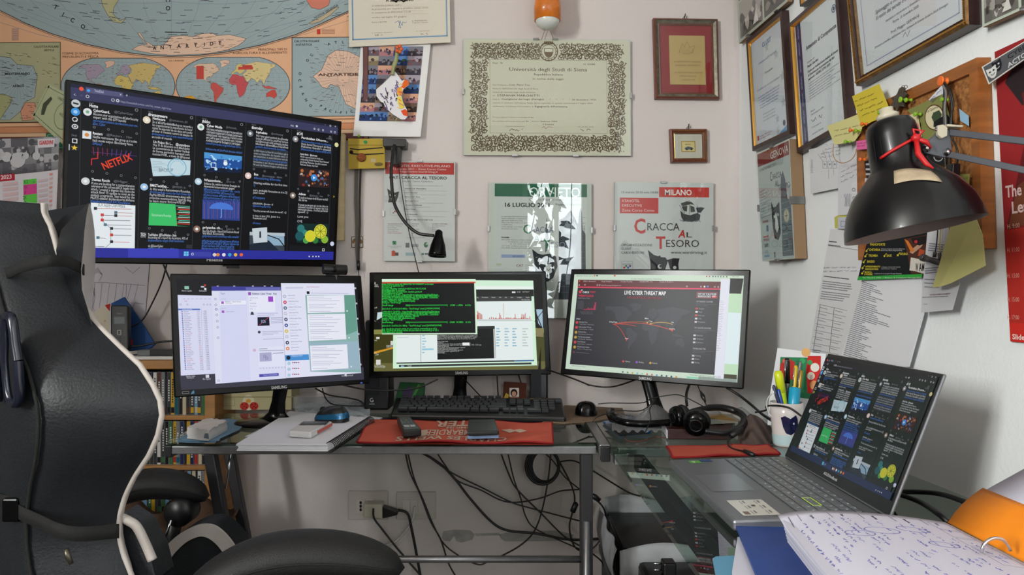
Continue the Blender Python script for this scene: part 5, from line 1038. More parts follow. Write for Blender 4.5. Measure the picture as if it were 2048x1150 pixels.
 for (a,b,c,d) in (((1206,262),(1522,258),(1528,402),(1212,410)),((1212,420),(1530,416),(1542,632),(1224,648)),((1232,688),(1548,676),(1560,880),(1244,900))):
  zp(q,S,(a,b,c,d),.0028,'eef0fc')
  n=int((d[1] - a[1])/16)
  for k in range(n):
   if k % 4 !=3:q.line(S,[S.z(a[0]+14+k,a[1]+14+k*15),S.z(a[0]+14+130+(k*67) % 160,a[1]+12+k*15)],1.1,.0030,'a8aacc')
 for x,y in ((1548,392),(1565,620),(1583,865)):q.disc(S,*S.z(x,y),2.8,.0030,'d8e8e0',8)
 for x,y,w_ in ((345,936,30),(1525,920,20)):q.zrect(S,x,y,x+w_,y+24,.0031,'d8dae8')
 T3('Guarda su Gitlab',178,955,4,255,'d8d8e0');T3('Classificare',184,968,4,246,'d8d8e0');T3('file_log.txt',320,978,4.4,388,'d8d8e0');T3('hackingteam3.pdf',1500,950,4.4,1598,'d8d8e0')
 for k in range(6):q.zrect(S,1612+k*9,190+k*130,1628+k*9,205+k*130,.0006,'b8b8c8')
 for x in (440,580,740,840,900):q.zrect(S,x,176,x+18,183,.0006,'c8c8d8')
def ex_left(t,S):
 q=MB();a=S.z(1672,1003);q.rect(S,a[0] - 3,a[1] - 1,a[0]+3,a[1]+1.5,.0008,'4a7ae8');q.build('power_light',SCREEN,t)
 q=MB();a=S.z(233,1085);q.spoly(S,[(a[0] - 4,a[1]+4),(a[0]+5,a[1]+3),(a[0]+4,a[1] - 5),(a[0],a[1] - 3)],.0008,'5a94b8');a=S.z(175,1087);q.frame(S,a[0] - 8,a[1] - 3,a[0]+8,a[1]+3,1,.0008,'9a9aa0');q.build('sticker',PRINT,t)
monitor('leftmost black monitor showing pale lavender chat windows',[(45,72),(1672,90),(1742,1010),(80,1130)],(1.72,1.95,1.70),[(98,122),(1632,146),(1692,968),(138,1062)],4.258,(330,530),scr_left,(905,1040,1058),12,(P(545,700,1.86).x,1.885),.105,extra=ex_left)
def scr_mid(q,S):
 q.rect(S,0,0,510,300,.0002,'14140c');q.rect(S,0,175,510,300,.0003,'4a4a20');q.rect(S,0,172,510,186,.00035,'8a8a4a');q.spoly(S,[(0,240),(60,225),(60,230),(0,247)],.0004,'d89a2a');q.rect(S,0,188,60,235,.00034,'3f3c12');q.rect(S,0,275,510,300,.0004,'6a6838')
 zp(q,S,[(120,455),(165,450),(165,500),(112,530)],.0005,'c8dce0');zp(q,S,[(1640,425),(1700,425),(1705,610),(1660,560)],.0005,'a8c4d8');zp(q,S,[(1640,600),(1710,630),(1710,690),(1640,685)],.0006,'8a8058');q.line(S,[S.z(1628,440),S.z(1695,600)],3,.0008,'1a1a1a');q.line(S,[S.z(1628,540),S.z(1705,440)],2,.0008,'1a1a1a')
 zp(q,S,[(1050,146),(1612,150),(1650,962),(268,992),(270,670),(1050,664)],.0007,'d6f6da')
 T=lambda s,x,y,h,x1,c='26c842',b=0,w=.0022:q.text(S,s,x,y,h,c,x1,w,b,z=True)
 zp(q,S,[(1060,202),(1612,206),(1614,232),(1060,232)],.0009,'f0f8f4');zp(q,S,[(1060,235),(1615,235),(1618,300),(1062,300)],.0009,'20221f');zp(q,S,[(1062,300),(1595,298),(1596,345),(1064,350)],.0009,'3a3c3a')
 zp(q,S,[(1064,350),(1594,345),(1615,915),(300,935),(302,672),(1075,665)],.0009,'eaf4f2')
 for k,s_ in enumerate(('Log','Processes','Devices','Info','List','Event','Configure','Reports')):T(s_,(1070,1120,1212,1285,1340,1396,1455,1542)[k],316,4,(1086,1180,1250,1306,1360,1420,1505,1578)[k],'d0d0d0')
 q.zrect(S,1408,254,1442,268,.0011,'e8e8e8');T('Gr 24h',1456,264,4,1490,'d0d0d0');T('ntop Tenders V',1508,262,4,1574,'d0d0d0');T('Real data here',1500,338,4,1580,'d0d0d0')
 r=random.Random(9);hs={1324:150,1286:60,1295:40,1108:50,1090:60,1075:80,1082:70,1436:48,1500:50,1512:44,1534:58,1524:46,1207:22,1190:14,1576:28}
 for x in range(1072,1118,9):hs.setdefault(x,25+r.random()*40)
 for x in range(1225,1580,10):hs.setdefault(x,4+r.random()*16)
 for x,h in hs.items():q.zrect(S,x,519 - h,x+7,519,.0011,'c8564a')
 q.line(S,[S.z(1072,521),S.z(1596,519)],1.2,.0012,'a8b0b0');q.line(S,[S.z(1072,534),S.z(1597,532)],1.2,.0012,'8a9494')
 for k in range(7):[q.zrect(S,x,606+k*27,x+w_*(.6+.4*((k+x) % 3)/2),616+k*27,.0011,c) for x,w_,c in ((1258,38,'8ab8d0'),(1336,46,'9ac0d4'),(1412,42,'8ab8d0'),(1508,56,'c0ccc8'))]
 for k in range(7):q.zrect(S,548,672+k*27,572+(k % 3)*8,682+k*27,.0011,'9ac8e0')
 q.zrect(S,546,800,658,816,.0012,'9ad0e8');q.line(S,[S.z(535,672),S.z(536,928)],1.2,.0012,'5a6464');q.line(S,[S.z(310,695),S.z(420,694)],1,.0012,'b0b8b8')
 zp(q,S,[(302,935),(1618,908),(1620,922),(302,946)],.0012,'16181a');zp(q,S,[(1428,914),(1612,910),(1612,922),(1430,926)],.0014,'4a7ab0');zp(q,S,[(325,958),(1594,934),(1596,952),(326,978)],.0014,'34383a');q.zrect(S,345,964,374,974,.0016,'9ac0e8');T('Ready',410,972,4,446,'e0e0e0')
 zp(q,S,[(692,668),(1076,662),(1076,588),(1243,586),(1254,894),(694,907)],.0014,'0f1010');zp(q,S,[(1230,612),(1241,612),(1252,894),(1238,896)],.0016,'d8dcd8');zp(q,S,[(1076,586),(1243,584),(1243,608),(1076,610)],.0016,'2a2e2c')
 W8='b8bcb8'
 for k,(s_,x1) in enumerate((('tu loading the process requires the root privileges for',1080),('debian GNU/Linux comes with absolutely no warranty, to the extent',1080),('Ubuntu comes with ABSOLUTELY NO WARRANTY, to the',1070),('applicable law and subject to be bound by its terms',1055),('',0),('your crypto test',795),('bash:~',755),('Last: Thanks for how to install tmp            1',1015),('paolo@giardini ./get it from tsp              gs 192 1126 typ',1115),('found nr tempid',805),('sistema@fo: modernwin transect append',960),('System upgrade append DC-4',895),('paolo@it: Insert sendlife append',940),('scanning sponsors append DC-4',900),('sistema@: _',780))):
  if s_:T(s_,694,678+k*12,4,x1,W8)
 q.zrect(S,934,744,1002,771,.0026,'f0f0ee')
 zp(q,S,[(163,135),(1060,135),(1077,660),(163,664)],.0017,'dcf8dc');zp(q,S,[(163,163),(1058,160),(1059,174),(163,177)],.0019,'c0402a');zp(q,S,[(164,177),(1046,174),(1060,652),(164,656)],.0019,'060b08')
 T('paolo@giardini: ~/scripts',540,155,4,692,'8aa08c',w=.0026)
 G=[('Debian GNU/Linux comes with ABSOLUTELY NO WARRANTY, to the extent',657,190),('permitted by applicable law.',375,205),('You have mail.',264,220),('Last login: Wed Mar 29 07:23:14 2023 from 100.112.10.28',584,234),('paolo@giardini:~$ cd script/',386,248),('paolo@giardini:~/script$ sudo ./update_geoip.sh',547,262),('[sudo] password for paolo:',365,277),('--2023-03-31 12:47:00--  https://mailfud.org/geoip-legacy/GeoIP.dat.gz',698,292),('Resolving mailfud.org (mailfud.org)... 5.161.68.26, 2a01:4ff:f0:5c81::1',713,305),('Connecting to mailfud.org (mailfud.org)|5.161.68.26|:443... connected.',702,319),('HTTP request sent, awaiting response... 200 OK',518,334),('Length: 1395904 (1.3M) [application/gzip]',480,350),('Saving to: "GeoIP.dat.gz"',350,366),('2023-03-31 12:47:56 (6.70 MB/s) - "GeoIP.dat.gz" saved [1395904/1395904]',717,425),('--2023-03-31 12:47:56--  https://mailfud.org/geoip-legacy/GeoIPv6.dat.gz',715,454),('Resolving mailfud.org (mailfud.org)... 5.161.68.26, 2a01:4ff:f0:5c81::1',717,468),('Connecting to mailfud.org (mailfud.org)|5.161.68.26|:443... connected.',706,483),('HTTP request sent, awaiting response... 200 OK',518,498),('Length: 2643968 (2.5M) [application/gzip]',480,515),('Saving to: "GeoIPv6.dat.gz"',367,530),('2023-03-31 12:47:56 (10.1 MB/s) - "GeoIPv6.dat.gz" saved [2643968/2643968]',734,588),('gzip: GeoIP.dat already exists; do you wish to overwrite (y or n)? y',690,618),('gzip: GeoIPv6.dat already exists; do you wish to overwrite (y or n)? y',706,634),('paolo@giardini:~/script$',360,650)]
 for s_,x1,y in G:T(s_,164,y+2,5,x1,'2ad048',1,.0026)
 for y,s1,s2 in ((392,'GeoIP.dat.gz','1.33M  --.-KB/s    in 0.2s'),(555,'GeoIPv6.dat.gz','2.46M  10.1MB/s    in 0.2s')):T(s1,164,y+2,5,272,'2ad048',1,.0026);T('100%[====================================>]',388,y+2,5,792,'2ad048',1,.0026);T(s2,812,y,5,1014,'2ad048',1,.0026)
 for x,y,s_ in ((92,195,'Home'),(92,212,'PIPPQ'),(92,415,'pdf'),(92,540,'a_'),(92,730,'RAR'),(92,850,'Gia'),(98,865,'.pdf'),(92,972,'geoIP_backup_'),(98,984,'archivio.gif')):T(s_,x,y,4.4,x+len(s_)*8,'d8d8d0',w=.0010)
 for x,y,w_,h_ in ((92,165,8,18),(108,690,32,20),(106,908,44,48),(245,728,26,38)):q.zrect(S,x,y,x+w_,y+h_,.0009,'dcdcd8')
 T('PHISHING',205,780,4.4,268,'d8d8d0',w=.001);T('SLIDE 2021',205,792,4.4,268,'d8d8d0',w=.001)
monitor('middle black monitor with green terminal text and a white window',[(42,70),(1733,60),(1785,1050),(43,1083)],(2.09,2.12,2.08),[(86,92),(1696,88),(1728,998),(86,1020)],4.792,(730,530),scr_mid,(865,987,1048),0,(P(918,700,2.13).x,2.135),.058)
def scr_right(q,S):
 T=lambda s,x,y,h,x1,c='c8c8cc',b=0,w=.0022:q.text(S,s,x,y,h,c,x1,w,b,z=True)
 q.rect(S,0,0,510,300,.0002,'c8dcc8');zp(q,S,[(1548,118),(1668,120),(1645,255),(1540,252)],.0003,'0f0f0c');zp(q,S,[(1540,252),(1650,256),(1612,970),(1495,962)],.0003,'bfe0bc');zp(q,S,[(1532,420),(1648,425),(1618,880),(1500,872)],.0004,'dcecf0');zp(q,S,[(1495,964),(1608,972),(1608,1010),(1492,1005)],.0004,'3a3a1c');zp(q,S,[(1270,985),(1608,1010),(1606,1040),(1265,1010)],.0005,'8a9a92')
 zp(q,S,[(1465,125),(1550,128),(1490,1008),(1410,1000)],.0006,'e0e2ee')
 for k in range(30):q.line(S,[S.z(1462 - k*1.6,320+k*15),S.z(1486 - k*1.4+(k*7) % 18,321+k*15)],1,.0008,'b0a8b8')
 zp(q,S,[(205,130),(1468,148),(1462,215),(202,195)],.0009,'5c1c22');zp(q,S,[(202,190),(1462,208),(1462,220),(202,202)],.0011,'d83a5a')
 zp(q,S,[(202,200),(1462,218),(1410,972),(132,876)],.0009,'26262d')
 for s_,x,x1 in (('ARGUS - Dimensioni D..',252,368),('Google Traduttore',412,506),('Live Cyber Threat Map..',582,692),('12.03.2023 21999K - Mi X..',748,870),('Risultati DI SB 2023 in',926,1048)):T(s_,x,150+(x - 250)*.007,4,x1,'d8c8c8')
 T('https://threatmap.checkpoint.com',408,184,3.8,588,'d8c0c0');[q.ring(S,*S.z(x,y),2.4,1,.0014,'d8c8c8',7) for x,y in ((216,178),(267,176),(376,178),(396,178),(1168,190),(1292,192),(1414,194),(1444,195))];q.disc(S,*S.z(1323,192),2.8,.0014,'e8e8e8',6);q.disc(S,*S.z(1353,190),2.8,.0014,'4a90e0',6);q.disc(S,*S.z(219,143),2.4,.0014,'e85a3a',6)
 q.disc(S,*S.z(225,238),5,.0014,'d83a50');q.disc(S,*S.z(240,222),2,.0014,'f0f0f0',6);T('CHECK',246,248,5.4,305,'e8e8ea',1);T('POINT',310,247,5.4,362,'c83a58',1);T('THREATCLOUD',208,280,6.4,345,'d83a58',1,.0022);T('RECENT DAILY ATTACKS',208,298,3.4,312,'9a9aa0')
 T('LIVE CYBER THREAT MAP',614,260,11.5,982,'f0f0f2',1);T('5.401.662 ATTACKS ON THIS DAY',640,296,7,946,'b83a50')
 q.zrect(S,204,315,252,392,.0012,'3a3a42');[q.zrect(S,255+k*9,396 - h,261+k*9,398,.0014,'a83050') for k,h in enumerate((6,8,5,9,20,12,9,16,10,14,40,66))];[q.line(S,[S.z(225+k*12,410),S.z(240+k*10,436)],.8,.0012,'6a6a72') for k in range(10)]
 T('ATTACKS',190,482,4,226,'c8c8cc',1);
 for k,(c,s1,s2) in enumerate((('c83a40','Infostealer.TC.ax','United States -> Hong Kong'),('c83a40','Infostealer.TC.ax','United States -> Brazil'),('b89a3a','SSL Enforcement Violation','United States'),('b89a3a','Web Enforcement Violation','United States'),('c83a40','Port2.TC.BotHub','United States -> Indonesia'),('b89a3a','DNS Enforcement Violation','China -> Hong Kong'))):
  x,y=196 - k*4.2,508+k*43.5;q.disc(S,*S.z(x,y),4.6,.0014,c,12);T(s1,x+20,y+1,4,x+92+(k % 2)*40,'b8b8bc');T(s2,x+20,y+19,3.4,x+150,'9a9aa0')
 q.disc(S,*S.z(168,770),3,.0014,'7a3a50',8);q.line(S,[S.z(188,772),S.z(305,782)],1,.0012,'6a6a72')
 pj=None;gm='363740';cx,cy,rx,ry=810,560,400,290
 for i,c in enumerate(CONT):q.spoly(S,[S.z(cx+lo/180*rx,cy - (la - 12)/90*ry*.95+(lo/180)*20) for lo,la in c],.0012+i*.00002,gm)
 def arc(p0,p1,h,c,t):q.line(S,[S.z(p0[0]+(p1[0] - p0[0])*k/14,p0[1]+(p1[1] - p0[1])*k/14 - h*4*(k/14)*(1 - k/14)) for k in range(15)],t,.0018,c)
 arc((515,524),(1040,580),35,'d04438',1.9);arc((515,524),(715,540),8,'b83a34',1.9);arc((515,524),(840,512),18,'a8603a',1);arc((850,520),(1040,526),16,'d8a83a',1.6);arc((515,524),(636,672),35,'c83a38',1.6)
 q.spoly(S,[S.z(802,492),S.z(815,510),S.z(832,488),S.z(818,520)],.002,'e0b83a');q.disc(S,*S.z(848,520),3,.002,'c89a2a',8);q.disc(S,*S.z(1038,578),3.4,.002,'d83a38',8);q.disc(S,*S.z(636,658),2.4,.002,'d83a38',8)
 for s_,x,y,x1 in (('El Paso/Texas',482,508,552),('Milano',796,478,830),('Praga',838,502,864),('China',1028,512,1052),('Hong Kong',1010,568,1062),('Brazil',622,654,650)):T(s_,x,y,3.8,x1,'d0d0d4',1)
 q.frame(S,*S.z(1254,238),*S.z(1438,296),1,.0014,'c83a50');T('DON\'T WAIT TO BE ATTACKED',1264,264,5.4,1430,'f0f0f2',1);T('PREVENTION STARTS',1263,286,5.4,1380,'f0f0f2',1);q.zrect(S,1386,272,1430,290,.0014,'d83a5a');T('NOW >',1390,286,5,1426,'f0f0f2',1,.0026)
 for s_,y,x in (('TOP TARGETED COUNTRIES',330,1250),('TOP TARGETED INDUSTRIES',562,1234),('TOP MALWARE TYPES',745,1220)):T(s_,x,y,4.4,x+(148 if y < 700 else 115),'a8a8ae',1);[q.line(S,[S.z(x,y+14+k*11),S.z(x+185 - k*80,y+20+k*11)],.9,.0012,'5a5a62') for k in range(2)]
 for s_,x,y,c in (('Mongolia',1254,386,'c83a3a'),('Nepal',1253,415,'e0e0e4'),('Indonesia',1250,446,'d8504a'),('Chile',1249,474,'d0d0e0'),('Philippines',1246,503,'d8c0c8'),('Education',1236,622,'c8c8cc'),('Healthcare',1234,653,'c8c8cc'),('Government',1232,684,'c8c8cc'),('Phishing',1223,802,'c8c8cc'),('Botnet',1221,831,'c8c8cc'),('Banking',1218,862,'c8c8cc')):
  a=S.z(x,y);q.rect(S,a[0] - 3.4,a[1] - 2.4,a[0]+3.4,a[1]+2.4,.0014,c);T(s_,x+18,y+6,4.2,x+20+len(s_)*6,'a8a8ae')
 for s_,x,c in (('Malware',605,'c83a40'),('Phishing',724,'8a4ac0'),('Exploit',845,'c8963a')):y=852+(x - 605)*.06;q.disc(S,*S.z(x,y),3.6,.0014,c,10);T(s_,x+18,y+6,4.2,x+62)
 T('Applicazioni  Risorse  Sistema',190,100,3.8,340,'50584e',w=.001);q.zrect(S,345,90,357,100,.001,'d84a34');q.zrect(S,366,90,380,100,.001,'1a1a1a');q.zrect(S,522,88,536,102,.001,'d8503a')
 T('Live Cyber Threat Map | Check Point - Mozilla Firefox',672,127,3.8,946,'70786e',w=.001);[q.zrect(S,x,98+k*.2,x+10,108+k*.2,.001,c) for k,(x,c) in enumerate(((1336,'8a2a4a'),(1362,'b01c2c'),(1392,'30343c'),(1415,'50605c'),(1438,'505854'),(1462,'505854'),(1486,'505854'),(1515,'404844')))];T('Ven 31 mar',1568,108,4,1628,'50584e',w=.001)
 T('Trasferimento dati da threatmap...',148,894,3.4,278,'70786e',w=.001)
 for k,c in enumerate(('5a6a60','6a8a5a','c8a04a','7ab0d0','a8c8b0','c84a3a','c85a4a','5a90c0','4a3a4a','3a4a5a','2a2a2a','c8863a')):q.disc(S,*S.z(600+k*43,946+k*4),2.8,.001,c,8)
 zp(q,S,[(1165,985),(1270,992),(1268,1010),(1165,1002)],.001,'8ad0b0');T('Torna dopo 12:47 Ven 31 marzo ultimo 2023',1190,976,4,1468,'60685e',w=.001)
monitor('black monitor showing a dark red cyber threat map, nearest the corner',[(142,35),(1728,40),(1665,1100),(45,965)],(2.0,1.79,1.985),[(172,82),(1672,95),(1612,1040),(92,918)],4.422,(1110,530),scr_right,(740,855,1013),-8,(P(1317,700,1.88).x,1.885),.10)
# ------------------------------------------------------------------ desks
DZ=.75
def DP(px,py,z=DZ):return hit(px,py,horiz(z))
STEEL=mat('brushed_silver','8d8d90',.32,.75,noise=.08,ns=60);DKM=mat('dark_metal','2b2b2e',.4,.5);BLK=_M['black_plastic']
GREYM=mat('grey_metal','3c3b3e',.4,.6)
def slabz(q,pts,z0,z1,col='ffffff',m=0,smooth=False):q.slab(World((0,0,0),(1,0,0),(0,1,0),(0,0,1)),[(p[0],p[1]) for p in pts],z0,z1,col,m,smooth)
FL,BLc=DP(330,885),DP(438,827);FR=Vector((.192,FL.y,DZ));BRc=Vector((.192,BLc.y,DZ))
t=thing('glass_desk',(-.3,1.85,0),'glass topped desk with silver rails carrying two of the monitors','desk')
q=MB();slabz(q,[FL,FR,BRc,BLc],DZ - .008,DZ);q.build('glass_top',DESKGLASS,t,weld=True)
fy=FL.y
boxw('front_rail',(FL.x+.012,fy+.004,.722),(.192,fy+.03,.7405),STEEL,t,.002)
boxw('end_cap',(FL.x - .002,fy+.002,.715),(FL.x+.014,fy+.034,.7415),DKM,t,.002)
boxw('rear_rail',(BLc.x+.02,BLc.y - .03,.72),(.19,BLc.y - .005,.7405),GREYM,t,.002)
q=MB();slabz(q,[(FL.x+.014,fy+.034),(FL.x+.044,fy+.034),(BLc.x+.05,BLc.y - .03),(BLc.x+.02,BLc.y - .03)],.722,.7405);q.build('side_rail',GREYM,t,weld=True)
q=MB();slabz(q,[(.162,fy+.03),(.188,fy+.03),(.188,BLc.y - .03),(.162,BLc.y - .03)],.722,.7405);q.build('side_rail',GREYM,t,weld=True)
def leg(x0,x1,y,w,z0,z1,nm='leg',m=GREYM):
 q=MB();q.add([(x0 - w,y,z1),(x0+w,y,z1),(x0+w,y+w*2,z1),(x0 - w,y+w*2,z1),(x1 - w,y,z0),(x1+w,y,z0),(x1+w,y+w*2,z0),(x1 - w,y+w*2,z0)],
  [(3,2,1,0),(4,5,6,7),(0,1,5,4),(1,2,6,5),(2,3,7,6),(3,0,4,7)]);return q.build(nm,m,t,.003)
leg(P(1173,0,1.67).x,P(1173,0,1.67).x,fy+.012,.0135,0,.722)
leg(P(421,0,1.67).x,P(421,0,1.67).x+.13,fy+.012,.013,0,.722)
leg(.2,.2,BLc.y - .06,.0125,0,.722);leg(-.795,-.66,BLc.y - .06,.013,0,.722)
q=MB();q.tube([P(1173,1042,1.655),(P(1172,0,1.655).x,1.655,0)],.0085,10);q.build('leg_tube',STEEL,t)
q=MB();q.tube([(P(421,0,1.67).x+.07,1.675,P(0,1120,1.67).z),(P(1165,0,1.67).x,1.675,P(0,1120,1.67).z)],.008,12);q.build('cross_bar',STEEL,t)
q=MB();q.tube([P(463,902,1.72),P(450,977,1.72)],.0035,8);q.build('stay_rod',mat('chrome','d8d8da',.15,1),t)
# corner piece and right wing
RX=.80
t=thing('glass_desk',(.5,1.3,0),'second glass desk running along the side wall under the laptop','desk')
q=MB();slabz(q,[(.222,1.618),(xr(1.618) - .012,1.618),(xr(1.97) - .012,1.97),(.222,1.97)],DZ - .008,DZ - .0005);q.build('glass_top',DESKGLASS,t,weld=True)
e0,e1=DP(1217,893),DP(1400,1150)
q=MB();slabz(q,[(e0.x,1.598),(xr(1.598) - .012,1.598),(xr(.5) - .012,.5),(e0.x+(e1.x - e0.x)*(1.6 - .5)/(e0.y - e1.y),.5)],DZ - .008,DZ);q.build('glass_top',DESKGLASS,t,weld=True)
boxw('side_rail',(.196,1.622,.722),(.220,1.97,.7495),STEEL,t,.002)
boxw('end_block',(.197,1.603,.715),(.218,1.621,.7485),DKM,t,.002)
boxw('cross_rail',(.235,1.600,.726),(xr(1.6) - .02,1.616,.746),STEEL,t,.002)
boxw('bracket',(.222,1.565,.716),(.252,1.598,.7405),STEEL,t,.002)
boxw('under_rail',(e0.x+.05,.5,.708),(e0.x+.072,1.565,.7405),GREYM,t,.002)
boxw('leg',(xr(1.6) - .06,1.57,0),(xr(1.6) - .03,1.60,.722),GREYM,t,.002);boxw('leg',(e0.x+.05,.5,0),(e0.x+.08,.53,.706),GREYM,t,.002);boxw('leg',(xr(1.9) - .06,1.93,0),(xr(1.9) - .03,1.96,.741),GREYM,t,.002)

# ------------------------------------------------------------------ wooden rack with discs
PINE=mat('golden_pine','9a6a36',.45,col2='b07f45',ns=5,stretch=(1,1,9),bump=.1)
RK=2.05;rx0,rx1=-1.36,P(430,0,RK).x;zt=P(0,721,RK).z;zb=P(0,739,RK).z
t=thing('disc_rack',((rx0+rx1)/2,2.12,0),'shallow golden pine rack full of discs behind the office chair','shelf')
boxw('top',(rx0,RK,zb),(rx1,2.205,zt),PINE,t,.004);boxw('side',(rx1 - .03,RK,0),(rx1,2.205,zb),PINE,t,.002);boxw('side',(rx0,RK,0),(rx0+.03,2.205,zb),PINE,t,.002)
boxw('back_panel',(rx0+.03,2.196,0),(rx1 - .03,2.205,zb),mat('rack_back','4a3220',.8),t)
shz=[]
for k,py in enumerate((836,936,1036,1138)):
 z=P(0,py,RK).z;shz.append(z);boxw('shelf',(rx0+.03,RK+.002,z - .006),(rx1 - .03,2.195,z+.006),PINE,t,.001)
boxw('shelf',(rx0+.03,RK+.002,.05),(rx1 - .03,2.195,.062),PINE,t,.001)
CDC=[('black','1a1a1c'),('charcoal','2c2d30'),('white','d4d4d0'),('teal','0f5a6c'),('navy','1a2450'),('black','141416'),('red','a62a28'),('grey','77797c'),('yellow','c8a020'),('brown','5a3526'),('light blue','6f9cc0'),('orange','c8642a'),('green','3a6b44'),('cream','c8bd9c'),('dark grey','38393c')]
ORD='first second third fourth fifth sixth seventh eighth ninth tenth eleventh twelfth thirteenth fourteenth fifteenth sixteenth seventeenth eighteenth nineteenth twentieth'.split()+['%dth' % i for i in (21,22,23,24,25)]
rnd=random.Random(17);case=mat('clear_case','9fa4a8',.15,spec=.6)
for sh,z in enumerate(shz):
 x=rx1 - .034;k=0
 while x > -1.13:
  w_=.0098+rnd.random()*.0006;h=.124 if (zb if sh==0 else shz[sh - 1]) - z > .138 else .122;col=CDC[rnd.randrange(len(CDC))]
  d0=RK+.012+rnd.random()*.006;q=MB();q.box((x - w_,d0,z+.0062),(x,d0+.135,z+.0062+h),'8a8e92')
  S=World((x - w_,d0,z+.0062+h),(1,0,0),(0,0,-1),(0,-1,0));q.rect(S,.0006,.001,w_ - .0006,h - .001,.0003,col[1])
  c2='e0e0dc' if col[0] not in ('white','cream','yellow') else '2a2a2e';l=.03+rnd.random()*.05;y0=.012+rnd.random()*.03
  for m_ in range(int(l/.007)):q.rect(S,w_*.32,y0+m_*.007,w_*.68,y0+m_*.007+.0045,.0006,c2)
  if rnd.random() < .5:q.rect(S,.0006,h - .022,w_ - .0006,h - .006,.0005,CDC[rnd.randrange(len(CDC))][1])
  tag(q.build('disc_case',GLOSSY),f'{col[0]} disc case, {ORD[k]} from the side panel, {("top", "second", "third", "fourth")[sh]} shelf of the pine rack','disc case','disc cases in the pine rack')
  x -=w_+.0008;k+=1
  if rnd.random() < .06:x -=.006
# on the rack
t=thing('cordless_phone',P(240,706,2.10),'black cordless phone with silver keys standing on the pine rack','phone')
pl=plane3(P(221,610,2.105),P(256,610,2.105),P(256,698,2.08));S=Sheet(pl,[(221,610),(256,610),(256,699),(221,699)],48,130)
q=MB();q.sbox(S,0,0,48,130,-.020,0);q.build('body',BLK,t,bevel=.004);q=MB();q.sbox(S,-2.5,4,0,124,-.012,-.002);q.build('side_trim',STEEL,t)
q=MB();q.rect(S,9,34,40,56,.0006,'5a6064');q.rect(S,11,36,38,54,.0008,'6c7276');q.build('screen',GLOSSY,t)
q=MB();q.text(S,'Gigaset',17,26,4,'9a9a9c',33,.0006);q.build('brand_mark',PRINT,t)
q=MB();q.frame(S,19,73,30,88,2,.0012);q.build('navigation_key',_M['chrome'],t)
for r_ in range(4):
 for c_ in range(3):q=MB();q.sbox(S,7+c_*12,92+r_*9,16+c_*12,98+r_*9,0,.0012);q.build('key',SB,t,bevel=.0004)
q=MB();c=P(242,700,2.09);q.box((c.x - .035,2.075,zt),(c.x+.035,2.13,zt+.012));q.build('charging_cradle',BLK,t,bevel=.003)
q=MB();S=Px(plane3(P(223,608,2.165),P(309,600,2.165),P(280,700,2.145)));q.slab(S,[(222,607),(248,594),(280,640),(310,688),(300,697),(262,702),(245,702)],-.006,0,'27497f');q.rect(S,258,678,266,690,.0006,'b0302c')
tag(q.build('blue_folder',PRINT),'dark blue folder leaning on the wall behind the cordless phone','folder')
q=MB();S=Px(plane3(P(181,629,2.17),P(211,610,2.17),P(221,690,2.155)));q.slab(S,[(160,640),(181,628),(211,609),(222,626),(224,700),(160,706)],-.003,0,'c8c0ae');q.spoly(S,[(210,611),(221,607),(223,622),(219,622)],.0006,'b0302c')
for x,y in ((190,640),(210,642),(196,660),(212,668),(205,650)):q.spoly(S,[(x+(3 if k % 2==0 else 1.2)*math.sin(k*.6283),y - (3 if k % 2==0 else 1.2)*math.cos(k*.6283)) for k in range(10)],.0006,'b09a5a')
tag(q.build('star_card',PRINT),'cream card scattered with small gold stars beside the cordless phone','card')
Sd=Sheet(off(BACK,.004),[(150,470),(303,470),(290,634),(150,640)],300,330);q=MB();q.sbox(Sd,0,0,300,330,-.001,0,'c9c4cc');rnd=random.Random(6)
q.line(Sd,[(0,178),(120,180),(290,196)],1.3,.0005,'5a5a66')
for k in range(9):q.line(Sd,[(20+k*30,180+k),(8+k*30,320 - (k > 6)*70)],1.3,.0005,'5a5a66')
for k in range(4):q.line(Sd,[(60+4*k,150),(90,120+k*6),(110,150),(96,175)],1.1,.0005,'6a6a76');q.line(Sd,[(70+k*3,200),(82,240),(74,280),(84,300)],1.1,.0005,'6a6a76')
q.line(Sd,[(210,190),(212,262),(246,290),(250,268),(290,274)],1.3,.0005,'5a5a66');q.line(Sd,[(200,120),(235,146),(262,122)],1.3,.0005,'5a5a66')
tag(q.build('pencil_sketch',PRINT),'white sheet with a pencil sketch of lockers taped to the wall beneath the television','drawing')
q=MB();a,b=P(240,714,2.08),P(420,712,2.08);q.box((a.x,2.065,zt),(b.x,2.17,zt+.010));tag(q.build('white_router',mat('white_plastic','d8d8d6',.4),bevel=.003),'flat white box on the pine rack under the black adapter','router')
q=MB();a,b=P(303,700,2.09),P(400,700,2.09);q.box((a.x,2.08,zt+.0105),(b.x,2.14,zt+.028));o=thing('network_adapter',((a.x+b.x)/2,2.1,zt+.0105),'black box with a grey end lying on the flat white router','adapter');q.build('body',BLK,o,bevel=.002)
q=MB();a2=P(277,700,2.09);q.box((a2.x,2.082,zt+.0105),(a.x,2.138,zt+.027));q.build('end_piece',mat('mid_grey','6a6c70',.5),o,bevel=.002)
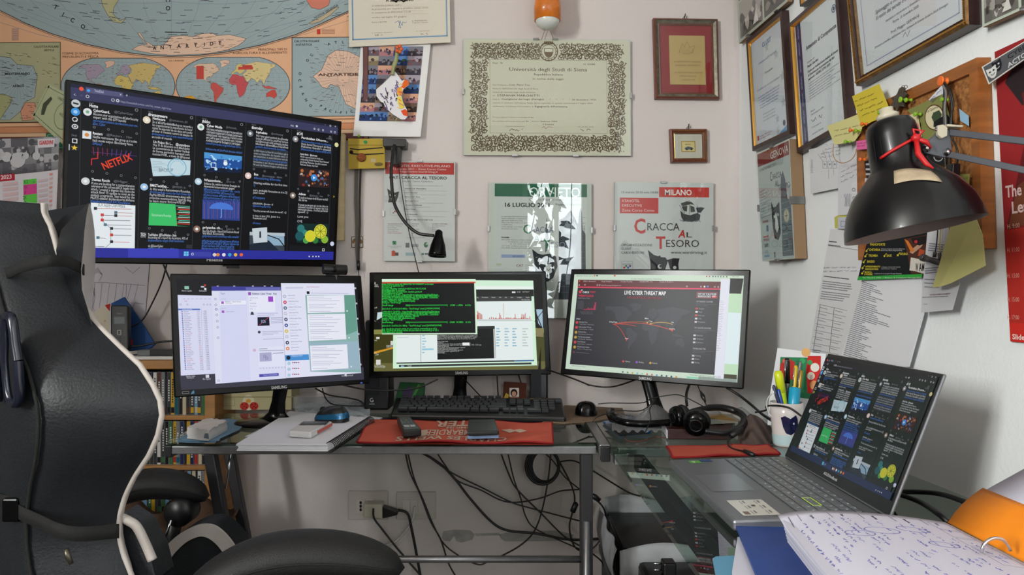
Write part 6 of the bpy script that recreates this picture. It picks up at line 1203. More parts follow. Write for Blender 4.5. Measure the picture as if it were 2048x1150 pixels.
# things on the wall by the television
S=Px(off(BACK,.05));q=MB();q.slab(S,[(664,262),(689,268),(687,480),(664,482)],-.02,0);tag(q.build('wooden_board',mat('pale_pine','cdb98f',.6,noise=.12,ns=4,stretch=(1,1,8))),'pale wooden board standing upright behind the television edge','board')
q=MB();S=Sheet(off(BACK,.03),[(97,168),(190,215),(150,312),(64,232)],200,110);q.sbox(S,0,0,200,110,-.0006,0,'b7bd98');q.frame(S,8,8,192,102,1.5,.0005,'5a6048');q.ring(S,120,55,34,1.5,.0005,'5a6048');q.spoly(S,[(22,60),(40,30),(52,34),(44,60),(50,84),(38,90),(30,80)],.0006,'4a5040');q.text(S,'UNITED WORKERS',70,26,8,'5a6048',170,.0006);q.text(S,'WILLIAM',104,60,8,'5a6048',140,.0006);[q.rect(S,x,y,x+8,y+8,.0007,'2a2e26') for x,y in ((4,4),(4,98))]
tag(q.build('green_banknote_print',PRINT),'pale green banknote print stuck slanting across the map corner','print')
q=MB();S=Px(off(BACK,.028));q.slab(S,[(92,266),(135,270),(135,300),(92,296)],-.001,0,'1f6b4c');q.frame(S,95,269,133,296,1.2,.0005,'9ab8a4');tag(q.build('green_card',PRINT),'green bordered card peeking from behind the wall calendar','card')
S0=Sheet(off(BACK,.09),[(-130,283),(119,273),(125,440),(-130,480)],260,190);S0.zs=4.792;S0.zo=(0,240)
S=Curl(S0,lambda x,y:.03*max(0,(x - 180)/80)**2*(y/190));S.map_z=S0.map
q=MB();q.grid(lambda u,v:S.map(u*260,v*260,0),14,8,'e4dfe6');rnd=random.Random(15)
q.grid(lambda u,v:S.map(u*260,v*78,.0005),14,4,lambda u,v:('8c8c90','9c9ca0','74747a','b8b8bc','66666c')[int(rnd.random()*5)])
for k in range(60):x,y=20+rnd.random()*235,6+rnd.random()*66;q.disc(S,x,y,2+rnd.random()*7,.0008+k*1e-5,rnd.choice(['808086','6c6c72','a4a4a8','58585e','c0c0c4']),7)
for x,y,r_ in ((163,48,17),(205,42,9),(140,40,11),(180,40,8)):q.disc(S,x,y,r_,.0016,'d0d0d4',12)
q.spoly(S,[(202,40),(203,18),(209,18),(211,40)],.0017,'d0d0d4');q.spoly(S,[(170,44),(184,28),(180,50)],.0017,'c8c8cc');q.spoly(S,[(132,40),(124,22),(138,32)],.0017,'c8c8cc')
a,b=S0.z(365,185);q.rect(S,a,b,a+40,b+20,.0018,'e0dce4');q.text(S,'GIARDINI',a+3,b+13,9,'d8484c',a+37,.0022,1,shear=.15)
a,b=S0.z(0,540);c_,d_=S0.z(145,590);q.rect(S,a,b - 3,c_,d_ - 3,.0018,'b8283a');a,b=S0.z(12,580);q.text(S,'2023',a,b - 2,8.5,'f0e8ec',S0.z(120,580)[0],.0022,1)
for k,(n_,dd_,c_) in enumerate(((17,'Ven','66d052'),(18,'Sab','e04a9c'),(19,'Dom','e04a9c'),(20,'','66d052'),(21,'','66d052'))):
 y=92+k*11;x=174;q.rect(S,x,y,x+30,y+11,.0016,c_);q.text(S,str(n_),x+1 - (k==3)*3,y+9,7.5,'3a3a48',x+12 - (k==3)*3,.0020,0)
 if dd_:q.text(S,dd_,x+15,y+9,6,'5a5a6a',x+26,.0020)
 q.rect(S,130,y+2,162,y+9,.0014,'ddc4c8');q.rect(S,208,y+3,232,y+9,.0014,'dcc8d0')
for k in range(8):q.rect(S,237,84+k*10,246,89+k*10,.0014,('e8a090','e0c0c0')[k % 3 > 0])
tag(q.build('wall_calendar',PRINT,solid=.0006),'curling 2023 wall calendar with a grey photo of hens above coloured dates','calendar')
q=MB();c=P(376,196,2.17);q.lathe(c+Vector((0,.02,-.01)),(0,-1,0),[(.020,0),(.021,.008),(.017,.018),(.008,.024),(.001,.026)],24);tag(q.build('yellow_ball',mat('yellow_orange','e8a81c',.35,noise=.2,ns=30)),'round yellow orange ornament on the map, its top just above the television','ornament')
# yellow packet,lanyard,sticker
S=Sheet(off(BACK,.03),[(696,277),(769,278),(770,336),(697,338)],73,60);t=thing('snack_packet',S.map(36,60),'clear packet with a yellow card and a round brown biscuit','packet')
q=MB();q.sbox(S,0,0,73,60,-.004,0,'c4a848');q.rect(S,0,12,73,14,.0004,'a88c38');q.rect(S,0,30,73,31,.0004,'a88c38');q.line(S,[(4,20),(20,22),(68,18)],2.2,.0006,'2c2620');q.line(S,[(6,30),(30,32),(70,30)],2.4,.0006,'2c2620');q.disc(S,6,27,4,.0008,'201c1a',8);q.rect(S,44,40,54,48,.0006,'c8b890');q.disc(S,60,52,9,.0006,'7a6a3c',12,ry=4);q.disc(S,34,7,4,.0008,'3a9a5a',6);q.build('card',PRINT,t)
q=MB();q.lathe(S.map(26,38,.001),BACK[1],[(.0125,0),(.0135,.002),(.012,.0045),(.004,.0055)],20);q.build('biscuit',mat('biscuit','8a4a22',.8,noise=.35,ns=200,bump=.6),t)
q=MB();q.grid(lambda u,v:S.map(-8+88*u,-16+84*v,.010+.003*math.sin(u*13+v*5)*math.sin(v*9)),14,14);q.build('clear_wrapper',glass_mat('wrapper_film','fafafa',.15,.03),t)
q=MB();q.disc(Px(off(BACK,.036)),718,272,3,0,'4a8a3a',8);q.lathe(P(718,272,2.17),(0,-1,0),[(.004,0),(.004,.004),(.001,.008)],8);q.build('pin',_M['green_pin'],t)
q=MB()
for dx,w_ in ((0,7),(6,4)):
 pts=[(713+dx*1.4,336),(712+dx*1.2,400),(714+dx,450),(714+dx*.6,500),(717,540)];S=Px(off(BACK,.008+dx*.0005))
 for (a,b),(c,d) in zip(pts,pts[1:]):q.spoly(S,[(a - w_/2,b),(c - w_/2,d),(c+w_/2,d),(a+w_/2,b)],.0005,'8a827c' if dx==0 else '5a5450')
t=thing('lanyard',P(717,540,2.2),'grey ribbon lanyard hanging on the wall below the yellow packet','lanyard');q.build('ribbon',CLOTHP,t,solid=.0008)
q=MB();q.tube([P(717,521,2.19),P(717,540,2.19)],[.0045,.0055],8);q.tube([P(717,540,2.19),P(718,556,2.19)],.0012,5);q.build('clasp',BLK,t)
S=Sheet(off(BACK,.003),[(703,473),(726,473),(726,495),(703,495)],22,22);q=MB();q.sbox(S,0,0,22,22,-.001,0,'d0c8bc');q.frame(S,0,0,22,22,1,.0004,'3a2a20');q.ring(S,11,14,9,3,.0006,'a85a2a',a0=0,a1=180);q.spoly(S,[(6,20),(8,12),(11,18),(14,11),(16,20)],.0007,'8a3a20');q.ring(S,11,14,11,1.5,.0006,'4a5a3a',a0=0,a1=180);tag(q.build('square_sticker',PRINT),'small square sticker with an orange and brown figure behind the lanyard','sticker')
# gooseneck lamp on the wall
t=thing('gooseneck_lamp',P(790,320,D),'small black gooseneck lamp clamped to the wall over the listing poster','lamp');SBK=SB
S=Px(off(BACK,.05));q=MB();q.slab(S,[(765,276),(812,278),(811,294),(766,293)],-.05,0);q.slab(S,[(782,294),(801,294),(798,330),(784,330)],-.04,.004);q.build('clamp',BLK,t,bevel=.002)
q=MB();q.tube(spline([P(789,290,2.15),P(783,330,2.13),(P(783,360,2.12)),P(787,400,2.11),P(797,425,2.10),P(815,450,2.09),P(838,467,2.08),P(868,471,2.07)],8),.0048,8);q.build('gooseneck',BLK,t)
q=MB();q.lathe(P(878,463,2.06),Vector((-.06,-.12,-1)),[(.004,-.005),(.0105,0),(.0115,.012),(.0135,.018),(.021,.040),(.0255,.065),(.0258,.072),(.0235,.072),(.012,.03)],28);q.build('shade',GB,t)
q=MB();q.tube(spline([P(797,330,2.19),P(803,380,2.19),P(813,440,2.19),P(824,490,2.18),P(838,548,2.12)],6),.0016,5);q.build('power_cord',BLKR,t)

# ------------------------------------------------------------------ on the desk,back row
def prism_on(q,A,B,C,h,z,col='ffffff'):
 """box whose base corners are A B C (floor-plan, fourth inferred)"""
 Dd=A+C - B;slabz(q,[A,B,C,Dd],z,z+h,col)
q=MB();A,B=DP(430,824),DP(590,817);n=1;slabz(q,[(A.x,2.11),(B.x,2.11),(B.x,2.19),(A.x,2.19)],.752,.85,'b9b08a')
zf=lambda py:CH - (py - HZ)/F*2.11
Sb=Px((Vector((0,2.11,0)),Vector((0,-1,0))));q.rect(Sb,431,793,589,795,.0005,'8a8460')
for x0,y0,c in ((489,812,'b8342a'),(508,812,'b8342a')):
 q.disc(Sb,x0,y0,9,.0006,c,16,ry=8);[q.disc(Sb,x0+dx,y0+dy,1.3,.0009,'2a1a18',6) for dx,dy in ((-4,-3),(3,-4),(0,1),(-3,4),(4,3))]
q.disc(Sb,497,802,5,.0007,'d89a3a',12,ry=4);q.disc(Sb,497,805,12,.00045,'d4cfb0',16,ry=16);q.frame(Sb,445,797,470,812,.8,.0005,'8f8a66')
tag(q.build('ladybird_box',PRINT),'yellowish green cardboard box printed with two ladybirds, behind the leftmost monitor stand','box')
def speaker(label,x0,x1,y0,y1,Z,logo):
 a,b=P(x0,y1,Z),P(x1,y1,Z);h0=.752;top=P(x0,y0,Z).z;t=thing('speaker',((a.x+b.x)/2,Z,h0),label,'speaker','black speakers behind the middle monitor')
 w_=b.x - a.x;q=MB();q.add([(a.x,Z - .012,h0),(b.x,Z - .012,h0),(b.x,Z+.09,h0),(a.x,Z+.09,h0),(a.x+w_*.04,Z,top),(b.x,Z,top),(b.x,Z+.07,top),(a.x+w_*.04,Z+.07,top)],[(3,2,1,0),(4,5,6,7),(0,1,5,4),(1,2,6,5),(2,3,7,6),(3,0,4,7)]);q.build('cabinet',SB,t,bevel=.006)
 zl=P(0,logo,Z).z;q=MB();q.add([(a.x+.003,Z - .014,zl),(a.x+w_*.6,Z - .014,zl),(a.x+w_*.6,Z - .006,top - .006),(a.x+.004,Z - .006,top - .006)],[(0,1,2,3)]);q.build('grille',mat('speaker_cloth','26282c',.9,bump=.5,bs=900),t,solid=.003)
 q=MB();S=Px((Vector((0,Z - .0135,0)),Vector((0,-1,0))));cx,cy=(x0+x0+(x1 - x0)*.6)/2,logo+12;q.ring(S,cx,cy,4.5,1.8,.001,'c8c8ca',12,a0=60,a1=330);q.disc(S,cx+2,cy+1,1.6,.001,'c8c8ca',6);q.line(S,[(cx - 5,cy+8),(cx+5,cy+8)],1.6,.001,'b0b0b2');q.build('emblem',PRINT,t)
speaker('black speaker with a grey front between the left and middle monitor stands',729,779,640,820,2.11,788)
speaker('black speaker half hidden behind the edge of the middle monitor, next to the portrait card',1060,1096,660,806,2.12,792)
S=Px(plane3(P(795,766,2.15),P(850,764,2.15),P(850,800,2.12)));q=MB();q.slab(S,[(800,764),(849,766),(845,812),(786,812)],-.02,0,'2c5a36');q.spoly(S,[(806,780),(820,772),(826,782),(822,800),(804,800)],.0006,'4a3a5a');q.line(S,[(838,770),(824,800)],5,.0006,'4f8a4a');tag(q.build('green_box',PRINT),'green box with a purple print behind the black desk keyboard','box')
S=Px(plane3(P(1007,764,2.14),P(1052,766,2.14),P(1050,800,2.11)));q=MB();q.slab(S,[(1008,763),(1053,766),(1052,812),(1004,812)],-.006,0,'4a261c');q.rect(S,1019,776,1038,794,.0006,'c8c2ba');q.disc(S,1028,786,7,.0008,'2a1a16',12,ry=8);q.disc(S,1028,788,4.4,.001,'c09078',12,ry=5.4);q.spoly(S,[(1018,800),(1022,794),(1036,794),(1040,800)],.0011,'8a5a4a');q.spoly(S,[(1006,800),(1012,786),(1018,790),(1014,802)],.0008,'b09a3a')
tag(q.build('portrait_card',PRINT),'dark brown folder with a tiny framed portrait photo behind the desk keyboard','photo')
q=MB();q.grid(lambda u,v:DP(590+u*150,832 - v*26,.7525)+Vector((0,0,.012*abs(math.sin(u*9+v*4))*v+.002*math.sin(u*31))),24,10,lambda u,v:('b9c4cc','c9ced4','aab4bc')[int((u*11+v*7)) % 3]);tag(q.build('crumpled_plastic',PRINT),'crumpled pale plastic sheet behind the spiral notebook','plastic sheet')
q=MB();A=[(586,2.19),(700,2.19),(700,2.11),(586,2.11)];slabz(q,[(P(x,0,y).x,y) for x,y in A],.7525,.79);tag(q.build('clear_storage_box',FILM,bevel=.004),'clear flat storage box behind the notebook against the wall','box')

# ------------------------------------------------------------------ front row,left to right
q=MB();pts=[(355,880),(374,868),(392,860),(436,841),(452,840),(489,846),(474,862),(436,879),(420,891),(397,886),(372,886),(358,884)]
base=[DP(x,y,.7515) for x,y in pts];n=len(base);q.slab(World((0,0,0),(1,0,0),(0,1,0),(0,0,1)),[(p.x,max(p.y,1.635)) for p in base],.7508,.7528,'7fa6c4');b2=[(p.x*.985 - .006,max(p.y,1.64)+.004) for p in base];q.slab(World((0,0,0),(1,0,0),(0,1,0),(0,0,1)),b2,.753,.7548,'8cb0cc')
tag(q.build('blue_cloth',CLOTHP,bevel=.0008),'folded light blue cleaning cloth at the end of the glass desk','cloth')
rnd=random.Random(3);q=MB();A,B,C=DP(374,877,.756),DP(418,882,.756),DP(455,862,.756)
def tp(u,v,w):j=.0018;return A+(B - A)*u+(C - B)*v+Vector((0,0,w*.026))+Vector((j*math.sin(u*17+w*9),j*math.sin(v*23+u*7),j*math.sin(u*29+v*19)*(w > .1)))
q.grid(lambda u,v:tp(u,v,1),8,8,'dcd6d4');q.grid(lambda u,v:tp(u,0,v),8,4,'d2d0d0');q.grid(lambda u,v:tp(1,u,v),8,4,'c8c4c4');q.grid(lambda u,v:tp(0,1 - u,v),8,4,'c8c4c4');q.grid(lambda u,v:tp(1 - u,1,v),8,4,'c8c4c4');q.add([tp(0,0,0),tp(0,1,0),tp(1,1,0),tp(1,0,0)],[(0,1,2,3)],'c8c4c4');q.add([tp(.75,-.01,.2),tp(1,-.01,.2),tp(1,-.01,.7),tp(.8,-.01,.7)],[(0,1,2,3)],'6a7a84')
tag(q.build('tissue_packet',GLOSSY,weld=False),'crumpled white packet of tissues lying on the light blue cloth','tissues')
# notebook
NZ=.752;NT=.0165;A,B,C=DP(475,902,NZ),DP(655,903,NZ),DP(738,848,NZ);Dn=DP(580,834,NZ)
t=thing('spiral_notebook',(A+C)/2,'thick spiral notebook opened to a blank white page, carrying the blue mouse','notebook')
q=MB();rnd=random.Random(1)
for k in range(6):
 z0=NZ+k*NT/6;j=lambda:(rnd.random() - .5)*.007
 slabz(q,[A+Vector((j(),j(),0)),B+Vector((0,j(),0)),C,Dn+Vector((j(),j(),0))],z0,z0+NT/6 - .0004,('f2f2f6','e4e4ea')[k % 2])
q.build('pages',PRINT,t,weld=False)
q=MB();N=34
for k in range(N):
 c=B+(C - B)*((k+.5)/N)+Vector((.004,0,NT/2));ax=(C - B).normalized();sd=Vector((ax.y,-ax.x,0))
 q.tube([c+sd*math.cos(a)*.011+Vector((0,0,math.sin(a)*.0115)) for a in [i*.5236 for i in range(13)]],.0011,5,caps=False)
q.build('spiral_binding',BLK,t)
q=MB();pp=[DP(x,y,.7525) for x,y in ((490,872),(560,838),(600,818),(765,834),(742,848),(700,862))];slabz(q,pp,.7502,.7514,'d8d8de');tag(q.build('loose_sheets',PRINT),'loose white sheets lying under the spiral notebook','paper')
T0=NZ+NT
def mouse(name,label,c,L,W,H,ang,body,side=None,wheel=True,cable=None):
 t=thing(name,c,label,'mouse');ca,sa=math.cos(ang),math.sin(ang);ex=Vector((ca,sa,0));ey=Vector((-sa,ca,0))
 def pt(u,v,k=1.0,dz=0):
  a=u*6.28318;r=1 - .12*math.cos(2*a)**2;b=v*1.5708
  return Vector(c)+ex*(math.cos(a)*L/2*max(0,math.cos(b))**.7*k*r)+ey*(math.sin(a)*W/2*max(0,math.cos(b))**.7*k)+Vector((0,0,dz+H*math.sin(b)**.9*(1 - .25*math.cos(a)*math.cos(b))))
 q=MB();q.grid(lambda u,v:pt(u,max(v,.001)),32,10);q.build('body',body,t,weld=True)
 if side:q=MB();q.grid(lambda u,v:pt(u,.12+v*.22,1.03,-.001),32,3);q.build('side_band',side,t,weld=True)
 if wheel:q=MB();w0=Vector(c)+ex*(L*.26)+Vector((0,0,H*.72));q.tube([w0 - ey*.003,w0+ey*.003],.008,12);q.build('scroll_wheel',SB,t)
 return t
mouse('computer_mouse','black mouse with a bright blue side band lying on the white notebook',DP(664,842,T0),.098,.056,.038,2.85,SB,mat('metallic_blue','1c6a98',.25,.4,coat=.5))
S=Sheet(horiz(T0+.011),[(603,846),(665,845),(622,868),(577,865)],60,105)
t=thing('pocket_radio',DP(620,862,T0),'white pocket gadget with dark display and red side, on the notebook','gadget')
a,b,c,d=[S.map(x,y) for x,y in ((0,0),(60,0),(60,105),(0,105))];q=MB();slabz(q,[d,c,b,a],T0+.0005,T0+.0145);q.build('body',mat('glossy_white','dcdcdc',.2,coat=.3),t,bevel=.004)
q=MB();e=lambda u,v:a+(b - a)*u+(d - a)*v+Vector((0,0,.0150 - .011));S_=World(e(0,0),(b - a),(d - a),(0,0,1));q.rect(S_,.08,.04,.92,.42,.0004,'1c2228');q.rect(S_,.14,.07,.86,.3,.0006,'56646e');q.build('display',GLOSSY,t)
q=MB();r0=b+(c - b)*.02;r1=b+(c - b)*.72;sd=Vector(((c - b).y,-(c - b).x,0)).normalized();sd=sd if sd.x > 0 or sd.y < 0 else -sd;q.add([r0+sd*.0008 - Vector((0,0,.007)),r1+sd*.0008 - Vector((0,0,.007)),r1+sd*.0008+Vector((0,0,.0)),r0+sd*.0008+Vector((0,0,.0))],[(0,1,2,3)]);q.build('side_strip',mat('red_orange','c83a1c',.3),t,solid=.0006)
# red bar towel
def towel(name,label,quad,zoff,wav,writing=None,drape=None):
 S=Sheet(horiz(.7505),quad,100,60);rnd=random.Random(len(name))
 def f(x,y):return .0035+wav*(math.sin(x*.13+y*.05)*.5+.5)*(.3+.7*math.sin(y*.06+x*.02)**2)
 Sc=Curl(S,f)
 q=MB();q.grid(lambda u,v:Sc.map(u*100,v*60,0),50,24,'dc6a56');q.grid(lambda u,v:Sc.map(u*100,v*60,-f(u*100,v*60)+.0004),50,24,'c04a3a')
 if writing:writing(q,Sc)
 for a,b in (((0,0),(100,0)),((100,0),(100,60)),((100,60),(0,60)),((0,60),(0,0))):q.tube([Sc.map(a[0]+(b[0] - a[0])*k/30,a[1]+(b[1] - a[1])*k/30,-.0008) for k in range(31)],.0022,6,'b83238')
 return tag(q.build(name,CLOTHP),label,'towel','red towels on the desks')
_b=CLOTHP.node_tree;_t=_b.nodes.new('ShaderNodeTexNoise');_t.inputs['Scale'].default_value=500;_bp=_b.nodes.new('ShaderNodeBump');_bp.inputs['Distance'].default_value=.0015;_b.links.new(_t.outputs['Fac'],_bp.inputs['Height']);_b.links.new(_bp.outputs[0],_b.nodes['Principled BSDF'].inputs['Normal'])
def tw(q,S):
 W_='e6c8b4'
 q.text(S,'BITTER',65,6,14,W_,37,.0012,1,rot=0) if 0 else None
 def up(s,xr_,xl,yt,h,b=1):# upside-down lettering:read from the other side of the desk
  tw_=textw(s,b);k=(xr_ - xl)/tw_;X=0
  for c in s:
   v,f,a=glyph(c,b)
   if v:q.add([S.map(xr_ - (X+gx)*k,yt+gy*h/.7,.0012) for gx,gy in v],f,W_)
   X+=a
 up('BITTER',66,34,0,19);up('PREMIUM',58,40,21,4);up('BOMBARDIER',61,30,28,14,1);up('CHARLES WELLS',74,17,46,11)
 q.frame(S,30,26,64,44,1.0,.0012,W_);[q.spoly(S,[(x,24),(x+5,20),(x+9,26),(x+5,32)],.0012,W_) for x in (70,76)];q.spoly(S,[(24,30),(30,26),(30,44),(22,44)],.0012,W_)
towel('bar_towel','red bar towel with white lettering under the remote control',[(741,843),(1104,850),(1106,890),(714,888)],0,.006,tw)
towel('cleaning_towel','plain orange red towel with a lead lying across it, behind the laptop base',[(1333,896),(1536,894),(1560,911),(1345,918)],0,.003)
def devbox(t,name,quad,z,h,m,bev=.003):
 q=MB();slabz(q,[DP(x,y,z) for x,y in quad],z,z+h);return q.build(name,m,t,weld=True,bevel=bev)
t=thing('remote_control',DP(820,868,.757),'black remote control with two silver keys on the red bar towel','remote control')
qd=[(806,876),(843,873),(820,846),(794,847)];devbox(t,'body',qd,.760,.018,SB,.0035);S=Sheet(horiz(.7786),[(795,837),(820,836),(844,861),(808,863)],40,90)
for r_ in range(7):
 for c_ in range(4):
  if r_ in (5,):continue
  col={(0,0):'c03028',(1,1):'3a9a48',(1,2):'c8a028',(1,3):'3a6ab0'}.get((r_,c_),'8a8a90');q=MB();q.disc(S,7+c_*8.5,8+r_*8.5,3.2,0,col,8);q.build('key',GLOSSY,t)
for x in (6,21):q=MB();q.sbox(S,x,58,x+13,66,-.0002,.0012,'b8b8ba');q.build('key',GLOSSY,t)
t=thing('portable_drive',DP(966,874,.757),'black portable drive with light blue edge on the red bar towel','hard drive')
devbox(t,'lower_shell',[(935,879),(998,877),(990,852),(937,853)],.7605,.010,mat('pale_blue_plastic','7f9ac0',.35),.003);devbox(t,'upper_shell',[(935,872.5),(998,870.5),(990,846),(937,847)],.7708,.010,BLK,.003)
# desk keyboard
t=thing('desk_keyboard',DP(955,830),'long black computer keyboard with number pad on the glass desk','keyboard')
def kb_pl(z0,z1,q4):pass
A,B=DP(780,841,DZ),DP(1132,846,DZ);Ck,Dk=DP(1124,827,DZ),DP(792,826,DZ)
q=MB();fr,bk=.016,.045;A1,B1,C1,D1=[v.copy() for v in (A,B,Ck,Dk)]
q.add([A,B,Ck,Dk,A1+Vector((0,0,fr)),B1+Vector((0,0,fr)),C1+Vector((0,0,bk)),D1+Vector((0,0,bk))],[(3,2,1,0),(4,5,6,7),(0,1,5,4),(1,2,6,5),(2,3,7,6),(3,0,4,7)]);q.build('case',BLK,t,bevel=.005)
KS=Sheet(plane3(A1+Vector((0,0,fr)),B1+Vector((0,0,fr)),D1+Vector((0,0,bk))),[(780,827),(1132,831),(1121,798),(793,796)][::-1],450,155)
q4=[A1+Vector((0,0,fr)),B1+Vector((0,0,fr)),C1+Vector((0,0,bk)),D1+Vector((0,0,bk))]
class Bil:
 def __init__(s,tl,tr,br,bl,W,H):s.c=(tl,tr,br,bl);s.W=W;s.H=H;s.n=(tr - tl).cross(tl - bl).normalized();s.n=s.n if s.n.z > 0 else -s.n;s.mpu=(tr - tl).length/W
 def map(s,x,y,w=0):u,v=x/s.W,y/s.H;a,b,c,d=s.c;return (a*(1 - u)+b*u)*(1 - v)+(d*(1 - u)+c*u)*v+s.n*w
 def z(s,x,y):return x,y
KS=Bil(q4[3],q4[2],q4[1],q4[0],450,155)
def keys(S,rows,t,m,h,gap,W0x,glyph_col=None,nm='key',draw=None):
 for (y,kh,specs) in rows:
  x=W0x
  for wk in specs:
   if wk < 0:x+=-wk;continue
   q=MB();q.sbox(S,x+gap,y+gap,x+wk - gap,y+kh - gap,.0002,h,'ffffff');o=q.build(nm,m,t,bevel=.0007)
   x+=wk
KM=mat('key_black','35353b',.3,noise=.05)
rows=[(6,14,[19,-12,19,19,19,19,-6,19,19,19,19,-6,19,19,19,19]),(28,19,[19]*13+[38,-6,19,19,19,-6,19,19,19,19]),(48,19,[28]+[19]*12+[29,-6,19,19,19,-6,19,19,19]),
  (68,19,[33]+[19]*11+[43,-69,19,19,19]),(88,19,[43]+[19]*10+[52,-25,19,-25,19,19,19]),(108,19,[28,24,24,114,24,24,28,-7,19,19,19,-6,38,19])]
keys(KS,rows,t,KM,.008,1.5,16)
q=MB();q.rect(KS,340,8,430,18,.0006,'6a5a3a');q.build('label_strip',PRINT,t)
mouse('computer_mouse','glossy black mouse on the woven mat beside the desk keyboard',DP(1172,828,.757),.075,.062,.036,1.5,GB)
q=MB();pts=[DP(x,y,.7505) for x,y in ((1085,846),(1130,812),(1245,818),(1250,833),(1190,843),(1130,848))];slabz(q,pts,.7505,.7535);tag(q.build('woven_mat',mat('woven_straw','8a735c',.95,col2='6e5a48',ns=300,bump=.8,bs=600)),'brown woven straw mat under the glossy black mouse','mat')
# ------------------------------------------------------------------ laptop
V=Vector
FLp,FRp,BLp,BRp=DP(1338,919.5,.770),DP(1466,1040,.770),DP(1569,912,.782),DP(1770,1030,.782)
t=thing('laptop',(FLp+BRp)/2,'open silver laptop on the side desk with feeds on its screen','laptop')
SIL=mat('anodised_silver','7e8084',.35,.6);q=MB();dn=V((0,0,-.016));q.add([FLp+dn,FRp+dn,BRp+dn,BLp+dn,FLp,FRp,BRp,BLp],[(3,2,1,0),(4,5,6,7),(0,1,5,4),(1,2,6,5),(2,3,7,6),(3,0,4,7)])
q.build('base',SIL,t,bevel=.004,weld=True)
LK=Bil(BLp,BRp,FRp,FLp,360,230)
q=MB();q.rect(LK,10,22,350,122,.0003,'ffffff');q.build('key_well',mat('dim_silver','5c5e62',.45,.5),t)
KS_=mat('silver_key','74777b',.4,.35);GK=mat('lime_edge','b8e020',.4,emit=.6);LG=mat('key_legend','e8f0f4',.4,emit=.35)
for r_,(y,kh,sp) in enumerate([(25,10,[20.8]*16),(36.5,16,[20.8]*13+[31,15.6,15.6]),(53.5,16,[27]+[20.8]*12+[24.8,15.6,15.6]),(70.5,16,[31]+[20.8]*11+[41.5,15.6,15.6]),(87.5,16,[40]+[20.8]*10+[52,16,16.8]),(104.5,16,[26,20.8,20.8,104,20.8,20.8,26,20.8,20.8,20.8,30])]):
 x=13
 for i,wk in enumerate(sp):
  q=MB();q.sbox(LK,x+.9,y+.7,x+wk - .9,y+kh - .7,.0004,.0016);k=q.build('key',KS_,t,bevel=.0003)
  q=MB();q.text(LK,'QWERTYUIOPASDFGHJKL'[(r_*7+i) % 19],x+3.5,y+kh*.55,3.4,'ffffff',w=.0018);q.build('legend',LG,k)
  if r_==3 and i==12:q=MB();q.frame(LK,x+.9,y+.7,x+wk - .9,y+kh - .7,1.2,.0019);q.build('lime_outline',GK,k)
  x+=wk
q=MB();q.rect(LK,118,140,222,214,.0004);q.build('touchpad',mat('touchpad_silver','888a8e',.28,.6),t)
q=MB();q.rect(LK,270,150,345,208,.0004,'c9c6bc')
for k in range(6):q.rect(LK,275+(k % 3)*24,158+(k//3)*24,287+(k % 3)*24,161+(k//3)*24,.0006,'77777a');q.rect(LK,275+(k % 3)*24,164+(k//3)*24,292+(k % 3)*24,166+(k//3)*24,.0006,'9a9a9a')
q.rect(LK,326,194,340,203,.0006,'6a4a34');q.rect(LK,296,172,304,178,.0006,'4a4038');q.build('label_sticker',GLOSSY,t);q=MB();q.rect(LK,8,150,26,172,.0004,'26407a');q.build('blue_sticker',GLOSSY,t);q=MB();q.rect(LK,16,174,34,196,.0004,'5fae3a');q.text(LK,'ZEN',17,190,5,'e8f0e0',32,.0006,1);q.build('green_sticker',GLOSSY,t)
lp=plane3(P(1656,706,1.36),P(1887,747,.99),P(1568,912,1.355));LS=Sheet(lp,[(1656,706),(1887,747),(1776,1036),(1568,914)],360,225)
q=MB();q.sbox(LS,0,0,360,225,-.006,-.001);q.build('lid',SIL,t,bevel=.002);q=MB();q.sbox(LS,1.5,1.5,358.5,222,-.001,0);q.build('bezel',mat('bezel_black','131316',.3),t)
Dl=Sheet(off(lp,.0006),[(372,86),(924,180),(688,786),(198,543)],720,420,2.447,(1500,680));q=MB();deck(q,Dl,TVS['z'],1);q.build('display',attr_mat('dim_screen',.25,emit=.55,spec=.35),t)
q=MB();q.text(LS,'ASUSVivoBook',158,216,5,'c8c8cc',205,.0006,1);q.build('brand_mark',LOGO,t)
q=MB();q.tube([BLp+V((.004,-.02,-.002)),BRp+V((.004,.02,-.002))],.006,10);q.build('hinge',SB,t)

# ------------------------------------------------------------------ binder with notes,papers
def flat(name,label,cat,px,z,h,col,m=None,draw=None,group=None,bev=0):
 q=MB();p=[DP(x,y,z) for x,y in px];slabz(q,p,z,z+h,col)
 if draw:draw(q,Px(horiz(z+h)))
 return tag(q.build(name,m or PRINT,bevel=bev),label,cat,group)
flat('loose_papers','white loose papers sticking out under the blue folder cover','paper',[(1464,1150),(1475,1080),(1490,1078),(1530,1150),(1560,1220),(1470,1230)],.7515,.004,'c8c8d4')
flat('cyan_folder','torn light blue card edge at the lowest corner of the desk papers','folder',[(1425,1120),(1432,1116),(1474,1114),(1470,1160),(1480,1215),(1440,1200)],.7512,.002,'5f93b0')
t=thing('ring_binder',DP(1700,1120),'open ring binder with handwritten pages, blue cover and orange divider','binder')
q=MB();slabz(q,[DP(x,y,.758) for x,y in ((1472,1057),(1760,1045),(1950,1200),(1800,1420),(1620,1420))],.758,.762);q.build('cover',mat('blue_board','1c3f86',.5,noise=.08),t)
pg=Bil(V((.348,.949,.80)),V((.549,.919,.80)),V((.548,.62,.80)),V((.315,.66,.80)),210,297)
class Bend:
 def __init__(s,B,f):s.B=B;s.f=f;s.mpu=B.mpu
 def map(s,x,y,w=0):return s.B.map(x,y,w+s.f(x,y))
 def z(s,x,y):return x,y
PGB=Bend(pg,lambda x,y:.004*math.sin(x/210*3.1) - .012*max(0,1 - x/60)**2 - .006*(x/210)**2+.006*max(0,1 - (x+y)/50))
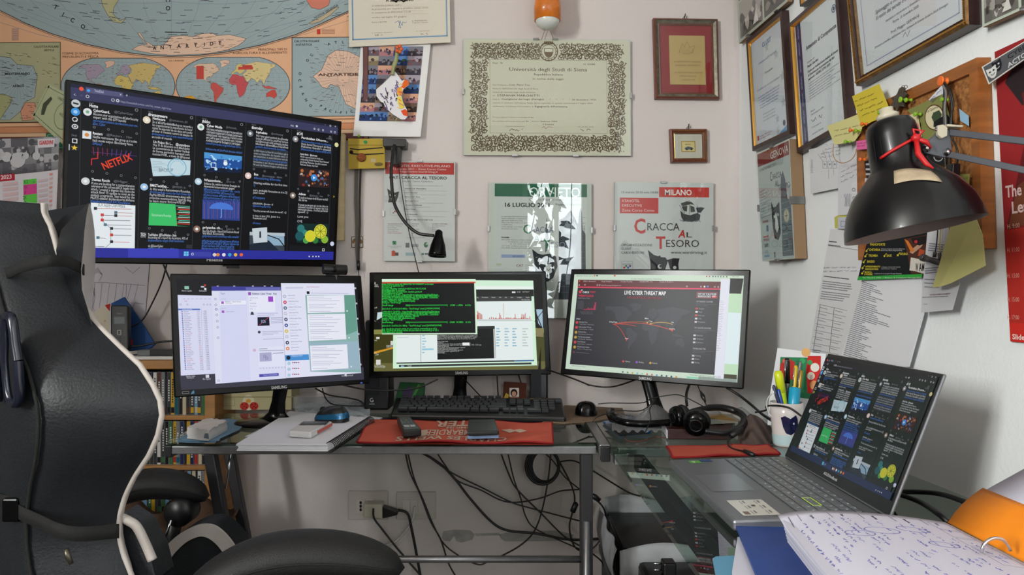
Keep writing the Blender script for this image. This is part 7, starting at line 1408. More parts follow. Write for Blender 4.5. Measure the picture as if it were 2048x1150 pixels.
q=MB();rnd=random.Random(10);q.grid(lambda u,v:PGB.map(u*210,v*297,0),20,20,'d0cedc')
class Turn:
 def map(s,x,y,w=0):return PGB.map(210 - y,x,w)
TU=Turn();IN=['7a7aa8','8a8ab4','6262a0']
for k in range(5):q.text(TU,('Note','Materiale','Risultato','Data','Oggetto')[k],14,22+k*38,3.2,'44445a',w=.0006,bold=1);q.line(TU,[(10,36+k*38),(30,36+k*38)],.6,.0005,'77778a')
for r_ in range(24):
 x=30+rnd.random()*20
 while x < 280:
  l=8+rnd.random()*22
  if rnd.random() < .55:q.scrib(TU,x,14+r_*8,min(x+l,290),3.4,.5,rnd.choice(IN),rnd,.0005)
  x+=l+8
for x,y,a,b in ((60,70,10,18),(75,110,12,20),(110,60,9,16),(90,140,10,17)):q.ring(TU,x,y,a,.7,.0006,IN[2],20,ry=b)
for k in range(5):q.frame(TU,14+k*30,4,40+k*30,30,.5,.0006,'77778a')
q.line(TU,[(14,200),(60,202)],.8,.0006,'5a5a6a');q.build('written_page',PRINT,t,solid=.0004,solid_off=-1)
q=MB()
for k in range(7):z=.7625+k*.0045;j=k*.0016 - .005;slabz(q,[V((.352 - j,.935 - j,0)),V((.546,.915,0)),V((.546,.62,0)),V((.318 - j,.66,0))],z,z+.004,('cdcbd8','bdbbca')[k % 2])
q.build('page_stack',PRINT,t)
A,B,Cc=V((.556,.905,.792)),V((.556,.60,.792)),P(1970,980,.93);dv=Cc - A;ex=V((dv.x,0,dv.z));uu=ex.normalized()
lf_=lambda s,y,w=0:V((.556,0,.792))+uu*s+V((0,y,0))+V((-uu.z,0,uu.x))*w
q=MB();q.grid(lambda u,v:lf_(u*ex.length*1.02,.925 - v*.30+.01*u,.004*math.sin(u*3)),10,4,'ffffff');q.build('orange_divider',mat('orange_card','f08a10',.55,noise=.04),t,solid=.0008)
q=MB();q.grid(lambda u,v:lf_(ex.length*(.9+u*1.35),.93 - v*.3 - .02*u,.004*math.sin(3+u)),10,4,'d4d4e2');q.build('turned_page',PRINT,t,solid=.0006)
q=MB();c0=P(1992,1098,.79);q.tube([c0+V((-.016*math.cos(a),0,.016*math.sin(a) - .004)) for a in [k*.3 for k in range(11)]],.0018,8);q.build('ring',_M['chrome'],t)

# ------------------------------------------------------------------ small things behind the laptop
t=thing('pen_cup',DP(1578,896),'white ceramic cup with a dark blue fish emblem full of pens','cup');cx,cy=t.location.x+.006,t.location.y+.03
CW=mat('glazed_white','d6cfcc',.2,coat=.4)
q=MB();q.lathe((cx,cy,.7505),(0,0,1),[(.026,0),(.0285,.004),(.031,.03),(.0345,.07),(.0355,.096),(.0335,.096),(.0325,.07),(.028,.012),(.0,.009)],36,caps=False);q.build('cup',CW,t)
q=MB();q.lathe((cx,cy,.7507),(0,0,1),[(.0289,.004),(.0300,.012),(.0314,.026)],36,caps=False);q.build('pale_blue_foot',mat('pale_glaze','b9d0d4',.25,coat=.3),t)
class Cyl:
 def __init__(s,c,r,zt):s.c=c;s.r=r;s.zt=zt
 def map(s,x,y,w=0):a=-1.75+x/s.r;rr=s.r - y*.09+w;return V((s.c[0]+math.cos(a)*rr,s.c[1]+math.sin(a)*rr,s.zt - y))
Cy=Cyl((cx,cy),.0358,.846);q=MB();fp=[(-.019,.030),(-.010,.026),(.002,.032),(.014,.024),(.019,.034),(.021,.048),(.016,.060),(.004,.068),(-.008,.064),(-.014,.052)]
vs=[(0,.046)]+fp;q.add([Cy.map(x,y,.0022 if (x,y)==vs[0] else .0016) for x,y in vs],[(0,i,i % 10+1) for i in range(1,11)]);q.build('fish_emblem',mat('cobalt_glaze','14163f',.15,coat=.6),t,solid=.0012)
q=MB();q.add([Cy.map(.009+.0018*math.cos(k),.042+.0026*math.sin(k),.0036) for k in range(6)],[(0,1,2,3,4,5)]);q.build('emblem_eye',CW,t,solid=.0004)
def pen(name,label,x0,y0,x1,y1,r,m,tip=None,cap=None,dy=0):
 """(x0,y0) lower end inside the cup, (x1,y1) top"""
 a=P(x0,y0,cy+dy);b=P(x1,y1,cy+dy+.01);a=V((cx+(a.x - cx)*.5,a.y,.775));t=thing(name,a,label,'pen','pens in the white cup');d=b - a
 q=MB();q.tube([a,a+d*.62,a+d*.64,b - d*.03,b],[r*.8,r,r*(1.06 if cap else 1),r,r*.6],12);q.build('barrel',m,t)
 if cap:q=MB();q.tube([a+d*.66,a+d*.95,b],[r*1.15,r*1.12,r*.8],12);q.build('cap',cap,t)
 if tip:q=MB();q.tube([a+d*.70+V((-r*1.2,-r,0)),b+V((-r*1.2,-r,-.004))],.001,6);q.build('clip',tip,t)
 return t
LIME=mat('lime_plastic','bfd820',.3);CY=mat('cyan_plastic','1a9ac0',.3);CHR=_M['chrome']
pen('highlighter','thick lime green highlighter leaning out of the fish cup',1578,830,1556,742,.0085,LIME,cap=mat('lime_cap','d4e020',.3),dy=-.012)
pen('ball_pen','dark blue pen leaning furthest out of the fish cup',1578,835,1556,778,.0045,mat('blue_plastic','1a4aa0',.3),CHR,dy=-.02)
pen('ball_pen','thin navy and white pen between the highlighter and the cup rim',1572,835,1547,770,.0035,mat('navy_plastic','1c2450',.3),CHR,dy=-.024)
pen('marker_pen','short wide cyan marker upright in the fish cup',1588,830,1590,774,.0125,CY,dy=-.012)
pen('fountain_pen','tall silver and black pen, tallest in the fish cup',1582,820,1574,716,.0055,STEEL,CHR,cap=BLK,dy=.012)
pen('ball_pen','yellow pen with a clear grip in the fish cup',1590,820,1592,731,.0045,mat('yellow_plastic','d8b820',.3),CHR,dy=.004)
pen('ball_pen','slim golden pen beside the cyan marker',1600,825,1603,740,.004,mat('golden_barrel','a8842c',.3,.5),CHR,dy=0)
pen('ball_pen','slim silver pencil between the yellow pen and the golden pen',1596,825,1601,722,.003,STEEL,CHR,dy=.014)
S=Px(plane3(P(1555,696,1.72),P(1650,706,1.66),P(1541,782,1.71)));q=MB();q.slab(S,[(1555,696),(1652,708),(1640,850),(1535,850),(1538,800)],-.0012,0,'d8dade')
q.spoly(S,[(1561,714),(1640,716),(1636,800),(1556,790)],.0005,'2f7a52');q.spoly(S,[(1561,728),(1575,716),(1590,724),(1588,760),(1559,756)],.0007,'b0302a');q.spoly(S,[(1616,712),(1642,712),(1640,790),(1615,786),(1612,740)],.0007,'c02a28')
for x,y,r_,c in ((1570,722,5,'e05a50'),(1630,735,9,'d8d8d0'),(1622,752,8,'d0c4b4'),(1628,770,9,'c88a5a'),(1620,725,5,'3a9a5a'),(1605,722,6,'3aa060'),(1612,705,9,'d8a86a')):q.disc(S,x,y,r_,.0010+r_*1e-5,c,12)
tag(q.build('christmas_card',PRINT),'white card with a red and green Christmas picture propped behind the pen cup','card')
t=thing('smartphone',DP(1254,858),'smartphone with bright blue edge lying face up on the side desk','phone')
qd=[(1205,847),(1250,845),(1303,868),(1239,873)];devbox(t,'body',qd[::-1],.7505,.0075,mat('blue_metal','1c6aa8',.2,.6,coat=.4),.003);q=MB();slabz(q,[DP(x,y,.758) for x,y in ((1238,871),(1298,867),(1250,846.6),(1209,848))],.7582,.7586);q.build('screen',GB,t)
t=thing('leather_case',DP(1420,872),'dark brown leather cased notebook with white page edges under the headphones','notebook')
devbox(t,'cover',[(1336,879),(1462,880),(1470,858),(1326,858)],.7505,.024,mat('brown_leather','33130d',.4,noise=.2,bump=.3),.002);q=MB();a,b=DP(1326,858,.7505),DP(1336,879,.7505);q.add([a+V((-.002,0,.003)),b+V((-.002,0,.003)),b+V((-.002,0,.021)),a+V((-.002,0,.021))],[(0,1,2,3)],'ffffff');q.build('page_edges',mat('paper_edge','d8d8e0',.8),t,solid=.002)
def cable(label,pts,r=.0024,m=None,name='cable',n=6):
 q=MB();q.tube(spline([P(*p) for p in pts],n),r,6);return tag(q.build(name,m or BLKR),label,'cable')
BRW=mat('brown_cord','5c2c1a',.6)
q=MB();q.tube(spline([DP(x,y,.754) for x,y in ((1255,868),(1250,877),(1262,883),(1290,881),(1310,874),(1330,876))],6),.0012,6);tag(q.build('cord_loop',BRW),'thin brown leather cord curling beside the blue edged phone','cord')
# headphones
HZc=1.66;t=thing('headphones',P(1400,840,1.72),'black over ear headphones lying on the brown leather notebook','headphones')
def cup(px,py,Z,ax,r):
 c=P(px,py,Z);ax=V(ax).normalized();q=MB();q.lathe(c,ax,[(r*.45,-.016),(r*.9,-.013),(r,-.004),(r*.95,.004)],28);o=q.build('ear_cup',GB,t)
 q=MB();q.lathe(c,ax,[(r*.98,.004),(r*1.04,.012),(r*.9,.020),(r*.55,.016),(.001,.010)],28);q.build('ear_pad',mat('soft_black','0c0c0e',.7,bump=.2),o);q=MB();q.lathe(c,ax,[(r*.5,-.0165),(r*.48,-.018),(r*.42,-.0165)],24,caps=False);q.build('ring_trim',SB,o)
cup(1393,846,1.66,(.35,1,.25),.030);cup(1357,833,1.72,(1,.35,.1),.026)
q=MB();q.tube(spline([P(1375,826,1.70),P(1400,818,1.76),P(1440,815,1.80),P(1475,824,1.79),P(1489,838,1.72),P(1478,856,1.66),P(1450,866,1.63),P(1410,862,1.635)],7),[.006]*10+[.0085]*30+[.006]*10 ,8);q.build('headband',SB,t)
t=thing('headset_strap',P(1230,850,1.75),'flat black headset arm with a silver highlight under the clear plastic bag','headset')
q=MB();q.tube(spline([P(1222,824,1.80),P(1226,836,1.74),P(1250,845,1.70),P(1290,848,1.69),P(1338,845,1.70)],7),[.012]*8+[.0085]*21,8);q.build('band',GB,t)
q=MB();q.grid(lambda u,v:P(1224+u*135,0,1.84 - v*.14)+V((0,0,.765 - P(0,0,1.84 - v*.14).z+.052*(math.sin(v*3.1)**.8 if v < 1 else 0)*(.65+.35*math.sin(u*9+v*4))*math.sin(.35+u*2.4)+.004*math.sin(u*47+v*31))),34,16);tag(q.build('plastic_bag',FILM),'crinkled clear plastic bag behind the headphones under the cyber map monitor','plastic bag')
q=MB();q.grid(lambda u,v:P(1410+u*100,0,1.93 - v*.1)+V((0,0,.765 - P(0,0,1.93 - v*.1).z+.03*math.sin(v*3.1)*(.6+.4*math.sin(u*11)))),20,8);tag(q.build('plastic_bag',FILM),'second crinkled clear plastic bag by the wall behind the headphone band','plastic bag')
flat('printed_coaster','pale card with a faded yellow picture inside the headphone loop','card',[(1402,850),(1484,845),(1462,829),(1408,826)],.776,.001,'a8a090',draw=lambda q,S:(q.spoly(S,[(1410,829),(1440,828),(1475,842),(1420,838)],.0005,'a8864a'),q.spoly(S,[(1408,836),(1430,838),(1450,848),(1410,848)],.0005,'8f958c')))
q=MB();q.grid(lambda u,v:P(1476+u*70+14*(1 - v)*(.5 - u)*2*0,893 - v*(66 - 22*abs(u - .35)*2)+4*math.sin(u*8),1.62+.10*v - .02*math.sin(u*3.1)+.006*math.sin(u*17+v*12)),22,14);q.grid(lambda u,v:P(1478+u*68,893 - v*(66 - 22*abs(u - .35)*2),1.66+.10*v+.02*math.sin(u*3.1)),22,8)
tag(q.build('fabric_pouch',mat('taupe_fabric','51423d',.85,noise=.12,ns=20,bump=.3)),'soft taupe fabric pouch slumped between headphones and pen cup','pouch')
q=MB();q.tube([P(1462,872,1.60),P(1484,858,1.62)],.0065,12);q.tube(spline([P(1462,872,1.60),P(1456,884,1.58),DP(1462,896,.756),DP(1490,903,.757),DP(1500,904,.758)],6),.002,6);a,b=DP(1488,902,.759),DP(1508,910,.757);q.tube([a,(a+b)/2,b],[.004,.0055,.004],8)
tag(q.build('usb_lead',BLKR),'short black lead with plug lying across the plain orange towel','cable')
# ------------------------------------------------------------------ desk lamp
t=thing('desk_lamp',(.735,.78,.75),'black architect lamp with red ribbon and beige tape on its shade','lamp')
c0=P(1827,461,1.0);ax=V((-.164,.094,.96)).normalized();LB=mat('lamp_black','08080a',.3,coat=.1,spec=.35)
pr=[(.0885,0),(.0865,.014),(.0805,.034),(.068,.057),(.052,.074),(.041,.085),(.0362,.092),(.035,.112),(.033,.135),(.0315,.148),(.027,.156),(.016,.160),(.0,.161)]
q=MB();q.lathe(c0,ax,pr,48,caps=False);q.build('shade',LB,t);q=MB();q.lathe(c0,ax,[(.0885,0),(.0870,.0005)]+[(r - .002,h) for r,h in pr[1:6]]+[(.0,.086)],48,caps=False);q.build('shade_lining',mat('lining_grey','7a6e68',.5),t)
q=MB();q.lathe(c0,ax,[(.014,.160),(.0145,.166),(.009,.170),(.009,.176),(.0,.177)],20);q.build('top_knob',mat('ivory_plastic','b8b09c',.4),t)
def onsh(a,h,w=0):# a point on the shade:angle from the viewer,height
 r=np.interp(h,[p[1] for p in pr],[p[0] for p in pr]);vd=(CAM - c0);vd=(vd - ax*vd.dot(ax)).normalized();sd=ax.cross(vd)
 return c0+ax*h+(vd*math.cos(a)+sd*math.sin(a))*(r+w)
q=MB()
for a in (-.75,-.45):q.add([onsh(a - .02,.103,.0008),onsh(a+.02,.103,.0008),onsh(a+.02,.132,.0008),onsh(a - .02,.132,.0008)],[(0,1,2,3)])
q.build('vent_slot',mat('slot_black','020202',.9),t)
q=MB();q.grid(lambda u,v:onsh(-.15+u*.78 - .0*v,.060 - .012*u+v*.020+.004*math.sin(u*3),.0012),10,4);q.build('tape',mat('beige_tape','a8967c',.6,noise=.12,ns=60),t,solid=.0004)
q=MB();RB=mat('red_ribbon','b81418',.5);q.tube([onsh(a_,.103+.012*(a_+.6),.0015) for a_ in [-.55+k*.12 for k in range(15)]],.0022,6);kn=onsh(.72,.118,.006);q.lathe(kn - ax*.006,ax,[(.001,0),(.006,.004),(.006,.009),(.001,.013)],10)
q.tube([kn,onsh(.55,.095,.012),onsh(.6,.078,.008),onsh(.66,.070,.006)],[.003,.004,.0035,.001],6);q.tube([kn,kn+V((.012,-.004,-.006)),kn+V((.018,-.004,-.014))],[.003,.0035,.001],6);q.tube([kn,kn+V((-.004,0,.012)),kn+V((.01,0,.010)),kn],.0022,6);q.build('ribbon',RB,t)
ZA=.985;q=MB();S=Px((V((0,ZA,0)),V((0,-1,0))),2.614,(1600,120));q.slab(S,[(632,452),(700,395),(735,350),(775,372),(790,500),(745,512),(640,488)],-.004,.004);q.build('joint_plate',mat('grey_enamel','5a5c62',.4,.4),t,bevel=.001)
q=MB();[q.lathe(S.map(x,y,.004),(0,-1,0),[(.0055,0),(.0055,.002),(.003,.004),(.003,.005)],12) for x,y in ((650,466),(758,486),(716,366))];q.build('bolt',CHR,t)
q=MB();q.slab(S,[(700,350),(728,345),(750,362),(748,405),(720,418),(700,400)],.004,.010);q.slab(S,[(742,345),(830,352),(822,362),(745,358)],.0,.012);q.build('ivory_washer',mat('ivory_plastic'),t,bevel=.001)
q=MB();q.tube([S.map(640,470,-.004),onsh(1.25,.105,0)],.004,10);q.build('shade_stem',CHR,t)
el=P(2330,352,.80);AR=mat('grey_bar','4c4e54',.4,.5)
for (x,y),dz in (((775,378),0.0),((762,490),-.046)):
 a=S.map(x,y,0);b=el+V((0,0,dz+.02));d=(b - a).normalized();up=V((0,0,1));sd=d.cross(up).normalized()*.0035;uv=V((0,0,.0045));q=MB();q.add([a - sd - uv,a+sd - uv,a+sd+uv,a - sd+uv,b - sd - uv,b+sd - uv,b+sd+uv,b - sd+uv],[(3,2,1,0),(4,5,6,7),(0,1,5,4),(1,2,6,5),(2,3,7,6),(3,0,4,7)]);q.build('arm_bar',AR,t,bevel=.0008)
for dy in (-.012,.012):q=MB();q.tube([el+V((0,dy,.02)),V((.735,.78+dy,.80))],.0045,8);q.build('lower_arm',AR,t)
q=MB();q.lathe((.735,.78,.7505),(0,0,1),[(.028,0),(.028,.012),(.012,.016),(.011,.055),(.0,.056)],20);q.build('clamp',LB,t)
# ------------------------------------------------------------------ cables
def desk_z(x,y,Z):return (x,y,Z)
z5=lambda*p:[(330+x/3.593,760+y/3.593,Z) for x,y,Z in p]
z6=lambda*p:[(700+x/3.724,740+y/3.724,Z) for x,y,Z in p]
z7=lambda*p:[(1150+x/4.551,740+y/4.551,Z) for x,y,Z in p]
zc=lambda*p,Z=2.17:[(400+x/2.409,880+y/2.409,Z) for x,y in p]
cable('black cable drooping from the lavender monitor towards the speaker base',z5((1080,60,2.0),(1180,108,2.03),(1320,130,2.06),(1400,150,2.08),(1440,190,2.085)))
cable('second black cable under the lavender monitor, sagging lower',z5((1130,60,2.0),(1160,140,2.04),(1230,180,2.07),(1440,188,2.08)),.0018)
cable('black cable crossing in front of the speaker from the lavender to the green text monitor',z5((1250,30,1.97),(1450,70,2.0),(1600,75,2.02),(1800,60,2.04),(1960,-5,2.06)))
cable('straight black cable behind the middle monitor stand',z6((840,55,2.1),(910,130,2.12),(990,215,2.14)),.0018)
cable('thin lead with a plug hanging beside the portrait card',z6((1095,35,2.1),(1098,100,2.1),(1102,170,2.1))+z6((1105,200,2.1),(1100,225,2.1)),.0022)
cable('short black cable above the portrait card',z6((1250,20,2.15),(1275,100,2.15)),.0022)
cable('long black cable sagging between the middle and the cyber map monitors',z6((1450,-10,2.08),(1650,60,2.1),(1780,112,2.1))+z7((120,135,2.1),(250,155,2.08),(380,145,2.06),(560,85,2.0)))
cable('thick black cable dropping from behind the cyber map monitor',z7((1050,110,1.95),(1020,190,1.93),(1012,260,1.92),(1020,330,1.92)),.0036)
cable('black cable slanting from the cyber map monitor corner to the pen cup',z7((1380,160,1.82),(1500,235,1.8),(1620,330,1.76),(1700,400,1.7),(1790,460,1.66)),.0034)
cable('headset lead with an inline control below the cyber map monitor',z7((1115,130,1.9),(1140,200,1.88),(1180,290,1.86),(1210,340,1.84)),.0014);q=MB();q.tube([P(*z7((1140,190,1.88))[0]),P(*z7((1165,240,1.87))[0]),P(*z7((1188,295,1.86))[0])],[.002,.0065,.002],8);tag(q.build('inline_control',SB),'spindle shaped inline control on the headset lead','control')
cable('thin headset lead looping across the clear plastic bag',z7((210,310,1.86),(320,300,1.85),(600,300,1.8),(700,260,1.78),(850,230,1.76),(960,230,1.76),(1100,295,1.75),(1190,345,1.75)),.0013)
cable('thin lead falling from the bag over the side desk',z7((730,270,1.74),(680,360,1.70),(690,440,1.67),(660,520,1.63),(640,565,1.62)),.0012)
cable('thin lead winding from the black mouse to the side desk',z7((710,290,1.75),(600,370,1.72),(400,370,1.72),(280,400,1.72),(200,430,1.70),(160,470,1.70)),.0013)
cable('black loop of cable behind the pen cup rim',z7((1640,385,1.7),(1740,365,1.68),(1745,330,1.66),(1850,325,1.56),(1960,350,1.53),(2060,420,1.52)),.0022)
cable('white lead hanging from the christmas card to the cup',z7((1790,215,1.64),(1755,260,1.64),(1745,330,1.63),(1770,400,1.62),(1800,430,1.61)),.0014,mat('white_cord','c8c8c4',.5))
cable('thick black power cable behind the laptop lid along the wall',[(1790,985,1.12),(1830,984,1.1),(1880,988,1.06),(1930,1004,1.02),(1990,1030,.98)],.004)
cable('second black power cable curling behind the laptop to the desk',[(1795,988,1.1),(1840,1004,1.06),(1880,1030,1.0),(1900,1045,.985),(1925,1034,.97)],.004)
cable('thin black lead beside the laptop hinge',[(1780,1025,1.0),(1788,1024,1.01),(1795,1034,1.0)],.002)
cable('black cable crossing the wall below the television to the pine rack',[(335,520,2.12),(325,560,2.14),(305,605,2.16),(285,640,2.16),(262,654,2.15)],.0024)
cable('short black cable behind the lavender monitor corner',[(325,525,2.1),(340,560,2.1),(352,580,2.1)],.0026)
cable('black cable lying from the phone cradle to the lavender monitor',[(258,694,2.1),(290,690,2.1),(320,684,2.1),(346,682,2.1)],.003)
for lab,pts,r in (('black cable falling straight past the double socket',[(985,30),(1010,150),(1060,260),(1110,390),(1160,480),(1200,600),(1260,700)],.0026),('black cable falling beside the socket and bending along the lower rail',[(995,30),(1030,180),(1080,300),(1120,400),(1175,500),(1260,565),(1340,600),(1380,590)],.0024),('thickest black cable sweeping low across the wall',[(1030,40),(1150,110),(1230,190),(1300,280),(1400,390),(1480,435),(1620,450),(1780,480),(1925,475)],.0040),
 ('black cable crossing to the desk leg in a long diagonal',[(1050,40),(1200,150),(1370,235),(1500,300),(1600,330),(1830,390)],.0024),('black cable dipping and rising again towards the desk leg',[(1125,35),(1180,120),(1240,195),(1350,240),(1450,290),(1530,300),(1640,280),(1740,245),(1840,238)],.0024),('black cable running down under the coiled loops',[(1440,35),(1490,170),(1530,240),(1640,350),(1750,460),(1830,510)],.0026),
 ('black cable bending sharply below the coiled loops',[(1478,35),(1510,180),(1545,280),(1570,370),(1620,430),(1770,500),(1840,530)],.0022),('black cable curving back towards the lower rail',[(1692,35),(1680,170),(1650,330),(1610,440),(1540,510),(1440,565)],.0024),('black cable slanting behind the coiled loops to the leg',[(1640,45),(1700,100),(1760,180),(1840,245)],.0022),
 ('black cable arching from the coil behind the leg to the side desk',[(1730,105),(1800,100),(1870,135),(1960,190),(2060,250),(2120,270)],.0026),('black cable with a ferrite bead looping round the desk leg',[(1735,110),(1790,220),(1805,300),(1780,420),(1810,520),(1880,530),(1945,450),(1950,340),(1890,270)],.0026),('black cable lying in the corner beside the leg',[(1880,540),(1930,580),(1950,620),(1955,680)],.0026)):
 cable(lab,zc(*pts,Z=2.16 - .012*(len(lab) % 4)),r)
t=thing('cable_coil',P(*zc((1650,130))[0]),'thick coiled bundle of black cable hanging under the desk top','cable coil')
for k in range(4):q=MB();q.tube(spline([P(*p) for p in zc(*[(1650+(80 - k*5)*math.sin(a)+k*4,125 - (88 - k*4)*math.cos(a)) for a in [i*.5236 for i in range(13)]],Z=2.12+k*.006)],4),.0042,6);q.build('loop',BLKR,t)
q=MB();q.tube([P(*p) for p in zc((1790,350),(1795,345),(1812,305),(1816,300),Z=2.12)],[.003,.0085,.0085,.003],10);tag(q.build('ferrite_bead',SB),'black ferrite bead on the cable beside the desk leg','ferrite bead')
q=MB();q.tube([P(*p) for p in zc((1885,262),(1900,272),(1925,292),Z=2.0)],[.005,.008,.007],8);tag(q.build('usb_plug',SB),'loose black plug hanging beside the desk leg','plug')
# sockets on the wall
PW=mat('plate_white','c4bcb4',.45);HOLE=mat('slot_black')
def socket(label,x0,y0,x1,y1,mods):
 S=Px(off(BACK,.010),2.409,(400,880));t=thing('wall_socket',S.map((x0+x1)/2,y1),label,'socket','socket plates under the desk');q=MB();q.slab(S,[(x0,y0),(x1,y0),(x1,y1),(x0,y1)],-.010,0);q.build('plate',PW,t,bevel=.002)
 for (a,b,c,d,n) in mods:
  q=MB();q.slab(S,[(a,b),(c,b),(c,d),(a,d)],0,.0022);o=q.build('module',mat('module_white','cdc6be',.4),t,bevel=.0006)
  for k in range(n):q=MB();q.disc(S,(a+c)/2,b+(d - b)*(.25+.25*k),6,.0026,n=10,ry=8);q.build('hole',HOLE,o)
socket('wall socket plate with the white adapter, under the middle monitor',714,247,905,384,[(755,284,795,352,3),(798,284,836,352,0)])
socket('wall socket plate with a single white plug, nearer the desk leg',946,252,1136,384,[(976,287,1012,357,0),(1014,287,1050,357,0),(1052,287,1090,357,0)])
S=Px(off(BACK,.012),2.409,(400,880));t=thing('power_adapter',S.map(845,355),'cream multi way adapter with a black plug in the wall socket','adapter');q=MB();q.slab(S,[(800,290),(890,290),(890,360),(800,352)],0,.045);q.build('body',mat('cream_plastic','cfc8b4',.4),t,bevel=.004);q=MB();q.slab(S,[(890,305),(935,320),(960,328),(960,345),(935,352),(890,362)],.008,.035);q.build('black_plug',BLK,t,bevel=.002)
cable('thick black cable from the adapter down past the lower rail',zc((955,337),(1000,355),(1020,430),(1045,560),(1070,700),Z=2.17),.0042)
cable('black and brown lead hanging from the cream adapter',zc((835,330),(838,375),(870,420),(940,510),(1000,580),(1070,660),Z=2.13),.0032)
cable('white cable curving from the single plug towards the chair arm',zc((1035,320),(1025,380),(990,440),(940,490),(880,512),Z=2.18),.0036,_M['white_cord'])
# repaired plaster and duct are part of the wall
q=MB();S=Px(BACK,2.409,(400,880));GP=mat('bare_plaster','a3a09e',.95,noise=.12,ns=30)
for pts in ([(1165,470),(1172,440),(1220,432),(1300,434),(1325,455),(1312,480),(1260,494),(1235,488),(1225,462),(1205,488),(1175,484)],[(1440,455),(1500,442),(1600,440),(1690,436),(1740,440),(1800,455),(1790,480),(1700,486),(1560,488),(1470,488),(1450,475)],[(1325,450),(1440,448),(1450,458),(1330,462)]):q.slab(S,pts,0,.0012)
struct(q.build('wall_repair_trim',GP));q=MB();q.slab(S,[(295,448),(520,446),(520,484),(295,486)],0,.004);struct(q.build('trim_1',PW,bevel=.001))
# under the side desk
t=thing('storage_chest',(.48,1.9,0),'dark grey chest on the floor under the side desk corner','cabinet');boxw('body',(.27,1.80,0),(.69,2.19,.31),mat('chest_grey','3e4044',.6),t,.006);boxw('lid',(.262,1.792,.31),(.698,2.195,.335),mat('chest_lid','4a4c50',.5),t,.004)
t=thing('flatbed_printer',(.47,1.93,.336),'black flat printer wrapped by a grey bag under the side desk','printer');boxw('body',(.285,1.83,.345),(.66,2.13,.43),SB,t,.012);boxw('scanner_lid',(.28,1.825,.431),(.665,2.135,.447),GB,t,.006)
q=MB();GB2=mat('grey_bag','b0b2b6',.5,noise=.06,bump=.15,bs=30)
q.grid(lambda u,v:V((.272 - .022*math.sin(v*2.6) - .004*math.sin(u*15),2.15 - u*.36,.338+v*.118+.004*math.sin(u*9))),24,8)
q.grid(lambda u,v:V((.27+u*.24,1.818 - .012*math.sin(v*3.1)*math.sin(.3+u*2.8),.38+v*(.058+.026*math.sin(.2+u*2.9)))),20,10)
q.grid(lambda u,v:V((.275+u*.26,2.15+.006*math.sin(u*9),.36+v*(.125+.008*math.sin(u*7)))),16,6)
tag(q.build('carrier_bag',GB2,solid=.002),'rumpled grey white carrier bag round the black printer','bag')
t=thing('power_station',(.5,1.55,0),'glossy black case with a plug resting on it, lowest under the side desk','case');boxw('body',(.31,1.45,0),(.70,1.79,.43),GB,t,.012);boxw('front_panel',(.33,1.442,.05),(.68,1.452,.40),SB,t,.004)
t=thing('power_plug',(.36,1.70,.431),'black European plug with two steel pins lying on the glossy black case','plug');q=MB();q.box((.352,1.68,.432),(.382,1.72,.462));q.build('body',BLK,t,bevel=.004);q=MB();[q.tube([(.352,1.70,.440+k*.015),(.330,1.70,.440+k*.015)],.0022,8) for k in (0,1)];q.build('pins',CHR,t)
# ------------------------------------------------------------------ gaming chair
C0=V((-.766,1.09,0));wx=V((.8,-.6,0));fx=V((.6,.8,0))
def CL(a,b,z):return C0+wx*a+fx*b+V((0,0,z))
LEA=mat('black_leatherette','1d2024',.45,noise=.2,ns=5,bump=.4,bs=260,spec=.35);LEW=mat('white_leatherette','b8b0aa',.45,noise=.05,bump=.15,bs=300);WEB=mat('black_webbing','101010',.8,bump=.5,bs=900)
t=thing('gaming_chair',(C0.x,C0.y,0),'black and white gaming chair seen from behind, in front of the pine rack','chair')
SIL_=[(412,22),(414,42),(419,64),(429,86),(450,101),(480,110),(515,118),(560,140),(600,162),(640,186),(690,236),(730,280),(770,306),(800,320),(830,324),(870,316),(910,298),(950,270),(990,250),(1030,238),(1070,236),(1110,246),(1150,262),(1260,275)]
def rowpts(py,px):
 ln=(CH - (py - HZ)/F*1.04 - .6)*.06;k=1.0                                        # scale so that the wing edge lands on the traced outline
 for _ in range(30):
  p=CL(.24*k,.13*(.6+.4*k) - ln,0);k+=(px - (CX+F*p.x/p.y))*.002
 e=CL(.24*k,.13*(.6+.4*k) - ln,0);z=CH - (py - HZ)/F*e.y;return k,z
rows_=[]
for py,px in SIL_:rows_.append(rowpts(py,px))
def ring_(k,z,lean):
 pr_=[(0,0),(.10,.0),(.155,.008),(.175,.03),(.235,.105),(.24,.13),(.225,.15),(.19,.12),(.12,.085),(0,.08)]
 R_=[(a*k,b*(.6+.4*k)+lean) for a,b in pr_];return R_+[(-a,b) for a,b in R_[-2:0:-1]]
shell=MB();front=MB();N_=None;prev=None
for k,z in rows_:
 lean=-(z - .6)*.06;rg=[CL(a,b,z) for a,b in ring_(max(k,.1),z,lean)]
 if prev:
  n=len(rg)
  for i in range(n):
   j=(i+1) % n;frontside=5 <=i <=12
   (front if frontside else shell).poly([prev[i],prev[j],rg[j],rg[i]][::-1],'ffffff',0,True)
 else:
  shell.poly(rg,'ffffff',0,False)
 prev=rg
shell.build('back_shell',LEA,t,weld=True,sub=1);front.build('front_lining',LEW,t,weld=True,sub=1)
def edge(i,r,m,nm):
 q=MB();q.tube([CL(*ring_(max(k,.1),z,0)[i],z)+fx*(-(z - .6)*.06) for k,z in rows_],r,8);q.build(nm,m,t)
edge(5,.004,LEW,'white_piping');edge(len(ring_(1,1,0)) - 5,.004,LEW,'white_piping');edge(2,.0025,WEB,'seam');edge(len(ring_(1,1,0)) - 2,.0025,WEB,'seam')
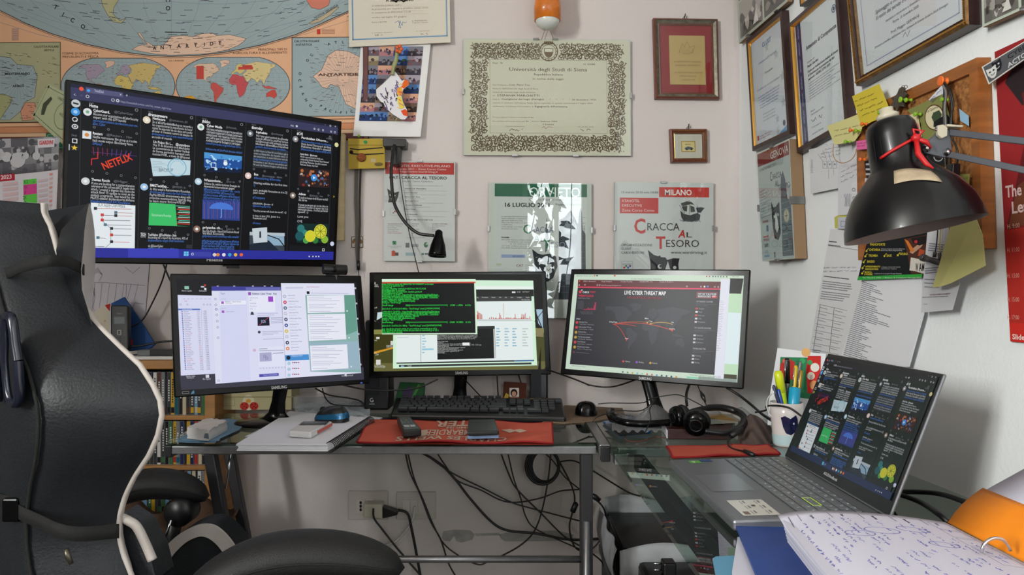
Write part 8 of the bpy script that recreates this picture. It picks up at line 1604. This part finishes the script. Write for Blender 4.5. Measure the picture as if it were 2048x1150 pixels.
# harness openings near the shoulders
for sx,xs in ((1,46),(-1,-4)):
 zc_,dz_=P(0,718,1.0).z,.066;q=MB();S=Bil(CL(-.04+.130*sx if sx > 0 else .068,-.002,zc_+dz_) ,CL(.04+.130*sx if sx > 0 else .068,-.002,zc_+dz_),CL(.04+.130*sx if sx > 0 else .068,-.002,zc_ - dz_),CL(-.04+.130*sx if sx > 0 else .068,-.002,zc_ - dz_),80,132)
 S.n=-fx;lf=lambda y:-(zc_+dz_ - y/1000 - .6)*.06
 ov=[(40+22*math.copysign(abs(math.cos(a))**.6,math.cos(a))*(1 - .25*(math.sin(a) > 0)),66 - 60*math.copysign(abs(math.sin(a))**.7,math.sin(a))) for a in [k*.2618 for k in range(24)]]
 q.tube([S.map(x,y,-lf(y)+.006) for x,y in ov+[ov[0]]],.0065,10,caps=False);o=q.build('harness_bezel',mat('dark_blue_plastic','101628',.25,coat=.4),t)
 q=MB();q.poly([S.map(40+(x - 40)*.9,y,-lf(y)+.0045) for x,y in ov]);q.build('opening',HOLE,o)
# shoulder wing by the head rest
for s_ in (1,-1):
 q=MB();secs=[(407,176,178,180),(430,150,173,185),(460,122,169,189),(500,112,166,191),(540,116,162,190),(580,130,164,187),(620,160,176,183),(650,180,184,186)];P_=[]
 for py,x0,x1,x2 in secs:P_.append([P(x0,py,1.10),P(x1,py,1.06),P(x2,py,1.13),P((x0+x2)/2+2,py,1.19)])
 if s_ < 0:P_=[[2*(p - C0).dot(wx)*-1*wx+p for p in r_] for r_ in P_]
 qa,qb=MB(),MB()
 for a,b in zip(P_,P_[1:]):
  for i in range(4):
   j=(i+1) % 4;(qa if i in (0,3) else qb).poly([a[i],a[j],b[j],b[i]],'ffffff',0,True)
 qa.build('head_wing',LEA,t,weld=True);qb.build('head_wing_lining',LEW,t,weld=True)
# straps
def strap(pts,w_,nm,Z):
 q=MB();p=spline([P(x,y,z) for x,y,z in pts],6);q.add([x+V((0,0,w_/2)) for x in p]+[x - V((0,0,w_/2)) for x in p],[(i,i+1,len(p)+i+1,len(p)+i) for i in range(len(p) - 1)],smooth=True);return q.build(nm,WEB,t,solid=.002)
strap([(-140,556,1.16),(0,548,1.06),(45,533,1.03),(90,523,1.0),(126,522,1.02),(150,530,1.05),(168,540,1.07)],.016,'head_strap',1)
strap([(-140,985,1.14),(0,1001,1.06),(40,1025,1.03),(85,1046,1.0),(115,1060,.98),(160,1068,.985),(238,1062,1.02)],.020,'lumbar_strap',1)
q=MB();a=P(22,1012,1.035);q.box(a - V((.010,.006,.022)),a+V((.014,.004,.012)));q.build('buckle',GB,t,bevel=.003);q=MB();q.tube([P(132,1098,.97),P(136,1112,.97),P(143,1128,.97)],[.003,.004,.003],8);q.build('zip_pull',_M['tarnished_metal'],t)
# seat and its bolsters
q=MB();q.grid(lambda u,v:CL(-.25+u*.5,.12+v*.42,.50+.02*math.sin(u*3.14)),10,10);q.grid(lambda u,v:CL(-.25+u*.5,.12+v*.42,.42),10,10)
for s0 in (0,1):q.grid(lambda u,v:CL(-.25+.5*s0,.12+u*.42,.42+v*.08),10,2);q.grid(lambda u,v:CL(-.25+u*.5,.12+.42*s0,.42+v*.08),10,2)
q.build('seat',LEA,t,weld=True)
def arcpad(pts,Z,th,ww,nm,inner):
 q=MB();top=spline([P(x,y,Z) for x,y in pts],6);n=len(top)
 for (a,b) in ((0,ww),):
  vs=[p for p in top]+[p - V((0,0,a+b)) for p in top];vs2=[v+V((0,th,0)) for v in vs];q.add(vs+vs2,[(i,n+i,n+i+1,i+1) for i in range(n - 1)]+[(2*n+i,2*n+i+1,3*n+i+1,3*n+i) for i in range(n - 1)]+[(i,i+1,2*n+i+1,2*n+i) for i in range(n - 1)],smooth=False)
 q.build(nm,inner,t,bevel=.004)
arcpad([(300,1150),(322,1106),(350,1075),(380,1056),(405,1048),(432,1052),(458,1075),(480,1110),(495,1160)],1.42,.07,.20,'seat_bolster',LEA)
q=MB();tp_=spline([P(x,y,1.412) for x,y in ((298,1150),(322,1106),(350,1075),(380,1056),(405,1048),(432,1052),(458,1075),(480,1110),(495,1160))],6);bt_=spline([P(x,y,1.412) for x,y in ((322,1150),(345,1112),(368,1088),(388,1076),(405,1072),(422,1078),(440,1095),(455,1120),(468,1160))],6);n=len(tp_);q.add(tp_+bt_,[(i,n+i,n+i+1,i+1) for i in range(n - 1)]);q.build('bolster_edge',LEW,t,solid=.006)
arcpad([(236,1030),(255,1042),(272,1056),(288,1085),(300,1110),(312,1160)],1.10,.06,.22,'side_pad',LEA)
q=MB();q.tube(spline([P(236,1032,1.09),P(258,1042,1.09),P(274,1054,1.09),P(290,1085,1.09),P(305,1120,1.09)],6),.007,8);q.build('side_pad_piping',LEW,t)
# arm rests
def armrest(C1,d,L,W,H,z,nm='arm_rest'):
 d=d.normalized();sd=V((d.y,-d.x,0));q=MB();nu,nv=28,16
 def f(u,v):
  s=u*2 - 1;e=(1 - abs(s)**3.2)**.45 if abs(s) < 1 else 0;a=v*6.28318
  return C1+d*(s*L/2)+sd*(math.cos(a)*W/2*e)+V((0,0,z+math.sin(a)*H/2*e - .035*s*s*(1 if s > 0 else 1.6)))
 q.grid(f,nu,nv);o=q.build(nm,mat('padded_black','0f0f10',.6,noise=.1,bump=.5,bs=500),t,weld=True)
 q=MB();q.tube([C1+d*(s*L/2)+sd*(W/2*(1 - abs(s)**3.2)**.45)*1.0+V((0,0,z - .035*s*s*(1 if s > 0 else 1.6))) for s in [-.95+k*.1 for k in range(20)]],.002,6);q.build('arm_seam',WEB,o);return o
nt_=P(590,1120,1.13);armrest(V((nt_.x,1.13,0)),V((.93,.2,0)),.34,.10,.07,nt_.z+.01)
q=MB();q.tube([V((nt_.x,1.13,nt_.z - .02)),V((nt_.x - .02,1.15,.42)),V((nt_.x - .14,1.2,.42))],.02,12);q.build('arm_support',SB,t)
ft_=P(318,972,1.56);armrest(V((ft_.x - .02,1.56,0)),V((.95,.3,0)),.24,.09,.065,ft_.z+.005)
q=MB();q.lathe(P(352,1028,1.53),(0,1,0),[(.026,0),(.031,.008),(.031,.05),(.026,.058)],24);q.build('arm_pivot',SB,t);q=MB();q.tube([P(350,1030,1.56),P(345,1075,1.57),P(330,1180,1.55)],.016,10);q.build('arm_support',SB,t);q=MB();q.tube([P(342,1040,1.52),P(336,1060,1.52),P(328,1080,1.52)],.003,6);q.build('steel_edge',CHR,t)
# gas lift and five-star base
q=MB();b0=CL(0,.33,0);q.tube([b0+V((0,0,.08)),b0+V((0,0,.42))],.025,14);q.build('gas_lift',SB,t)
for k in range(5):
 a=k*1.2566+.4;e_=b0+V((math.cos(a),math.sin(a),0))*.3;q=MB();q.tube([b0+V((0,0,.1)),e_+V((0,0,.08))],[.026,.016],10);q.build('foot_spoke',BLK,t);q=MB();q.tube([e_+V((-.02*math.sin(a),.02*math.cos(a),.03)),e_+V((.02*math.sin(a),-.02*math.cos(a),.03))],.029,16);q.build('caster',SB,t)
# brown cloth on the floor unit behind the chair,webcam on the monitor
q=MB();q.grid(lambda u,v:V((-1.25+u*.5,1.80+v*.22,.34+.17*math.sin(v*1.6+.3)+.02*math.sin(u*17+v*9)+.012*math.sin(u*31))),30,14);q.grid(lambda u,v:V((-1.25+u*.5,1.80 - .02*math.sin(u*14),.01+v*.38)),30,6)
tag(q.build('brown_blanket',mat('brown_blanket','4a3424',.9,noise=.3,ns=14,bump=.5)),'rumpled dark brown blanket heaped before the pine rack behind the chair','blanket')
t=thing('webcam',P(665,548,1.92),'black webcam perched on top of the leftmost monitor','webcam');q=MB();q.tube([P(646,538,1.90),P(693,540,1.93)],.0135,14);q.build('body',SB,t,bevel=.001);q=MB();q.box(P(651,560,1.915),P(680,549,1.945));q.build('clip',BLK,t,bevel=.001);q=MB();q.lathe(P(668,539,1.905),(0,-1,0),[(.008,0),(.008,.004),(.005,.005),(.0,.0045)],16);q.build('lens',GB,t)
